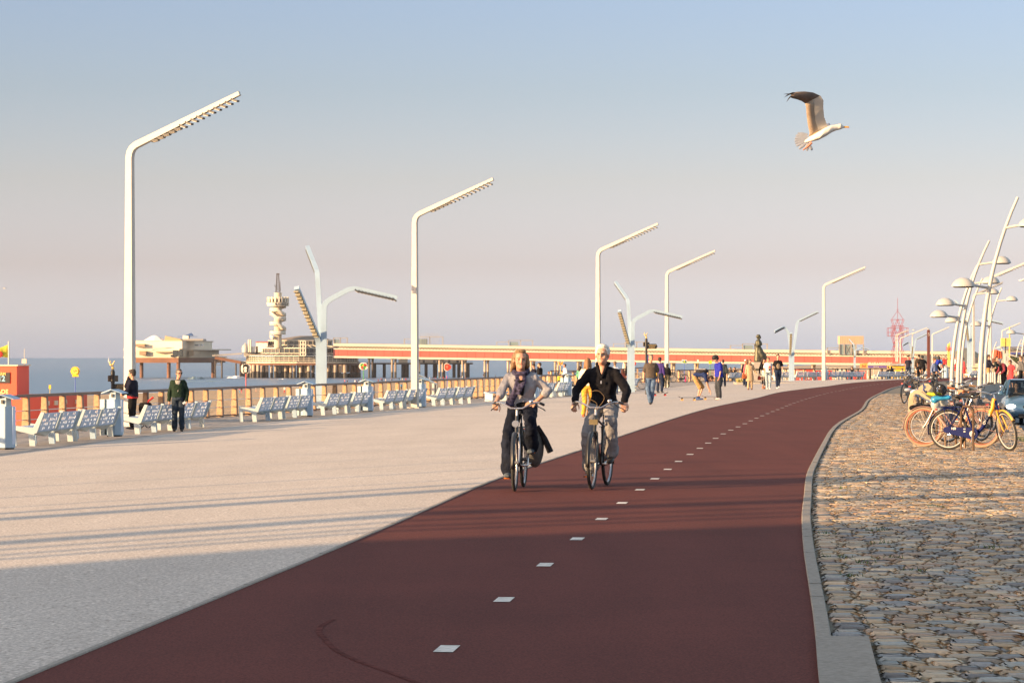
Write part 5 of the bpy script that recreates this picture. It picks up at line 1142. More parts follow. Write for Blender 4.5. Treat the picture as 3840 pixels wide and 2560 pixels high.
# ---- the man and his bicycle
ml = V(1.085, 33.0, .006); mrz = radians(-12)
bicycle(ml, mrz, 'dark city bicycle ridden by the grey-haired man', 'diamond', (.012, .02, .018), crank=pi/2-.45+pi, steer=.03, cat='bicycle', group=None, light='square', guard=m_plast)
o = thing('brake_cable', 'thin looped brake cables above the man\'s handlebar', 'cable', ml, mrz)
m = MB(); m.tube(spline([(-.2, -.25, 1.08), (-.1, -.36, 1.16), (.05, -.38, 1.20), (.12, -.36, 1.12), (.05, -.34, 1.0), (0, -.33, .93)], 30), .003, 5); m.tube(spline([(-.2, -.25, 1.06), (-.08, -.36, 1.10), (.03, -.36, 1.04), (.0, -.34, .95)], 20), .003, 5)
cbl = m.build('cable', M('tan_cable', (.2, .13, .06), .5), o)
def ex_man(t, J, hp, Rh):
    m = MB(); n0 = J['nek']
    loft(m, [(n0+V(0, -.045, -.12), V(1, 0, 0), V(0, 1, .4), .012, .045), (n0+V(0, -.045, -.05), V(1, 0, 0), V(0, 1, .4), .035, .045), (n0+V(0, -.01, .03), V(1, 0, 0), V(0, 1, .3), .05, .05)], 12); m.build('neckline', m_skin, t, smooth=True)
    m = MB()
    for s_ in (-1, 1): m.tube([n0+V(s_*.075, .02, .045), n0+V(s_*.062, -.045, .02), n0+V(s_*.03, -.085, -.07), n0+V(0, -.10, -.135)], [.022, .022, .018, .014], 8)
    m.tube([n0+V(-.07, .03, .04), n0+V(0, .075, .05), n0+V(.07, .03, .04)], .026, 8); m.build('collar', navyk, t, smooth=True)
    m = MB(); m.box(n0+V(0, -.122, -.19), (.014, .008, .035)); m.build('zip_pull', m_chr, t)
navyk = K('black_knit_pullover', (.004, .004, .007), var=.2, scale=30, bump_=.5)
human(ml, mrz, 'grey-haired man in a black zip pullover and grey trousers cycling towards the camera', 1.75, dict(
    pel=(0, .30, 1.03), wai=(0, .30, 1.16), che=(0, .27, 1.33), nek=(0, .22, 1.49), hed=(0, .18, 1.635), shR=(-.19, .22, 1.42), shL=(.19, .22, 1.42), elR=(-.315, .14, 1.20), wrR=(-.315, -.0, 1.06), elL=(.315, .14, 1.19), wrL=(.315, -.0, 1.06),
    hipR=(-.09, .29, 1.0), hipL=(.09, .29, 1.0), knR=(-.15, -.06, .66), knL=(.16, -.10, .82), anR=(-.125, .06, .235), anL=(.13, .10, .43)),
    navyk, grey, m_shoe, 'messy', (.62, .60, .55), sleeve='long', vox=.0075, yaw=-.0, pitch=-.16, puff=.006, hem=.05, flare=.034, topname='pullover', fat=1.05,
    handR=((.0, -.75, -.75), (.25, .3, -.8), .75), handL=((.0, -.75, -.75), (-.25, .3, -.8), .75), toes=(0, (-.5,)), extras=ex_man)
# ---- parked bicycles; each placed by the feet of its two wheels
def park(u1, v1, u2, v2, *a, **k):
    """rear wheel foot, front wheel foot"""
    r = G(u1, v1); f = G(u2, v2); r.z = f.z = .006; c = (r+f)/2; d = (f-r).normalized(); rz = atan2(d.x, -d.y)
    return bicycle(c, rz, *a, **k)
cream = M('cream_tyre', (.27, .20, .13), .7); tan = M('tan_tyre', (.26, .15, .055), .7); whi = M('white_rim_band', (.42, .41, .38), .5); pinkr = M('pink_rim', (.36, .09, .05), .5); pinkf = (.30, .18, .14)
ovb = (.004, .010, .075); m_ovb = M('frame_%02d%02d%02d' % tuple(int(c*99) for c in ovb), ovb, .5, 0, var=.04, spec=.08); m_ovy = M('golden_yellow_enamel', (.70, .32, .02), .35, var=.05, coat=.3)
ov = park(3549, 1690, 3790, 1694, 'dark blue and yellow hire bicycle in front of the others, front wheel turned', 'thick', ovb, rim=whi, case=m_ovb, guard=m_ovb, forkc=m_ovy, steer=-.8, R_=.35, fguard=m_ovy, crank=-1.5)
m = MB(); a0 = V(0, -.31, .86); m.tube([V(0, -.285, .90), V(0, -.255, .74), V(0, -.19, .60)], [.04, .0385, .0375], 12); hq = m.build('head_sleeve', m_ovy, ov, smooth=True)
o = text('lettering', 'OV-fiets', .062, m_white, ov, (0, 0, 0), (0, 0, 0), .002, bold=.0016)
d_ = V(0, -.09, .17).normalized(); n__ = V(-1, 0, 0); up_ = n__.cross(d_); o.matrix_local = Matrix.Translation(V(-.041, -.158, .545)) @ Matrix((d_, up_, n__)).transposed().to_4x4()
m = MB(); m.box((-.09, .22, .37), (.005, .035, .018)); m.box((-.09, .22, .325), (.005, .035, .018)); m.build('case_slot', whi, ov)
o = text('lettering', '160', .06, m_alu, ov, (0, 0, 0), (0, 0, 0), .001); o.matrix_local = Matrix.Translation(V(-.088, .42, .375)) @ Matrix((V(0, -1, 0), V(0, 0, 1), V(-1, 0, 0))).transposed().to_4x4()
park(3793, 1694, 4030, 1690, 'second dark blue hire bicycle cut by the right edge', 'thick', ovb, rim=whi, case=m_ovb, guard=m_ovb, forkc=m_ovy, R_=.35, crank=1)
pk = park(3690, 1682, 3455, 1678, 'pink bicycle with cream tyres and pink rims, facing left', 'loop', pinkf, tyre=cream, rim=pinkr, R_=.355, grip=m_lth, saddle=m_plast, crank=.5, steer=.12)
park(3706, 1672, 3468, 1670, 'dark bicycle with brown tyres just behind the pink one', 'step', (.03, .03, .035), tyre=M('brown_tyre', (.16, .08, .04), .7), steer=-.1, crank=1, front_rack=True)
park(3720, 1656, 3512, 1664, 'black bicycle with silver handlebar standing behind the hire bicycle', 'diamond', (.02, .02, .022), steer=-.3, crank=2.2, saddle=m_lth, grip=M('cork_grip', (.35, .19, .08), .7))
park(3540, 1650, 3736, 1640, 'dark grey bicycle with a brown leather saddle', 'step', (.05, .05, .06), steer=-.4, saddle=m_lth, crank=.2)
park(3562, 1632, 3738, 1620, 'black bicycle with raised bar ends, behind the leather-saddled one', 'diamond', (.015, .015, .018), steer=.5, crank=1.9, bar='flat')
park(3530, 1600, 3640, 1594, 'bicycle with a tan front tyre half hidden behind the saddles', 'step', (.08, .08, .09), tyre=tan, steer=.3, crank=.7)
park(3402, 1569, 3500, 1562, 'small blue bicycle with tan tyres and white bags on its rack', 'step', (.05, .08, .22), tyre=tan, steer=.1, crank=1)
park(3390, 1536, 3478, 1530, 'black bicycle with a red rear light beside the slatted rack', 'step', (.02, .02, .02), steer=.2, crank=1)
park(3367, 1516, 3452, 1512, 'black transport bicycle with a wide rack, furthest left', 'diamond', (.015, .015, .015), steer=-.3, crank=1.3, front_rack=True)
park(3470, 1500, 3540, 1496, 'black bicycle with a silver handlebar left of the boy', 'step', (.02, .02, .022), steer=.6, crank=2)
park(3440, 1480, 3398, 1478, 'upright black bicycle with a tall front rack near the path', 'diamond', (.02, .015, .012), steer=.4, crank=2, front_rack=True)
# things hanging on the bicycles
def lump(name, label, cat, p, parts, mat, vox=.02):
    t = thing(name, label, cat, p); m = MB()
    for c, r in parts: m.ell(c, r)
    remesh(m, name + '_body', mat, t, vox, 2); return t
pl = pk.location
q = WP(3524, 1462, 47.6); t = thing('bicycle_helmet', 'black bicycle helmet hanging on the handlebar of the pink bicycle', 'helmet', q)
m = MB()
for k in range(5): m.tube([(sin(a)*.115*cos(k*.5-1), cos(a)*.14, sin(k*.5-1)*.11*abs(sin(a))) for a in [i*pi/10 for i in range(11)]], .018, 6)
for k in range(3): m.tube([(cos(a)*.10, .09-.09*k, sin(a)*.10) for a in [i*pi/8 for i in range(16)]], .014, 6, close=True)
m.build('shell', m_plast, t, smooth=True)
lump('plastic_bag', 'yellow and green plastic bag tied to the pink bicycle', 'bag', WP(3505, 1478, 47.7), (((0, 0, 0), (.12, .1, .04)), ((-.08, 0, .01), (.07, .07, .035)), ((.1, .02, -.01), (.09, .08, .04))), M('lime_plastic', (.42, .46, .02), .35, var=.3, scale=10))
lump('plastic_bag', 'bright blue plastic bag tied below the yellow one', 'bag', WP(3526, 1492, 47.6), (((0, 0, 0), (.17, .08, .05)), ((-.1, 0, -.03), (.07, .07, .07)), ((.12, 0, .01), (.09, .08, .05))), M('sky_blue_plastic', (.03, .26, .48), .35, var=.4, scale=10))
lump('plastic_bag', 'crumpled whitish plastic bag hanging at the fork of the pink bicycle', 'bag', WP(3508, 1515, 47.8), (((0, 0, 0), (.09, .08, .12)), ((.05, 0, -.08), (.07, .06, .09)), ((.14, 0, .03), (.09, .06, .08))), M('clear_plastic', (.42, .45, .44), .3, var=.3, scale=14))
lump('plastic_bag', 'white and blue bags on the rack of the small blue bicycle', 'bag', WP(3422, 1467, 70), (((.05, 0, -.04), (.11, .1, .10)), ((-.12, 0, .04), (.10, .08, .05))), M('white_blue_plastic', (.40, .43, .52), .4, var=.35, scale=5))
lump('saddle_bag', 'black furry bag on a rack behind the pink bicycle', 'bag', WP(3452, 1525, 49.5), (((0, 0, 0), (.20, .08, .05)), ((.15, 0, .0), (.12, .08, .05)), ((-.12, 0, -.02), (.1, .07, .06))), black)
# hoops the bicycles stand against
for i, (u, v) in enumerate(((3650, 1694), (3545, 1676), (3618, 1682))):
    p = G(u, v); t = thing('bicycle_hoop', ('bent brown steel hoop in front of the hire bicycle', 'pair of thin brown steel posts seen through the hire bicycle\'s rear wheel', 'low brown steel hoop under the parked bicycles')[i], 'bicycle stand', p, 0)
    m = MB(); h = (.78, .5, .4)[i]; m.tube([(-.15 if i == 0 else -.1, .35, 0), (-.15 if i == 0 else -.1, .35, h-.1), (-.12 if i == 0 else -.08, .27, h), (-.05, 0, h), (0, 0, h-.06), (0, 0, 0)], .022, 8); m.build('hoop', M('brown_steel', (.12, .075, .045), .45, .4), t, smooth=True)
# slatted wave-shaped seat in the middle of the rack
q0 = G(3440, 1578); t = thing('slatted_seat', 'wave-shaped seat of curved cream slats among the bicycles', 'bench', (q0.x, q0.y, 0)); t.scale = (1, 1, 1.32)
m_sl = M('cream_slat', (.52, .42, .27), .6, var=.12)
for i in range(22):
    y = i*.95; x = i*.16; s_ = 1+.0*i; w_ = .55-.012*i
    prof = [(-.22, 0), (-.22, .42), (-.18, .52), (-.08, .58), (.04, .57), (.5*w_+.2, .34), (.5*w_+.2, .29), (.03, .51), (-.07, .52), (-.13, .47), (-.16, .40), (-.16, 0)]
    m = MB(); m.prism([(a+x, b) for a, b in prof], .10, Matrix.Translation((0, y, 0))); m.build('slat', m_sl, t)
m = MB(); m.sheet([(-.15+x*.16, x*.95, .54) for x in range(22)], [(.35+x*.16, x*.95, .34) for x in range(22)]); m.build('seat_top', M('grey_slats', (.30, .31, .34), .6, var=.3, scale=4), t)
# ---- riders far away and bicycles on the railing
ft = G(3458, 1427); bicycle(ft, pi, 'bicycle of the cyclist in black riding away far down the path', 'diamond', (.02, .02, .02), group=None, rack=False)
human(ft, pi, 'cyclist in black riding away far down the path', 1.75, dict(pel=(0, .30, 1.03), wai=(0, .27, 1.16), che=(0, .18, 1.32), nek=(0, .08, 1.47), hed=(0, .03, 1.63), shR=(-.19, .10, 1.41), shL=(.19, .1, 1.41), elR=(-.31, .0, 1.20), wrR=(-.31, -.1, 1.08), elL=(.31, .0, 1.20), wrL=(.31, -.1, 1.08), hipR=(-.09, .29, 1.0), hipL=(.09, .29, 1.0), knR=(-.15, -.06, .70), knL=(.15, -.1, .84), anR=(-.12, .06, .235), anL=(.12, .14, .5)), black, black, m_shoe, 'helmet', (.02, .02, .022), sleeve='short', legs='shorts', vox=.02, puff=.01)
ft = WP(3518, 1424, 196); ft.z = gz(ft.x, ft.y); bicycle(ft, pi*.8, 'bicycle of the racing cyclist in blue behind the boy', 'diamond', (.02, .02, .1), group=None, rack=False)
human(ft, pi*.8, 'racing cyclist in blue and white with a helmet behind the boy', 1.75, dict(pel=(0, .30, 1.03), wai=(0, .22, 1.16), che=(0, .08, 1.30), nek=(0, -.05, 1.41), hed=(0, -.12, 1.56), shR=(-.19, -.02, 1.36), shL=(.19, -.02, 1.36), elR=(-.28, -.1, 1.18), wrR=(-.28, -.2, 1.06), elL=(.28, -.1, 1.18), wrL=(.28, -.2, 1.06), hipR=(-.09, .29, 1.0), hipL=(.09, .29, 1.0), knR=(-.13, -.06, .70), knL=(.13, -.1, .84), anR=(-.12, .06, .235), anL=(.12, .14, .5)), K('cobalt_jersey', (.02, .04, .35)), black, m_shoew, 'helmet', (.03, .03, .03), sleeve='short', legs='shorts', vox=.022)
def lean_bike(u, v, d, rz, lb):
    p = WP(u, v, d); p.z = -.49; return bicycle(p, rz, lb, 'step', (.02, .02, .02), group='bicycles leaning on the railing')
lean_bike(2545, 1432, 225, radians(-80), 'black bicycle leaning on the far railing right of the striped-shirt man'); lean_bike(2378, 1462, 178, radians(80), 'black bicycle leaning at the end of the near railing'); lean_bike(2160, 1466, 168, radians(100), 'black bicycle behind the railing between the two cyclists')
lean_bike(3196, 1424, 257, radians(80), 'black bicycle behind the bench below the boxy cabin')
# ================================================================== THE CAR
m_car = M('silver_blue_car_paint', (.08, .17, .27), .28, .45, var=.03, coat=.6)
m_glass = bpy.data.materials.new('car_glass'); m_glass.use_nodes = True; n = m_glass.node_tree; n.nodes.clear()
o_ = n.nodes.new('ShaderNodeOutputMaterial'); a_ = n.nodes.new('ShaderNodeBsdfTransparent'); a_.inputs[0].default_value = (.36, .42, .44, 1); g_ = n.nodes.new('ShaderNodeBsdfGlossy'); g_.inputs['Roughness'].default_value = .03; x_ = n.nodes.new('ShaderNodeMixShader')
x_.inputs[0].default_value = .08; n.links.new(a_.outputs[0], x_.inputs[1]); n.links.new(g_.outputs[0], x_.inputs[2]); n.links.new(x_.outputs[0], o_.inputs[0])
CX = 15.62; CY = 80.6; t = thing('car', 'small silver-blue hatchback with a lit headlight driving towards the camera', 'car', (CX, CY, -.385), radians(-7), None, .95)
def cloft(secs, n=20, ex=3.2):
    m = MB(); vs = []
    for y, hw, z0, z1 in secs:
        zc = (z0+z1)/2; hh = (z1-z0)/2
        for k in range(n):
            a = 2*pi*(k+.5)/n; c, s_ = cos(a), sin(a); q = 1/(abs(c)**ex+abs(s_)**ex)**(1/ex); vs.append((c*q*hw*(1-.06*max(0, s_)), y, zc+s_*q*hh))
    N = len(secs); m.add(vs, [(i*n+k, i*n+(k+1) % n, (i+1)*n+(k+1) % n, (i+1)*n+k) for i in range(N-1) for k in range(n)]+[tuple(range(n-1, -1, -1)), tuple((N-1)*n+k for k in range(n))]); return m
cloft([(-1.98, .50, .30, .56), (-1.93, .70, .24, .64), (-1.80, .78, .20, .72), (-1.45, .82, .19, .82), (-1.0, .83, .19, .93), (-.6, .83, .19, .95), (.9, .83, .19, .96), (1.6, .80, .2, .95), (1.85, .70, .28, .85)]).build('body', m_car, t, smooth=60)
rf = [(-.18, .60, 1.40), (.2, .61, 1.43), (.9, .60, 1.41), (1.35, .57, 1.34)]
m = MB(); m.sheet([(-a, y, z) for y, a, z in rf], [(a, y, z) for y, a, z in rf], 6); m.sheet([(-a, y, z-.05) for y, a, z in rf], [(a, y, z-.05) for y, a, z in rf], 2); o = m.build('roof', m_car, t, smooth=True)
ws = [(-.74, -1.0, .92), (.74, -1.0, .92), (.60, -.18, 1.40), (-.60, -.18, 1.40)]
m = MB(); m.add(ws, [(0, 1, 2, 3)]); m.build('windscreen', m_glass, t)
for s_ in (-1, 1):
    m = MB(); m.add([(s_*.78, -.95, .93), (s_*.79, 1.3, .95), (s_*.58, 1.25, 1.36), (s_*.61, -.15, 1.40)], [(0, 1, 2, 3)]); m.build('side_window', m_glass, t)
    m = MB(); m.beam((s_*.76, -1.02, .92), (s_*.605, -.16, 1.41), .05, .05); m.beam((s_*.605, -.16, 1.40), (s_*.585, 1.3, 1.36), .05, .05); m.beam((s_*.585, 1.3, 1.35), (s_*.74, 1.75, .95), .09, .07); m.beam((s_*.79, .25, .95), (s_*.61, .25, 1.40), .05, .05); m.build('pillar', m_car, t)
    m = MB(); m.ell((s_*.66, -1.84, .575), (.17, .12, .075), Matrix.Rotation(s_*.35, 3, 'Z'), 14, 8); m.build('headlight', M('lit_headlight' if s_ < 0 else 'headlight_glass', (1, .9, .72), .2, emit=2.2 if s_ < 0 else .8), t, smooth=True)
    m = MB(); m.ell((s_*.93, -.72, .98), (.10, .05, .07)); m.beam((s_*.82, -.72, .95), (s_*.9, -.72, .97), .04, .04); m.build('mirror', m_car, t, smooth=True)
    for y in (-1.28, 1.22):
        m = MB(); m.tube([(s_*.66, y, .29), (s_*.84, y, .29)], .29, 24); w_ = m.build('wheel', m_rub, t, smooth=40); m = MB(); m.tube([(s_*.84, y, .29), (s_*.85, y, .29)], .19, 18); m.build('hub_cap', m_alu, w_)
m = MB(); m.box((0, -1.965, .57), (.62, .05, .07)); m.box((0, -1.96, .30), (.9, .06, .12)); m.build('grille', m_plast, t)
m = MB(); m.box((0, -2.0, .42), (.52, .02, .115)); pn = m.build('number_plate', M('dutch_plate', (.70, .48, .02), .5), t); m = MB(); m.box((-.24, -2.012, .42), (.04, .01, .11)); m.build('plate_band', M('plate_blue', (.02, .05, .3), .5), pn); text('lettering', 'TG-53-HX', .10, m_plast, pn, (.02, -2.013, .42), (pi/2, 0, 0), .002)
for s_ in (-1, 1):
    m = MB(); m.beam((s_*.05, -1.02, .95), (s_*.05-.5, -.93, .99), .02, .02); m.build('wiper', m_plast, t)
for x in (-.36, .36): m = MB(); m.bx(x-.22, x+.22, .05, .18, .55, 1.15); m.bx(x-.12, x+.12, .06, .14, 1.15, 1.32); m.build('seat', m_dark, t)
m = MB(); m.bx(-.68, .68, -.92, -.6, .75, .93); m.build('dashboard', m_dark, t)
q = Vector((CX, CY, 0))+Matrix.Rotation(radians(-7), 3, 'Z') @ V(-.36, .08, 0)
human((q.x-.0, q.y, -.385-.08), radians(-7), 'driver with sunglasses behind the windscreen of the silver-blue car', 1.72, dict(SIT, pel=(0, .1, .55), wai=(0, .08, .68), che=(0, .02, .88), nek=(0, -.02, 1.06), hed=(0, -.06, 1.24), shR=(-.175, 0, 1.0), shL=(.175, 0, 1.0), elR=(-.25, -.15, .8), elL=(.25, -.15, .8), wrR=(-.15, -.4, .9), wrL=(.15, -.4, .9)), black, djean, m_shoe, 'bob', (.04, .025, .02), vox=.02)
# ================================================================== THE PIER (about 1.4 km away, standing in the sea)
PD = 1400.0; kk = PD/F
def X(u): return (u-1920)*kk
def Z(v): return CAMZ-(v-HOR)*kk
m_pc = M('cream_concrete', (.55, .47, .34), .8, var=.12, scale=.08, grime=.45); m_prd = None  # cream concrete with blotchy grime

def f_panel(n, b, p):
    wv = n.nodes.new('ShaderNodeTexWave'); wv.wave_type = 'BANDS'; wv.bands_direction = 'X'; wv.inputs['Scale'].default_value = .0655; wv.inputs['Distortion'].default_value = 0; n.links.new(p, wv.inputs['Vector'])
    col = mixc(n, 1, ramp(n, noise(n, p, .05, 4), [(.3, (.48, .10, .07)), (.7, (.57, .13, .09))]), ramp(n, wv.outputs[0], [(0, (.4, .4, .4)), (.012, (1, 1, 1))]), 'MULTIPLY')
    n.links.new(col, b.inputs['Base Color']); b.inputs['Roughness'].default_value = .6
m_prd = posmat('pier_red_panel', f_panel)
m_pcr = M('pier_cream', (.66, .58, .45), .7, var=.05, scale=.05); m_pst = M('pier_steel', (.30, .28, .25), .6, var=.2, scale=.1); m_ppl = M('pile_concrete', (.42, .33, .24), .85, var=.35, scale=.15, grime=.5)
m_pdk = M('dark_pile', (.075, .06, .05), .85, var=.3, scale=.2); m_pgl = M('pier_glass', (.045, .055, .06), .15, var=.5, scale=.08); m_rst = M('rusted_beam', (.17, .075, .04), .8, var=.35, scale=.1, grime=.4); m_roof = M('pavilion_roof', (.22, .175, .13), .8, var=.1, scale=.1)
m_bl = M('pier_blue', (.03, .09, .25), .6); m_wetp = M('wet_pile_foot', (.03, .025, .02), .6)
# ---- main deck: sloping gently from the pavilion to the shore
u0, u1 = 1250., 3560.; sl = lambda u: 1342+(u-1300)*.0148 if u < 2700 else 1362.7+(u-2700)*.011
t = thing('pier', 'long pier with a red panelled side and cream roof running to the beach', 'pier', (X(u0), PD, -9)); o0 = V(X(u0), PD, -9)
def pbar(nm, dv0, dv1, y0, y1, mat, par=t, ua=u0, ub=u1, n=24):
    m = MB(); vs = []
    for i in range(n+1):
        u = ua+(ub-ua)*i/n; b = sl(u)
        for y, dv in ((y0, dv0), (y0, dv1), (y1, dv1), (y1, dv0)): vs.append(V(X(u)-o0.x, y, Z(b-dv)+9))
    m.add(vs, [(i*4+k, i*4+(k+1) % 4, i*4+4+(k+1) % 4, i*4+4+k) for i in range(n) for k in range(4)]+[(3, 2, 1, 0), tuple(n*4+k for k in range(4))]); return m.build(nm, mat, par)
pbar('deck', 0, 7, -.3, 9, m_pcr); pbar('side_panel', 7, 31, 0, 8.5, m_prd); pbar('walkway_edge', 31, 36, -.4, 9, m_pcr); pbar('gallery', 36, 44, 1.2, 8, m_pst); pbar('roof', 44, 53.5, -.6, 9.5, m_pcr); pbar('ridge', 53.5, 55.2, 2, 7, m_pst)
m = MB(); rn = random.Random(1); uu = u0+20
while uu < u1-20:
    b = sl(uu); m.beam(V(X(uu)-o0.x, .4, Z(b-36)+9), V(X(uu+6)-o0.x, .4, Z(b-44)+9), .25, .25); m.beam(V(X(uu+6)-o0.x, .4, Z(b-44)+9), V(X(uu+12)-o0.x, .4, Z(b-36)+9), .25, .25); uu += 12
m.build('truss', m_pcr, t)
for u in (1384, 1470, 1559, 1648, 1734, 1818, 1905, 1992, 2082, 2168, 2255, 2345, 2432, 2520, 2608, 2696, 2784, 2872, 2960, 3048):
    for du, dy in ((0, 1.5), (11, 6)):
        b = sl(u); m = MB(); m.tube([(X(u+du)-o0.x, dy, -3), (X(u+du)-o0.x, dy, 3.2)], .62, 10); f_ = m.build('pile_foot', m_wetp, t, smooth=True)
        m = MB(); m.tube([(X(u+du)-o0.x, dy, 3.2), (X(u+du)-o0.x, dy, Z(b)+9.2)], .6, 10); m.tube([(X(u+du)-o0.x, dy, Z(b)+8.3), (X(u+du)-o0.x, dy, Z(b)+9.1)], [.6, 1.0], 10); m.build('pile', m_ppl if u != 1384 else m_pdk, t, smooth=True)
# frames and small cabins on the roof
for (a, b_, c, d_, lb) in ((1225, 1300, 0, 0, 'f'), (1515, 1660, 1, 0, 'f'), (1863, 1998, 0, 1, 'f'), (2302, 2435, 0, 1, 'f'), (2742, 2880, 0, 1, 'f')):
    tf = MB(); z0 = Z(sl(a)-54)+9; w1 = X(b_)-X(a); xo = X(a)-o0.x
    hh = 3.0 if a != 1515 else 4.2
    for x, hz in ((0, hh*.7), (w1*.33, hh), (w1*.66, hh), (w1, hh)): tf.bx(xo+x-.2, xo+x+.2, 3, 3.4, z0-1, z0+hz); tf.bx(xo+x-.2, xo+x+.2, 6, 6.4, z0-1, z0+hz)
    tf.bx(xo, xo+w1*.33, 3, 3.3, z0+hh*.7-.25, z0+hh*.7); tf.bx(xo+w1*.33, xo+w1, 3, 3.3, z0+hh-.3, z0+hh); tf.bx(xo+w1*.33, xo+w1, 6, 6.3, z0+hh-.3, z0+hh); tf.build('roof_frame', m_pst, t)
    m = MB(); m.bx(xo+w1*.36, xo+w1*.6, 3.5, 6, z0-1, z0+hh*.7); m.build('lift_cabin', M('cabin_glass', (.18, .24, .25), .3), t)
m = MB(); z0 = Z(1338); 
for k in range(9): x = X(1578+k*8)-o0.x; m.bx(x-.06, x+.06, 3, 3.15, Z(1290)+9, Z(1249)+9)
for k in range(5): m.bx(X(1578)-o0.x, X(1650)-o0.x, 3, 3.12, Z(1250+k*5)+9, Z(1250.8+k*5-1)+9)
m.build('cage', m_pst, t)
# the boxy beige cabin raised over the pier roof
tb = thing('lookout_cabin', 'beige ribbed cabin raised on a glazed steel frame over the pier', 'building', (X(3192), PD-2, Z(1330)))
m = MB(); m.bx(X(3147)-X(3192), X(3237)-X(3192), 0, 8, Z(1290)-Z(1330), Z(1259.5)-Z(1330))
m.build('cabin_wall', M('ribbed_beige', (.52, .37, .22), .7, var=.06), tb)
m = MB()
for k in range(14): x = X(3150+k*6.4)-X(3192); m.bx(x-.12, x+.12, -.1, .02, Z(1289)-Z(1330), Z(1260.5)-Z(1330))
m.build('cabin_rib', m_pst, tb)
m = MB(); m.bx(X(3147)-X(3192), X(3211)-X(3192), 1, 6, 0, Z(1292)-Z(1330)); m.build('glazing', M('cabin_glass', (.18, .24, .25), .3), tb)
m = MB()
for uq in (3101, 3147, 3165, 3191, 3209, 3237): x = X(uq)-X(3192); m.bx(x-.3, x+.3, .5, 1, 0, Z(1291 if uq != 3101 else 1303)-Z(1330))
m.bx(X(3101)-X(3192), X(3147)-X(3192), .5, .9, Z(1305)-Z(1330), Z(1303)-Z(1330)); m.beam((X(3168)-X(3192), .8, 0), (X(3188)-X(3192), .8, 5), .2, .2); m.beam((X(3188)-X(3192), .8, 0), (X(3168)-X(3192), .8, 5), .2, .2); m.build('frame', m_pst, tb)
# ---- low side platform behind the pier
t2 = thing('pier_platform', 'round dark side platform with low beige rooms beyond the pier deck', 'building', (X(1600), PD+30, -9)); k3 = (PD+30)/F; X3 = lambda u: (u-1920)*k3-(1600-1920)*kk; Z3 = lambda v: CAMZ-(v-HOR)*k3+9
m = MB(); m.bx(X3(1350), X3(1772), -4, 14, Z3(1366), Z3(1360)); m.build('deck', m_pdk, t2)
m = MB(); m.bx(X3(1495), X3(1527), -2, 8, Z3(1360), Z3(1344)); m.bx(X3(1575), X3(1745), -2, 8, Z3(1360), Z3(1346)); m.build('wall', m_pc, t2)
m = MB()
for a in (1585, 1625, 1640, 1680, 1712, 1726): m.bx(X3(a), X3(a+9), -2.15, -1.9, Z3(1359), Z3(1350))
m.build('window', m_pgl, t2)
m = MB()
for k in range(60): x = X3(1352+k*7.1); m.bx(x-.05, x+.05, -4, -3.9, Z3(1360), Z3(1353.5))
m.bx(X3(1350), X3(1772), -4.05, -3.85, Z3(1354.5), Z3(1353.5)); m.build('rail', m_pst, t2)
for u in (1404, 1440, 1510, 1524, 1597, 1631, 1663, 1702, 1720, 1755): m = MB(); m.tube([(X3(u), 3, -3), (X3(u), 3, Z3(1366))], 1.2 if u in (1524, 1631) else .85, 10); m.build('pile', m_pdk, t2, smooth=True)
# ---- pier head pavilion: three glazed tiers under a shallow roof
tp = thing('pavilion', 'three-tiered glazed pavilion with a shallow brown roof on many piles', 'building', (X(1117), PD+20, -9)); xo = X(1117); YO = 20
def tier(nm, ul, ur, vt, vb, mat, ul2=None, ur2=None, dep=1.0, sides=14, par=tp, inset=0):
    """polygonal tier: widths at the bottom and at the top in photograph pixels"""
    ul2 = ul if ul2 is None else ul2; ur2 = ur if ur2 is None else ur2; vs = []
    for a, b, v in ((ul, ur, vb), (ul2, ur2, vt)):
        cx = (X(a)+X(b))/2-xo; rx = (X(b)-X(a))/2-inset; ry = 26*dep*rx/32
        for k in range(sides): q = 2*pi*(k+.5)/sides; vs.append(V(cx+cos(q)*rx, sin(q)*ry, Z(v)+9))
    m = MB(); m.add(vs, [(k, (k+1) % sides, sides+(k+1) % sides, sides+k) for k in range(sides)]+[tuple(range(sides-1, -1, -1)), tuple(range(sides, 2*sides))]); return m.build(nm, mat, par), vs
def mullions(vs, sides, per, rad, nm='mullion', rails=(0, 1)):
    m = MB()
    for k in range(sides):
        a, b, c, d = vs[k], vs[(k+1) % sides], vs[sides+(k+1) % sides], vs[sides+k]
        if a.y > 4 and b.y > 4: continue
        n_ = (a+b)/2; n_.z = 0; off_ = V(n_.x*.004, -.3, 0)
        for i in range(per): q = i/per; m.beam(a.lerp(b, q)+off_, d.lerp(c, q)+off_, rad, rad)
        for r in rails: m.beam(a.lerp(d, r)+off_, b.lerp(c, r)+off_, rad*1.5, rad*1.5)
    return m.build(nm, m_pcr, tp)
tier('deck', 885, 1345, 1361, 1369, m_rst); o, vs = tier('balcony', 888, 1343, 1355, 1361, m_pc); mullions(vs, 14, 6, .10, 'balcony_rail')
o, vs = tier('glass_front', 908, 1338, 1335, 1356, m_pgl); mullions(vs, 14, 5, .17, rails=(.28, .62)); o, vs = tier('roof_edge', 900, 1345, 1333.5, 1336, m_pcr)
o, vs = tier('glass_roof', 905, 1340, 1324, 1333.5, m_pgl, 955, 1290); mullions(vs, 14, 3, .25, 'roof_bar')
o, vs = tier('glass_front', 950, 1292, 1306, 1324, m_pgl); mullions(vs, 14, 4, .16); tier('roof_edge', 945, 1297, 1303.8, 1306, m_pcr)
o, vs = tier('glass_roof', 950, 1292, 1293, 1303.8, m_pgl, 996, 1238); mullions(vs, 14, 3, .22, 'roof_bar')
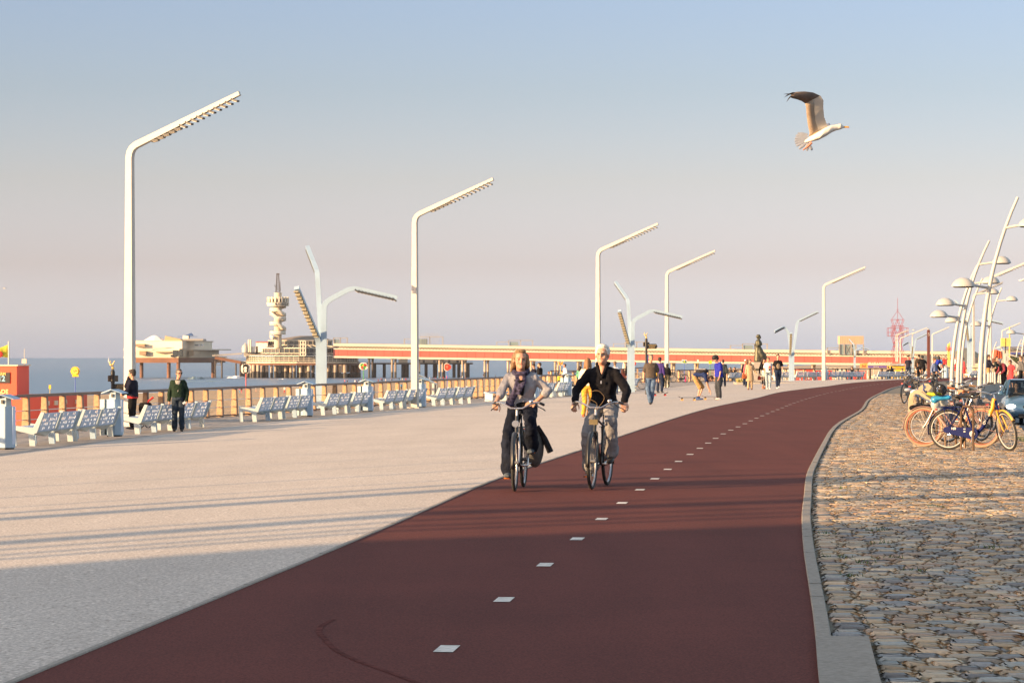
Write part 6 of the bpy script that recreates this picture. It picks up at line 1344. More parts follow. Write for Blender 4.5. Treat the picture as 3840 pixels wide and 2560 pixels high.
o, vs = tier('glass_front', 995, 1238, 1277, 1293, m_pgl); mullions(vs, 14, 3, .16); tier('roof_edge', 990, 1243, 1275, 1277.5, m_pcr); tier('roof', 990, 1243, 1258, 1275, m_roof, 1110, 1185)
m = MB(); m.bx(X(1132)-xo, X(1150)-xo, -28, -20, Z(1334)+9, Z(1277)+9); m.build('stair_bay', m_pgl, tp); m = MB()
for uq in (1131, 1141, 1150): m.bx(X(uq)-xo-.3, X(uq)-xo+.3, -28.5, -28, Z(1334)+9, Z(1277)+9)
for vq in (1334, 1322, 1306, 1292, 1278): m.bx(X(1131)-xo, X(1150)-xo, -28.6, -28, Z(vq)+8.8, Z(vq)+9.3)
m.build('stair_frame', m_pcr, tp)
m = MB(); m.bx(X(905)-xo, X(950)-xo, -8, 8, Z(1333)+9, Z(1316)+9); m.build('side_wall', m_pst, tp)
rn = random.Random(8)
for i in range(62):
    u = 898+(i % 31)*14.6+rn.uniform(-4, 4); dk = i >= 31; y = (-22 if not dk else 2)+rn.uniform(-3, 8)
    if abs(u-1117) > 190: y = abs(y)*.2
    r_ = rn.uniform(.7, 1.1); x = X(u)-xo
    m = MB(); m.tube([(x, y, -3), (x, y, 3+rn.uniform(-.6, .6))], r_*1.05, 10); m.build('pile_foot', m_wetp, tp, smooth=True)
    m = MB(); m.tube([(x, y, 2.8), (x, y, Z(1368)+9)], r_, 10); m.build('pile', m_rst if dk else m_ppl, tp, smooth=True)
tc_ = thing('service_house', 'small white house with a red roof and two chimneys left of the pavilion', 'building', (X(960), PD+10, Z(1320)))
m = MB(); m.bx(X(953)-X(960), X(997)-X(960), 0, 8, 0, Z(1284)-Z(1320)); m.bx(X(932)-X(960), X(960)-X(960), 0, 8, 0, Z(1298)-Z(1320)); m.build('wall', M('pier_white', (.7, .68, .62), .7), tc_); m = MB(); m.bx(X(952)-X(960), X(998)-X(960), -.3, 8.3, Z(1284)-Z(1320), Z(1280)-Z(1320)); m.build('roof', m_prd, tc_)
for uq in (926.5, 933.5): m = MB(); m.tube([(X(uq)-X(960), -1, 0), (X(uq)-X(960), -1, Z(1272)-Z(1320))], .42, 8); m.build('chimney', m_pcr, tc_, smooth=True)
m = MB(); m.lathe([(1.9, 0), (1.9, 2), (1.7, 3.2), (.9, 4.1), (.4, 4.4), (.3, 5)], (X(913)-X(960), 0, 0), 12); m.build('tank', M('tank_grey', (.4, .4, .38), .5), tc_, smooth=True)
# ---- bungee tower
tw = thing('tower', 'cream round tower with a spiral stair, a drum lettered BUNGY and a lattice mast', 'tower', (X(1041), PD+2, Z(1275))); b0 = Z(1275); zz = lambda v: Z(v)-b0
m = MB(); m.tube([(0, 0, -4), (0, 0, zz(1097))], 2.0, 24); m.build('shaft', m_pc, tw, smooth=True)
m = MB(); m.lathe([(2, zz(1149)), (5.6, zz(1147.5)), (6.0, zz(1134.5)), (4.6, zz(1134))], n=32); m.build('drum', m_pcr, tw, smooth=30)
m = MB(); m.lathe([(5.0, zz(1134)), (5.0, zz(1121))], n=32); m.build('windows', m_pgl, tw, smooth=30)
m = MB(); m.lathe([(5.3, zz(1121)), (5.6, zz(1118)), (5.6, zz(1116)), (2, zz(1115))], n=32)
for k in range(18): a = 2*pi*k/18; m.box((cos(a)*5.5, sin(a)*5.5, zz(1123)), (.9, .5, 2.8), Matrix.Rotation(a+pi/2, 3, 'Z'))
m.build('crown', m_pcr, tw)
for i, ch in enumerate('BUNGY'):
    a = -pi/2+(i-.3)*.29; text('lettering', ch, 1.75, m_plast, tw, (cos(a)*6.02, sin(a)*6.02, zz(1141)), (pi/2, 0, a+pi/2), .05, bold=.04)
def spiral(z0, z1, a0, a1, n=14):
    m = MB(); A, B, C_ = [], [], []
    for i in range(n+1):
        a = a0+(a1-a0)*i/n; z = z0+(z1-z0)*i/n; A.append(V(cos(a)*2, sin(a)*2, z)); B.append(V(cos(a)*4.2, sin(a)*4.2, z)); C_.append(V(cos(a)*4.2, sin(a)*4.2, z+1.15))
    m.sheet(A, B); m.sheet(B, C_); m.sheet([q-V(0, 0, .4) for q in A], [q-V(0, 0, .4) for q in B]); o = m.build('stair', m_pcr, tw, smooth=40); so = o.modifiers.new('s', 'SOLIDIFY'); so.thickness = .25
def belt(P, back=0):
    """one flight of the outside stair with its parapet, bent round the shaft"""
    Q = []
    for (x0, v0), (x1, v1) in zip(P, P[1:]):
        for k in range(6): q = k/6; Q.append((x0+(x1-x0)*q, v0+(v1-v0)*q))
    Q.append(P[-1]); yy = lambda x: (1 if back else -1)*sqrt(max(.2, 4.4**2-x*x)); A = [V(x, yy(x), zz(v)) for x, v in Q]; B = [p+V(0, 0, 1.5) for p in A]; C_ = [V(p.x*.45, p.y*.45, p.z) for p in A]
    m = MB(); m.sheet(A, B); m.sheet(A, C_); o = m.build('stair', m_pcr, tw, smooth=40); so = o.modifiers.new('s', 'SOLIDIFY'); so.thickness = .3
for P in ([(-4.2, 1166), (.2, 1166), (4.2, 1184)], [(-4.2, 1178), (-3.2, 1180), (.2, 1197), (4.2, 1197)], [(-4.3, 1217), (.2, 1217), (4.2, 1236)], [(-4.2, 1252), (4.2, 1252)], [(-4.2, 1266), (-2.5, 1270)]): belt(P)
for P in ([(-4.2, 1166), (4.2, 1152)], [(-4.2, 1178), (4.2, 1184)], [(-4.3, 1217), (4.2, 1200)], [(-4.2, 1252), (4.2, 1238)]): belt(P, 1)
m = MB(); H0, H1 = zz(1097), zz(1025)
for sx_, sy_ in ((-1, -1), (1, -1), (1, 1), (-1, 1)): m.beam((sx_*1.1, sy_*1.1, H0), (sx_*.45-.1, sy_*.45, H1), .28, .28)
for i in range(9):
    a, b = i/9, (i+1)/9; w_ = 1.1-.65*a; w2 = 1.1-.65*b
    for sy_ in (-1, 1): m.beam((-w_, sy_*w_, H0+(H1-H0)*a), (w2, sy_*w2, H0+(H1-H0)*b), .16, .16); m.beam((w_, sy_*w_, H0+(H1-H0)*a), (-w2, sy_*w2, H0+(H1-H0)*b), .16, .16)
m.beam((-2, 0, H0+4), (-.3, 0, H0+2), .3, .3); m.beam((1.4, 0, H0+1), (1.2, 0, H0+6), .18, .18); m.box((0, 0, H1-.3), (1.6, 1.2, .7)); m.build('lattice_mast', M('mast_dark', (.06, .055, .055), .7), tw)
# ---- island pavilion on the left with its footbridge
ti = thing('island_building', 'weathered cream building on a rusty beam platform with thick piles, standing in the sea', 'building', (X(670), PD, -9)); xo2 = X(670)
def ib(nm, ua, ub, vt, vb, y0, y1, mat, par=ti): m = MB(); m.bx(X(ua)-xo2, X(ub)-xo2, y0, y1, Z(vb)+9, Z(vt)+9); return m.build(nm, mat, par)
R45 = None
def ibx(nm, pts, vt, vb, mat):
    """prism with a plan outline given as (u, depth)"""
    m = MB(); n = len(pts); vs = [V(X(u)-xo2, y, Z(v)+9) for v in (vb, vt) for u, y in pts]
    m.add(vs, [tuple(range(n-1, -1, -1)), tuple(range(n, 2*n))]+[(k, (k+1) % n, n+(k+1) % n, n+k) for k in range(n)]); return m.build(nm, mat, ti)
PL = lambda a, c, b, d: [(a, 9*d), (c, 0), (b, 58*d), ((a+b)/2-10, 70*d)]
ibx('platform_beam', PL(470, 669, 801, 1), 1341, 1360, m_rst); ibx('platform_edge', PL(453, 669, 806, 1.02), 1336, 1341, m_pc)
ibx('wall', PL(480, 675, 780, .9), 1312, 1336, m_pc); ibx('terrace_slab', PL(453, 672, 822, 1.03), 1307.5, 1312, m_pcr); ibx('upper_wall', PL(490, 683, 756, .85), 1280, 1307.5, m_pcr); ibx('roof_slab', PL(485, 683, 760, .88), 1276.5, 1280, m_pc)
ib('window_band', 560, 628, 1290, 1299, 5.0, 12, M('band_brown', (.35, .24, .14), .7)); ib('parapet', 680, 757, 1270, 1277, 6, 20, m_pst); ib('kiosk', 678, 700, 1257, 1272, 8, 14, M('pier_white', (.7, .68, .62), .7)); 
m = MB(); m.prism([(X(686)-xo2, Z(1258)+9), (X(715)-xo2, Z(1258)+9), (X(707)-xo2, Z(1248)+9)], 6, Matrix.Translation((0, 11, 0))); m.build('blue_roof', m_bl, ti)
m = MB(); m.bx(X(658)-xo2, X(730)-xo2, 9, 12, Z(1261.5)+9, Z(1260)+9); m.build('blue_canopy', m_bl, ti)
m = MB(); m.lathe([(6.2, 0), (4, 1.3), (1.6, 2.7), (0, 3.0)], (X(563)-xo2, 18, Z(1277)+9), 8, 1, .6); m.build('tent_roof', M('tent_white', (.75, .75, .74), .7), ti)
m = MB(); m.prism([(X(606)-xo2, Z(1278)+9), (X(668)-xo2, Z(1278)+9), (X(668)-xo2, Z(1271)+9), (X(608)-xo2, Z(1258)+9)], 9, Matrix.Translation((0, 16, 0))); m.build('slanted_block', M('slab_tan', (.5, .36, .2), .7), ti)
m = MB(); m.prism([(X(525)-xo2, Z(1316)+9), (X(533)-xo2, Z(1316)+9), (X(557)-xo2, Z(1334)+9), (X(549)-xo2, Z(1337)+9)], 2, Matrix.Translation((0, 8, 0))); m.build('outer_stair', m_pcr, ti)
for a, b, c, d in ((648, 665, 1313, 1335), (672, 685, 1313, 1335), (726, 740, 1291, 1296), (748, 752, 1290, 1296), (640, 652, 1330, 1338)): ib('window', a, b, c, d, -.6 if a < 690 else 4, 3 if a < 690 else 12, m_pgl)
m = MB(); m.bx(X(530)-xo2, X(660)-xo2, 1.2, 1.6, Z(1304)+9, Z(1302.5)+9); m.build('balcony_line', m_pst, ti)
for a, b, c, d in ((520, 545, 1316, 1331), (585, 640, 1318, 1322), (700, 716, 1314, 1334), (500, 540, 1289, 1300)): ib('dark_opening', a, b, c, d, -.3 if a > 560 and a < 690 else (2.2 if a < 690 else 8), 6 if a < 690 else 14, M('band_brown', (.35, .24, .14), .7))
for u, y in ((484, 18), (517, 14), (628, 5), (667, 2), (783, 20), (600, 36)): m = MB(); m.tube([(X(u)-xo2, y, -3), (X(u)-xo2, y, Z(1359)+9)], .98, 14); m.build('pile', m_rst, ti, smooth=True)
tf = thing('footbridge', 'rusty footbridge sloping down from the island building to the pavilion', 'bridge', (X(845), PD+8, -9)); x5 = X(845)
m = MB(); m.beam((X(800)-x5, 0, Z(1341)+9), (X(898)-x5, 0, Z(1359)+9), 3, 1.5); m.build('girder', m_rst, tf); m = MB(); m.beam((X(790)-x5, 0, Z(1334)+9), (X(903)-x5, 0, Z(1326)+9), 2, .5); m.beam((X(790)-x5, 0, Z(1331)+9), (X(903)-x5, 0, Z(1323)+9), .3, .2); m.build('upper_walk', m_pst, tf)
m = MB()
for k in range(16): q = k/15; p = V(X(800), 0, Z(1335)+9).lerp(V(X(898), 0, Z(1353)+9), q); m.bx(p.x-x5-.06, p.x-x5+.06, -1.4, -1.3, p.z, p.z+1.3)
m.build('rail', m_pst, tf)
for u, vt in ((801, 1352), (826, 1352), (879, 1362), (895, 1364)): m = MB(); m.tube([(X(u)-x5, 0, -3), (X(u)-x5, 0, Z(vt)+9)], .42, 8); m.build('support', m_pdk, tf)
m = MB(); m.beam((X(801)-x5, 0, Z(1368)+9), (X(814)-x5, 0, Z(1352)+9), .35, .35); m.beam((X(826)-x5, 0, Z(1368)+9), (X(814)-x5, 0, Z(1352)+9), .35, .35); m.bx(X(799)-x5, X(829)-x5, -.2, .2, Z(1369)+9, Z(1367.5)+9); m.build('brace', m_pdk, tf)
# ---- sails on the horizon
for (u, v, d, h, lb) in ((407, 1341, 6000, 13, 'tiny white sail on the horizon left of the tallest lamp'), (2338, 1352, 2100, 10.5, 'pale sail seen under the pier deck behind the black jacket')):
    p = WP(u, v, d); p.z = -9; t = thing('sailing_boat', lb, 'boat', p); m = MB(); m.prism([(-1.4, 0), (1.6, 0), (1.9, .8), (-1.6, .8)], 1.4); m.build('hull', m_pcr, t); m = MB(); m.prism([(-1.2, 1.2), (1.1, 1.2), (.2, h)], .25); m.build('sail', M('sail_white', (.75, .72, .66), .8), t)
# ================================================================== THE BEACH
# red lifeguard cabin at the left edge, a wide block with a lower annexe
m_red = M('signal_red', (.70, .075, .03), .55, var=.04, scale=.6, grime=.05)
cx_, cy_ = -15.6, 84.0
t = thing('lifeguard_cabin', 'red two-storey lifeguard cabin cut by the left edge behind the railing', 'building', (cx_, cy_, -4.5)); t.rotation_euler = (0, 0, radians(-10))
topz = CAMZ-(1372-HOR)/F*84+4.5; wz = lambda v: CAMZ-(v-HOR)/F*84+4.5
m = MB(); m.bx(-6.5, 0, 0, 1.1, 0, topz); m.build('wall', m_red, t)
m = MB(); m.bx(-6.55, .05, -.05, 1.15, topz, topz+.04); m.build('roof_edge', m_pcr, t)
m = MB(); m.bx(-1.02, -.22, -.03, 0, wz(1437), wz(1396)); bd = m.build('board', m_plast, t); text('lettering', 'ALARM', .13, m_yel, bd, (-.56, -.035, wz(1402)), (pi/2, 0, 0), .003, bold=.004); text('lettering', '112', .24, M('board_blue', (.2, .45, .6), .5), bd, (-.55, -.035, wz(1420)), (pi/2, 0, 0), .003, bold=.008)
text('lettering', 'REDDINGSBRIGADE', .19, M('letter_yellow', (.8, .6, .25), .5), t, (-1.12, -.012, wz(1469)), (pi/2, 0, 0), .003, bold=.006)
m = MB(); m.bx(-6.6, .9, -1.3, 4.1, 0, wz(1483)); an = m.build('annexe', m_red, t)
for x in (-.45, .12): m = MB(); m.bx(x-.14, x+.14, -1.34, -1.3, wz(1523), wz(1502)); q = m.build('window', m_pcr, an); m = MB(); m.bx(x-.06, x+.06, -1.36, -1.34, wz(1516), wz(1507)); m.build('pane', m_pgl, q)
for y in (.1, .9, 2.9): m = MB(); m.bx(.9, .94, y, y+.3, wz(1520), wz(1503)); m.build('window', m_pcr, an)
text('lettering', '574', .2, m_pcr, t, (.93, 1.9, wz(1511)), (pi/2, 0, pi/2), .01, bold=.004)
t = thing('flagpole', 'white flagpole with a yellow flag above the red cabin', 'flag', V(-15.95, 84.5, topz-4.5)); m = MB(); m.tube([(0, 0, 0), (0, 0, .78*1)], .022, 8); m.build('pole', m_white, t)
m = MB(); zt = .68
vs = []
for i in range(7):
    for k in range(5): q = i/6; vs.append(V(-.02-q*.55, .05*sin(q*7+k*.4), zt-.42*(1-.2*q)*k/4-q*.22*(1-k/4)-.0))
m.add(vs, [(i*5+k, i*5+k+1, i*5+6+k, i*5+5+k) for i in range(6) for k in range(4)]); fl = m.build('flag_cloth', M('flag_yellow', (.55, .50, .05), .8), t, smooth=True); so = fl.modifiers.new('s', 'SOLIDIFY'); so.thickness = .004
m = MB(); m.ell((-.27, -.04, .37), (.10, .012, .10)); m.build('emblem', M('flag_red', (.35, .03, .02), .8), fl)
t = thing('sensor_mast', 'thin mast with a small pale box on the red cabin', 'mast', WP(91.5, 1373, 84.5)); m = MB(); m.tube([(0, 0, 0), (0, 0, .55)], .012, 6); m.build('mast', m_white, t); m = MB(); m.box((0, 0, .16), (.15, .12, .14)); m.build('box', m_pcr, t)
# picture signs on coloured poles, for children to find their way back
def outline(fn, n=28): return [(fn(2*pi*i/n)*cos(2*pi*i/n), fn(2*pi*i/n)*sin(2*pi*i/n)) for i in range(n)]
def picsign(u, v, d, r_, vb, pole, parts, lb):
    p = WP(u, vb, d); p.z = max(p.z, zs(p.x, p.y)) if d > 120 else p.z; c = WP(u, v, d); t = thing('beach_sign', lb, 'sign', (p.x, d, p.z), 0, 'picture signs on the beach')
    z = c.z-p.z; m = MB(); m.tube([(0, .03, 0), (0, .03, z)], r_*.10, 8); m.build('pole', pole, t)
    for i, (poly, mat) in enumerate(parts): m = MB(); m.prism([(a*r_, z+b*r_) for a, b in poly], .05, Matrix.Translation((0, -.052*i, 0))); m.build('sign_panel' if i == 0 else 'motif', mat, t)
y_ = M('sign_yellow', (.80, .50, .02), .5); wt = M('sign_white', (.72, .70, .62), .5); rd_ = M('sign_red', (.60, .05, .03), .5); gn = M('sign_green', (.04, .30, .06), .5); bk = m_plast; bp = M('pole_blue', (.02, .08, .40), .5); rp_ = M('pole_red', (.5, .04, .03), .5); gp = M('pole_green', (.03, .25, .06), .5); yp = M('pole_yellow', (.6, .42, .05), .5); og = M('sign_orange', (.7, .25, .03), .5)
sh = lambda P, dx, dy, s=1: [(a*s+dx, b*s+dy) for a, b in P]
circ = outline(lambda a: 1); mane = outline(lambda a: 1+.06*cos(a*12), 60)
def far(d): return d
picsign(282, 1393, 160, .27, 1490, bp, [(sh(mane, 0, .1), y_), (sh(circ, 0, .12, .72), M('sign_gold', (.75, .58, .10), .5)), ([(-.6, -1.15), (.85, -1.1), (.8, -.72), (-.6, -.75)], y_), (sh(circ, -.25, .25, .10), bk), (sh(circ, .25, .25, .10), bk), (sh(circ, 0, -.02, .13), og)], 'round yellow lion sign on a blue pole, left of the tallest lamp')
picsign(922, 1382, 170, .30, 1490, rp_, [(outline(lambda a: 1+.15*abs(sin(a*2))), wt), (sh(outline(lambda a: 1), 0, .35, .62), bk), ([(-.55, .65), (-.5, 1.05), (-.2, .8)], bk), ([(.55, .65), (.5, 1.05), (.2, .8)], bk), (sh(circ, 0, -.5, .55), bk), (sh(circ, 0, .15, .3), wt), (sh(circ, 0, -.45, .3), wt)], 'black and white animal sign on a red pole in front of the pavilion piles')
picsign(1363, 1373, 190, .28, 1480, gp, [(outline(lambda a: 1.05+.12*cos(2*a)), wt), ([(-.85, .55), (-.15, .75), (-.12, 0), (-.75, 0)], gn), ([(-.75, 0), (-.12, 0), (-.2, -.85), (-.5, -.7)], rd_), ([(.85, .55), (.15, .75), (.12, 0), (.75, 0)], rd_), ([(.75, 0), (.12, 0), (.2, -.85), (.5, -.7)], gn), (sh(circ, 0, .2, .2), y_)], 'green and red butterfly sign on a green pole above the fourth bin')
picsign(1678, 1376, 190, .26, 1470, bp, [(outline(lambda a: 1.05+.1*cos(3*a)), wt), (outline(lambda a: .92+.08*cos(3*a)), rd_), (sh(circ, -.1, .1, .35), M('sign_pink', (.7, .15, .1), .5))], 'round red animal sign on a blue pole over the slanted board')
picsign(2102, 1362, 215, .26, 1460, yp, [([(-.95, .9), (-.1, .35), (.1, .35), (.95, .9), (.8, -.1), (.55, -.8), (.1, -.4), (-.1, -.4), (-.55, -.8), (-.8, -.1)], wt), ([(-.8, .7), (-.1, .25), (-.1, -.3), (-.5, -.6), (-.65, -.05)], og), ([(.8, .7), (.1, .25), (.1, -.3), (.5, -.6), (.65, -.05)], og)], 'orange butterfly sign on a yellow pole between the two cyclists')
picsign(2205, 1357, 215, .24, 1450, bp, [(outline(lambda a: 1+.2*cos(2*a)), y_), (sh(circ, .3, .5, .25), bk)], 'yellow animal sign just above the long-haired woman')
picsign(2378, 1363, 215, .17, 1455, gp, [(circ, rd_), (sh(circ, 0, 0, .6), M('sign_pink', (.7, .15, .1), .5))], 'small red round sign behind the black jacket')
picsign(2566, 1355, 330, .40, 1440, bp, [([(-.7, .65), (.85, .45), (.75, -.65), (-.8, -.5)], wt), ([(-.55, .45), (.65, .3), (.6, -.1), (-.6, 0)], bp), ([(-.6, 0), (.6, -.1), (.58, -.48), (-.62, -.35)], gn), (sh(circ, 0, .1, .25), y_)], 'tilted picture sign with blue and green on a thin blue pole')
picsign(2617, 1354, 330, .22, 1440, yp, [([(-.45, .9), (.45, .9), (.45, -.6), (-.45, -.6)], wt)], 'small white sign on a yellow pole left of the youth in blue')
picsign(2663, 1358, 330, .3, 1440, gp, [([(-.7, .5), (.6, .9), (.8, -.5), (-.5, -.7)], y_)], 'yellow sign on a green pole next to the black helmet')
picsign(187, 1452, 500, .5, 1475, yp, [([(-.4, .9), (.4, .9), (.4, -.6), (-.4, -.6)], y_)], 'tiny yellow beach post left of the lion sign')
# bathers and strollers far out on the sand
SKC = [m_skin, m_skin2]; TC = [black, navy, K('red_cloth', (.5, .03, .03)), m_flag, K('sky_cloth', (.1, .35, .6)), K('pink_cloth', (.62, .12, .14)), djean, K('cream_top', (.62, .56, .46))]
def tiny(u, v, lb, i, h=1.7):
    lo, hi = 60., 3000.
    for _ in range(40):
        d = (lo+hi)/2; p = WP(u, v, d)
        if p.z > zs(p.x, p.y): lo = d
        else: hi = d
    p = WP(u, v, hi); p.z = max(p.z, -9.2); r_ = random.Random(i); t = thing('person', lb, 'person', p, r_.uniform(0, 6), 'bathers and strollers on the beach', h/1.7)
    st_ = r_.uniform(.05, .22); m = MB(); m.tube([(-.08, -st_, 0), (-.09, 0, .45), (-.08, 0, .88)], [.05, .06, .09], 7); m.tube([(.08, st_, 0), (.09, 0, .45), (.08, 0, .88)], [.05, .06, .09], 7); m.build('trousers' if i % 3 else 'bare_legs', TC[i % 7] if i % 3 else SKC[0], t, smooth=True)
    m = MB(); loft(m, [(V(0, 0, z), V(1, 0, 0), V(0, 1, 0), a, b) for z, a, b in ((.80, .16, .11), (1.1, .15, .1), (1.35, .2, .11), (1.45, .08, .07))], 10)
    for s_ in (-1, 1): m.tube([(s_*.19, 0, 1.4), (s_*.25, .02, 1.12), (s_*.22, -.1, .9)], [.055, .045, .035], 6)
    m.build('top', TC[(i*3+1) % 8], t, smooth=True)
    m = MB(); m.ell((0, 0, 1.58), (.085, .1, .115)); m.tube([(0, 0, 1.42), (0, 0, 1.52)], .05, 7); m.build('head', SKC[i % 2], t, smooth=True)
    return t
TL_ = [(1505, 1461, 'man in black strolling on the sand left of the second tall lamp'), (1067, 1474, 'dark stroller on the wet sand left of the third bin'), (1091, 1472, 'pale dressed stroller on the wet sand left of the third bin'), (898, 1473, 'left one of two tiny figures at the waterline below the cat sign'), (906, 1473, 'right one of two tiny figures at the waterline below the cat sign'), (960, 1469, 'tiny dark figure bending at the waterline'), (1178, 1463, 'tiny figure at the waterline right of the third bin')]
for i, (u, v, lb) in enumerate(TL_): tiny(u, v, lb, i+1)
ORD = ['%s%s' % (a, b) for a in ('', 'twenty-', 'thirty-') for b in ('first', 'second', 'third', 'fourth', 'fifth', 'sixth', 'seventh', 'eighth', 'ninth')]; ORD = ORD[:9]+['tenth', 'eleventh', 'twelfth', 'thirteenth', 'fourteenth', 'fifteenth', 'sixteenth', 'seventeenth', 'eighteenth', 'nineteenth', 'twentieth']+ORD[9:18]+['thirtieth']+ORD[18:]
WH = [1293, 1302, 1330, 1338, 1345, 1351, 1358, 1418, 1428, 1433, 1446, 1468, 1497, 1503, 1508, 1522, 1593, 1602, 1612, 1622, 1632, 1641, 1651, 1662, 1675, 1728, 1733, 1746, 1812, 1818, 1858, 2590, 2600]
for i, u in enumerate(WH): tiny(u+.5*(i % 3), (1439-(u-1290)*.045 if u < 2000 else 1424)+(i % 4), 'tiny bather at the waterline in front of the pier, %s from the left' % ORD[i], i+20)
tiny(2556, 1401, 'tiny figure in dark clothes on the sand left of the red parasol', 3); 
for u, v, lb in ((2571, 1416, 'closed deep pink parasol on the sand behind the far railing'), (2582, 1414, 'closed dark parasol right of the pink one')):
    p = WP(u, v, 420); p.z = zs(p.x, p.y); t = thing('parasol', lb, 'parasol', p); m = MB(); m.tube([(0, 0, 0), (0, 0, .8)], .04, 6); m.build('pole', wt, t); m = MB(); m.tube([(0, 0, .8), (0, 0, 1.2), (0, 0, 3.3)], [.12, .28, .04], 10); m.build('canopy', K('deep_pink_canvas', (.5, .02, .12)) if 'pink p' in lb else black, t, smooth=True)
for i, (u, v) in enumerate(((1296, 1466), (1428, 1459), (1532, 1459))):
    p = WP(u, v, 330); p.z = zs(p.x, p.y)+.0; t = thing('beach_bin', ('pale', 'dark', 'darkest')[i]+' little litter drum standing on the sand behind the benches', 'litter bin', p); m = MB(); m.lathe([(.32, 0), (.34, .9), (.36, 1.0)], n=12); m.build('drum', (m_pc, m_pst, m_pdk)[i], t, smooth=40); m = MB(); m.lathe([(.36, 1.0), (.38, 1.06)], n=12); m.build('rim', m_pst, t)
# ---- beach stalls on the right
D4 = 400.0; X4 = lambda u: (u-1920)/F*D4; Z4 = lambda v: CAMZ-(v-HOR)/F*D4
def blk(nm, lb, ua, ub, vt, vb, dep, mat, cat='building', yo=0, roof=None):
    d = D4+yo; x0 = (ua-1920)/F*d; x1 = (ub-1920)/F*d; z0 = CAMZ-(vb-HOR)/F*d; z1 = CAMZ-(vt-HOR)/F*d; t = thing(nm, lb, cat, ((x0+x1)/2, d, z0-3)); w_ = x1-x0
    m = MB(); m.bx(-w_/2, w_/2, 0, dep, 0, z1-z0+3); m.build('wall', mat, t)
    m = MB(); m.bx(-w_/2-.2, w_/2+.2, -.25, dep+.2, z1-z0+3, z1-z0+3.12); m.build('roof', roof or m_pst, t); return t, w_, z1-z0+3
m_stl = M('stall_white', (.60, .56, .50), .7, var=.1, scale=.6)
t, w_, h_ = blk('beach_cafe', 'long white beach cafe under cream letters reading BLUE LAGOON', 3254, 3344, 1371, 1388, 6, m_stl)
text('lettering', 'BLUE LAGOON', .52, M('letter_cream', (.75, .66, .48), .5), t, (.05, -.1, h_+.32), (pi/2, 0, 0), .04, bold=.01); m = MB(); m.bx(-w_/2, w_/2, -.35, -.1, h_-.05-.25, h_-.02); m.build('awning', M('purple_awning', (.10, .05, .32), .7), t); text('lettering', 'DINING', .24, m_stl, t, (-.6, -.37, h_-.17), (pi/2, 0, 0), .01)
m = MB()
for k in range(16): m.bx(-w_/2+k*w_/16, -w_/2+k*w_/16+.12, -.02, .0, 2.2, h_-.45)
m.build('window_slat', m_pst, t)
t, w_, h_ = blk('beach_stall', 'yellow beach stall with a grey roof right of the letters', 3344, 3394, 1371, 1392, 5, M('stall_yellow', (.66, .42, .03), .6), yo=-6, roof=m_pst); m = MB(); m.bx(-w_/2-.3, w_/2+.3, -.4, 5, h_, h_+.36); m.build('canopy', m_pst, t); m = MB(); m.bx(-.3, w_/2, -.45, -.4, h_+.08, h_+.2); m.build('coloured_strip', M('strip_colours', (.3, .4, .6), .6, var=.9, scale=2), t)
t = thing('cafe_sign', 'orange board with the word Sol in red letters', 'sign', WP(3239, 1385, 330)); m = MB(); m.box((0, 0, .45), (.95, .06, .62), Matrix.Rotation(-.08, 3, 'Y')); m.build('board', M('sol_orange', (.8, .32, .08), .6), t); text('lettering', 'Sol', .42, rd_, t, (0, -.04, .42), (pi/2, 0, 0), .01, bold=.01)
t, w_, h_ = blk('beach_stall', 'low red and white beach stall behind the far bench row', 2992, 3052, 1384, 1402, 4, M('stall_red', (.62, .07, .05), .6, var=.2, scale=.8), yo=-60); text('lettering', 'OPEN', .5, m_stl, t, (-w_*.3, -.05, h_-.35), (pi/2, 0, 0), .02, bold=.01)
for a, b, c, d_, mt, lb, yo in ((2880, 2962, 1379, 1395, m_stl, 'low pale beach stall behind the three young walkers', -40), (3100, 3180, 1376, 1398, m_stl, 'pale beach stall left of the orange board', 10), (3190, 3250, 1388, 1408, M('stall_red', (.62, .07, .05), .6), 'red low stall front under the orange board', -70), (3060, 3120, 1388, 1405, M('stall_red', (.62, .07, .05), .6), 'small red stall at the foot of the far tall lamp', -60), (2705, 2760, 1384, 1396, m_pc, 'low sandy stall behind the hunched couple', -30)):
    t, w_, h_ = blk('beach_stall', lb, a, b, c, d_, 4, mt, yo=yo)
    m = MB(); nn = int(w_/.7)
    for k in range(nn): m.bx(-w_/2+k*.7+.1, -w_/2+k*.7+.4, -.03, .02, h_-.6, h_-.15)
    m.build('window', m_pgl, t)
for i, u in enumerate((3260, 3300, 3350, 3372, 3130, 3160, 3180)): tiny(u, 1391+(i % 3), 'tiny visitor among the beach stalls, %s of the little group' % ORD[i], i+60)
# pale fence of thin bars before the cafe
t = thing('picket_fence', 'pale fence of thin bars in front of the beach cafe', 'fence', WP(3160, 1402, 300)); m = MB()
for k in range(60): m.bx(k*.1, k*.1+.035, 0, .03, 0, .75)
m.bx(0, 6, .03, .06, .6, .66); m.build('bars', m_pst, t); 
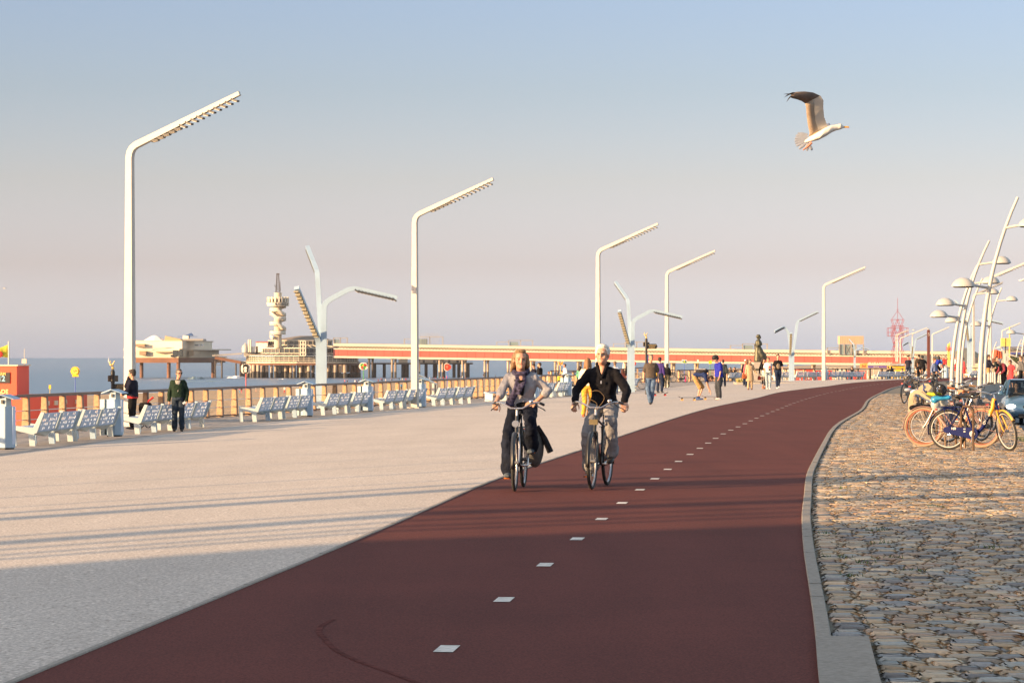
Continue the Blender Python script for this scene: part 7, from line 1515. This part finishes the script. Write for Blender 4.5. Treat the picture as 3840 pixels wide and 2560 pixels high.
# red lattice tower
t = thing('lattice_tower', 'red steel lattice tower with a thin spire over the pier end', 'tower', WP(3365, 1392, 700)); s7 = .07; zb = 1392; m_rl = M('red_lattice_steel', (.28, .06, .07), .55, var=.1)
def Lp_(u, v, y=0): return V((u-3365)*s7, y, (zb-v)*s7)
m = MB()
def tri(pts, w_=.10):
    for a, b in pts: m.beam(a, b, w_, w_)
for y in (-1.2, 1.2):
    P_ = lambda u, v: Lp_(u, v, y)
    tri([(P_(3343, 1198), P_(3388, 1198)), (P_(3343, 1198), P_(3354, 1230)), (P_(3388, 1198), P_(3377, 1230)), (P_(3366, 1198), P_(3354, 1230)), (P_(3366, 1198), P_(3377, 1230)), (P_(3329, 1229), P_(3403, 1229)), (P_(3329, 1260), P_(3403, 1260)), (P_(3329, 1246), P_(3403, 1246)), (P_(3329, 1229), P_(3329, 1260)), (P_(3403, 1229), P_(3403, 1260)), (P_(3344, 1222), P_(3387, 1222)), (P_(3344, 1222), P_(3344, 1260)), (P_(3387, 1222), P_(3387, 1260)),
         (P_(3354, 1230), P_(3344, 1260)), (P_(3354, 1230), P_(3366, 1260)), (P_(3377, 1230), P_(3366, 1260)), (P_(3377, 1230), P_(3388, 1260)), (P_(3344, 1260), P_(3354, 1292)), (P_(3366, 1260), P_(3354, 1292)), (P_(3366, 1260), P_(3377, 1292)), (P_(3388, 1260), P_(3377, 1292)), (P_(3354, 1292), P_(3343, 1322)), (P_(3354, 1292), P_(3366, 1322)), (P_(3377, 1292), P_(3366, 1322)), (P_(3377, 1292), P_(3388, 1322)), (P_(3343, 1322), P_(3354, 1356)), (P_(3388, 1322), P_(3377, 1356)), (P_(3366, 1322), P_(3354, 1356)), (P_(3366, 1322), P_(3377, 1356)), (P_(3354, 1230), P_(3354, 1392)), (P_(3377, 1230), P_(3377, 1392))])
tri([(Lp_(3343, 1198), Lp_(3366, 1165)), (Lp_(3388, 1198), Lp_(3366, 1165)), (Lp_(3366, 1198), Lp_(3366, 1117)), (Lp_(3360, 1161), Lp_(3372, 1161))], .09)
m.build('lattice', m_rl, t)
# dune, totem ride, awnings and buildings at the far right
m = MB(); N = 40; vs = []
for i in range(N+1):
    u = 3400+i*14; p = (u-1920)/F
    hgt = 6+ 3.0*min(1, i/8)+1.0*sin(i*.5)
    for y, z in ((560, -8.5), (640, -8.5+hgt*.8), (720, -8.5+hgt*1.28), (900, -8.5+hgt*1.25)): vs.append((p*y, y, z))
m.add(vs, [(i*4+k, i*4+k+1, i*4+4+k+1, i*4+4+k) for i in range(N) for k in range(3)]); m.build('dune', posmat('dune_grass', f_con((.20, .17, .10), (.36, .30, .20))), smooth=True, kind='structure')
def far_t(nm, lb, cat, u, v, d): p = WP(u, v, d); return thing(nm, lb, cat, p), d/F
t, k_ = far_t('fair_totem', 'yellow fairground totem topped by a red star shape', 'fair ride', 3558, 1375, 380)
m = MB(); m.bx(-4*k_, 5*k_, 0, .4, 0, 94*k_*.92); m.prism([(-2*k_, 80*k_), (6*k_, 80*k_), (4*k_, 94*k_)], .3); m.build('column', m_yel, t)
m = MB(); 
for k in range(6): a = k*pi/3+.3; m.prism([(0, 68*k_), (cos(a)*14*k_-3*k_, 68*k_+sin(a)*11*k_), (cos(a+.5)*10*k_, 68*k_+sin(a+.5)*8*k_)], .2, Matrix.Translation((0, -.3-.03*k, 0)))
m.build('star', rd_, t); m = MB(); m.box((-9*k_, .2, 30*k_), (8*k_, .3, 4*k_)); m.box((7*k_, .2, 30*k_), (8*k_, .3, 4*k_)); m.build('arms', m_pdk, t)
t, k_ = far_t('awning', 'orange canvas awning over the crowd left of the totem', 'awning', 3536, 1374, 370); m = MB(); m.prism([(-11*k_, 8*k_), (10*k_, 8*k_), (7*k_, 20*k_), (-8*k_, 20*k_)], 2.5); m.build('canvas', og, t); m = MB(); m.bx(-9*k_, -8*k_, 0, .1, 0, 8*k_); m.bx(8*k_, 9*k_, 0, .1, 0, 8*k_); m.build('leg', m_pst, t)
for i, u in enumerate((3524, 3529, 3535, 3541, 3548, 3575, 3582, 3590, 3600)): p = WP(u, 1390, 330+9*(i % 3)); t = tiny(u, 1392, 'tiny figure in the crowd below the orange awning, %s from the left' % ORD[i], i+80); t.location = p
t, k_ = far_t('terrace', 'beige terrace wall with a dark railing right of the leaning lamps', 'building', 3690, 1402, 300); m = MB(); m.bx(-42*k_, 62*k_, 0, 4, 0, 40*k_); m.build('wall', m_pc, t); m = MB(); m.bx(-42*k_, 62*k_, -.05, .05, 58*k_, 59.5*k_)
for k in range(34): m.bx(-42*k_+k*3.1*k_, -41.4*k_+k*3.1*k_, -.03, .03, 40*k_, 58*k_)
m.build('rail', M('rail_brown', (.12, .07, .05), .6), t)
t, k_ = far_t('orange_tent', 'orange ribbed tent roof behind the terrace', 'tent', 3738, 1345, 330); m = MB()
for k in range(6): m.prism([(-15*k_+k*5*k_, 2*k_), (-10.4*k_+k*5*k_, 2*k_), (-6*k_+k*3.2*k_, 34*k_-k*1.6*k_), (-9*k_+k*3.2*k_, 34*k_-k*1.4*k_)], 3, Matrix.Translation((0, .2*(k % 2), 0)))
m.build('canvas', M('terracotta_canvas', (.50, .10, .04), .7, var=.2, scale=.6), t); m = MB(); m.bx(-14*k_, 15*k_, .2, 2.5, -20*k_, 3*k_); m.build('wall', m_rst, t)
t, k_ = far_t('sea_pavilion', 'grey building with a blue awning at the right edge', 'building', 3830, 1345, 360); m = MB(); m.bx(-50*k_, 80*k_, 0, 8, -30*k_, 32*k_); m.build('wall', M('warm_grey_wall', (.33, .30, .28), .7, var=.2, scale=.4), t)
m = MB(); m.bx(-42*k_, 80*k_, -.9, 0, 17*k_, 24*k_); m.build('awning', M('awning_blue', (.05, .07, .25), .6), t); m = MB(); m.bx(-62*k_, 80*k_, -.4, 8.4, 43*k_, 45*k_); m.bx(-62*k_, 80*k_, -.4, -.2, 33*k_, 34*k_)
for k in range(50): m.bx(-62*k_+k*2.9*k_, -61.4*k_+k*2.9*k_, -.35, -.25, 34*k_, 43*k_)
m.build('roof_rail', M('rail_grey', (.16, .14, .13), .6), t); m = MB()
for k in range(7): m.bx(-44*k_+k*13*k_, -36*k_+k*13*k_, -.05, .02, -8*k_, 14*k_)
m.build('window', m_pgl, t)
t, k_ = far_t('staircase', 'white outdoor staircase with slanted balustrades behind the people at the right', 'staircase', 3796, 1405, 235)
m = MB(); m.beam((-28*k_, 0, 78*k_), (26*k_, 0, 30*k_), .12, 5*k_); m.beam((-20*k_, .8, 80*k_), (45*k_, .8, 62*k_), .12, 4*k_); m.beam((-28*k_, 0, 56*k_), (24*k_, 0, 6*k_), .12, 4*k_); m.build('handrail', m_white, t)
m = MB()
for k in range(12): x = -27*k_+k*4.6*k_; z = 77*k_-k*4.1*k_; m.beam((x, 0, z), (x+1.5*k_, 0, z-24*k_), .06, .06)
for k in range(4): x = -26*k_+k*16*k_; m.bx(x-.07, x+.07, -.07, .07, 0, 72*k_-k*14*k_)
m.build('baluster', m_white, t)
m = MB()
for k in range(14): m.bx(-26*k_+k*3.7*k_, -22*k_+k*3.7*k_, .1, .9, 52*k_-k*3.6*k_, 54*k_-k*3.6*k_)
m.build('step', m_conc, t)
t, k_ = far_t('hedge', 'dark green shrubs beside the white staircase', 'shrub', 3800, 1352, 262); r_ = random.Random(2); m = MB()
for k in range(500):
    c = V(r_.uniform(-14, 16)*k_, r_.uniform(-.6, .6), r_.uniform(-14, 14)*k_*(1)); a = r_.uniform(0, 6); m.add([c, c+V(cos(a)*.12, .03, sin(a)*.12), c+V(cos(a+1)*.1, -.04, sin(a+1)*.1)], [(0, 1, 2)])
m.build('foliage', M('shrub_leaf', (.06, .075, .03), .8, var=.4, scale=3), t); m = MB(); m.tube([(0, 0, -30*k_), (0, 0, 0)], .06, 6); m.build('stem', m_rst, t)
# ================================================================== BIRDS
def gull_wing(m, pts, chord, th=.012):
    """wing surface through a spine of points; chord vectors point to the trailing edge"""
    n = len(pts); vs = []
    for i, (p, c) in enumerate(zip(pts, chord)):
        p = Vector(p); c = Vector(c)
        for q, dz in ((0, 0), (.15, .018), (.45, .02), (.75, .008), (1, 0), (.75, -.002), (.45, 0), (.15, -.006)):
            vs.append(p+c*q+V(0, -.3, 1).normalized()*dz*c.length*3)
    m.add(vs, [(i*8+k, i*8+(k+1) % 8, i*8+8+(k+1) % 8, i*8+8+k) for i in range(n-1) for k in range(8)]+[tuple(range(8)), tuple((n-1)*8+k for k in range(7, -1, -1))])
GD = 37.5; gk = GD/F; g0 = WP(3082, 493, GD); gp_ = lambda a, b, y=0: V((2850+a/4.9-3082)*24/F, y, -((300+b/4.9)-493)*24/F)
GS = GD/24
t = thing('seagull', 'big white gull with dark wingtips flying to the right in the sky', 'gull', g0, 0, None, GD/24)
m_gw = M('gull_white', (.74, .70, .62), .8, var=.05); m_gl = M('gull_underwing', (.42, .33, .25), .8, var=.15, scale=14); m_gd = M('gull_black_tip', (.02, .018, .018), .8); m_gb = M('gull_bill', (.75, .34, .04), .5); m_gf = M('gull_foot', (.6, .22, .14), .6)
def glow(): pass
m = MB(); loft(m, [(gp_(820, 1130), V(0, 1, 0), V(.35, 0, .94), .010, .010), (gp_(900, 1095), V(0, 1, 0), V(.40, 0, .92), .03, .03), (gp_(1010, 1045), V(0, 1, 0), V(.45, 0, .9), .052, .048), (gp_(1140, 985), V(0, 1, 0), V(.45, 0, .9), .070, .064), (gp_(1260, 930), V(0, 1, 0), V(.4, 0, .92), .062, .055), (gp_(1350, 890), V(0, 1, 0), V(.3, 0, .95), .045, .036), (gp_(1420, 868), V(0, 1, 0), V(.2, 0, .98), .035, .030), (gp_(1475, 858), V(0, 1, 0), V(.1, 0, .99), .032, .028), (gp_(1520, 862), V(0, 1, 0), V(0, 0, 1), .018, .016), (gp_(1545, 866), V(0, 1, 0), V(0, 0, 1), .007, .008)], 16)
o = remesh(m, 'body', m_gw, t, .006, 2)
m = MB(); m.tube([gp_(1530, 868), gp_(1590, 866), gp_(1625, 868), gp_(1640, 878)], [.0085, .0075, .007, .003], 8); m.build('bill', m_gb, t, smooth=True)
m = MB(); m.ell(gp_(1480, 838, -.024), (.006, .005, .006)); m.build('eye', m_eye, t, smooth=True)
# near wing: root at the shoulder, wrist high, tip swept back to the left
lead = [(1270, 905, .0), (1230, 860, -.04), (1150, 700, -.12), (1115, 540, -.2), (1105, 430, -.26), (1040, 350, -.30), (900, 300, -.34), (740, 290, -.38), (600, 300, -.40), (500, 318, -.41)]
trail = [(900, 1040, .0), (915, 990, -.02), (860, 830, -.10), (820, 660, -.18), (800, 550, -.24), (770, 490, -.28), (690, 455, -.33), (590, 430, -.37), (520, 420, -.39), (470, 405, -.41)]
m = MB(); gull_wing(m, [gp_(*a) for a in lead], [gp_(*b)-gp_(*a) for a, b in zip(lead, trail)]); 
o = m.build('wing', m_gw, t, smooth=True)
def band(nm, mat, q0, q1, i0, i1, dy):
    m = MB(); A = [gp_(*a).lerp(gp_(*b), q0)+V(0, dy, 0) for a, b in zip(lead, trail)][i0:i1]; B = [gp_(*a).lerp(gp_(*b), q1)+V(0, dy, 0) for a, b in zip(lead, trail)][i0:i1]
    m.sheet(A, B, 2); o_ = m.build(nm, mat, o, smooth=True); so = o_.modifiers.new('s', 'SOLIDIFY'); so.thickness = .004
band('secondary_feathers', m_gl, .55, 1.03, 0, 6, -.018); band('primary_feathers', M('gull_grey_brown', (.17, .125, .10), .8, var=.3, scale=20), .05, 1.02, 5, 10, -.018)
m = MB(); 
for a, b in (((520, 318), (380, 380)), ((500, 350), (345, 350)), ((480, 380), (400, 485)), ((500, 330), (355, 410))): m.tube([gp_(a[0], a[1], -.42), gp_((a[0]+b[0])/2, (a[1]+b[1])/2-6, -.425), gp_(b[0], b[1], -.43)], [.016, .013, .003], 8, flat=.3)
m.build('wing_tip', m_gd, o, smooth=True)
m = MB(); A = [(1290, 850), (1400, 706)]; gull_wing(m, [gp_(1310, 840, .06), gp_(1360, 770, .3), gp_(1405, 708, .5)], [gp_(1225, 830, .06)-gp_(1310, 840, .06), gp_(1290, 760, .3)-gp_(1360, 770, .3), gp_(1375, 704, .5)-gp_(1405, 708, .5)]); m.build('wing', M('gull_mantle', (.30, .29, .31), .8), t, smooth=True)
m = MB()
for i in range(9):
    q = i/8; a = gp_(880-10*abs(q-.5), 1010+120*q+40*q*q); tip = [(690, 985), (655, 1025), (640, 1080), (635, 1125), (645, 1170), (665, 1215), (715, 1270), (860, 1305), (960, 1290)][i]
    m.tube([a, a.lerp(gp_(*tip), .6), gp_(*tip)], [.012, .017, .008], 8, flat=.25, up=(0, 1, 0))
m.build('tail', M('gull_tail', (.24, .27, .33), .8, var=.1, scale=20), t, smooth=True)
m = MB(); m.tube([gp_(940, 1160, -.03), gp_(880, 1220, -.04), gp_(780, 1295, -.045)], [.012, .011, .006], 8); m.build('foot', m_gf, t, smooth=True)
def tinybird(u, v, d, s_, lb):
    p = WP(u, v, d); t = thing('flying_gull', lb, 'gull', p); m = MB(); m.ell((0, 0, 0), (.22*s_, .07*s_, .07*s_)); m.build('body', m_gw, t, smooth=True)
    for q in (-1, 1): m = MB(); m.tube([(0, 0, .02), (q*.28*s_, 0, .13*s_), (q*.62*s_, 0, .02*s_)], [.07*s_, .06*s_, .01], 6, flat=.25); m.build('wing', m_gd if q > 0 else m_gl, t, smooth=True)
tinybird(3426, 1237, 250, .55, 'small gull gliding between the red tower and the brown post'); tinybird(17, 1081, 200, .42, 'tiny dark bird at the left edge of the sky'); tinybird(1286, 851, 500, .3, 'speck of a bird in the open sky'); tinybird(3258, 1070, 600, .3, 'speck of a gull left of the red lattice tower'); tinybird(3336, 1102, 600, .3, 'speck of a gull above the red lattice tower')
t = thing('flying_gull', 'small gull sitting on the tip of the lamp arm at the right edge', 'gull', WP(3830, 1051, 189)); m = MB(); m.ell((0, 0, 0), (.18, .08, .07)); m.ell((.15, 0, .07), (.05, .05, .05)); m.build('body', m_gw, t, smooth=True)
# ================================================================== OUTSIDE THE FRAME: what throws the long evening shadows over the foreground
sd2 = V(cos(radians(30)), sin(radians(30)), 0)
t = thing('unseen_block', 'tall unseen block behind the camera, throwing the long foreground shadow', 'building', (-54, -28, -.5))
YM = (20.9-.5*62)/.866; m = MB(); m.bx(-8, 13, -22, YM+28, 0, 20); m.build('wall', m_pc, t); m = MB(); m.bx(-8, 13.4, -22.4, YM+28, 20, 20.3); m.build('roof', m_pst, t)  # unseen building, placed and sized so its shadow edge crosses the foreground
for k in range(6):
    for j in range(4): m = MB(); m.bx(13, 13.06, -20+k*5.6, -17.4+k*5.6, 1.2+j*4.4, 3.6+j*4.4); m.build('window', m_pgl, t)
i = 0
for (c, w_, dist, h) in ((22.0, .22, 40, 11), (22.55, .22, 40, 11), (23.3, .22, 40, 11), (24.3, .75, 43, 12), (25.3, .18, 40, 11), (28.7, .75, 38, 11), (30.0, .35, 38, 11), (31.4, .12, 36, 10), (34.2, .16, 36, 10), (37.5, .14, 36, 10), (41, .14, 36, 10), (45.5, .16, 36, 10), (51, .16, 36, 10)):  # unseen masts added to lay shadow strips over promenade and path
    # point on the line c = -0.5x + 0.866y, `dist` before the middle of the path
    n_ = V(-.5, .866, 0); p = n_*c+sd2*(7-dist); i += 1
    t = thing('shadow_mast', 'unseen mast added outside the left edge for its shadow strip, number %s from the unseen block' % ['one', 'two', 'three', 'four', 'five', 'six', 'seven', 'eight', 'nine', 'ten', 'eleven', 'twelve', 'thirteen'][i-1], 'mast', (p.x, p.y, -.5), 0, 'unseen masts added for their shadow strips'); m = MB(); m.tube([(0, 0, 0), (0, 0, h)], [w_/2, w_/2*.85], 10); m.build('mast', m_white, t, smooth=True)
# ================================================================== AIR: the light evening haze over sea and beach
m_h = bpy.data.materials.new('evening_haze'); m_h.use_nodes = True; n = m_h.node_tree; n.nodes.clear(); o_ = n.nodes.new('ShaderNodeOutputMaterial'); v_ = n.nodes.new('ShaderNodeVolumePrincipled')
v_.inputs['Color'].default_value = (.80, .79, .82, 1); v_.inputs['Density'].default_value = .00005; v_.inputs['Anisotropy'].default_value = .2; n.links.new(v_.outputs[0], o_.inputs['Volume'])
m = MB(); m.bx(-1500, 1500, -120, 3200, -10.2, 55); m.build('haze', m_h, kind='stuff', label='thin evening haze over the sea and the beach', cat='haze')
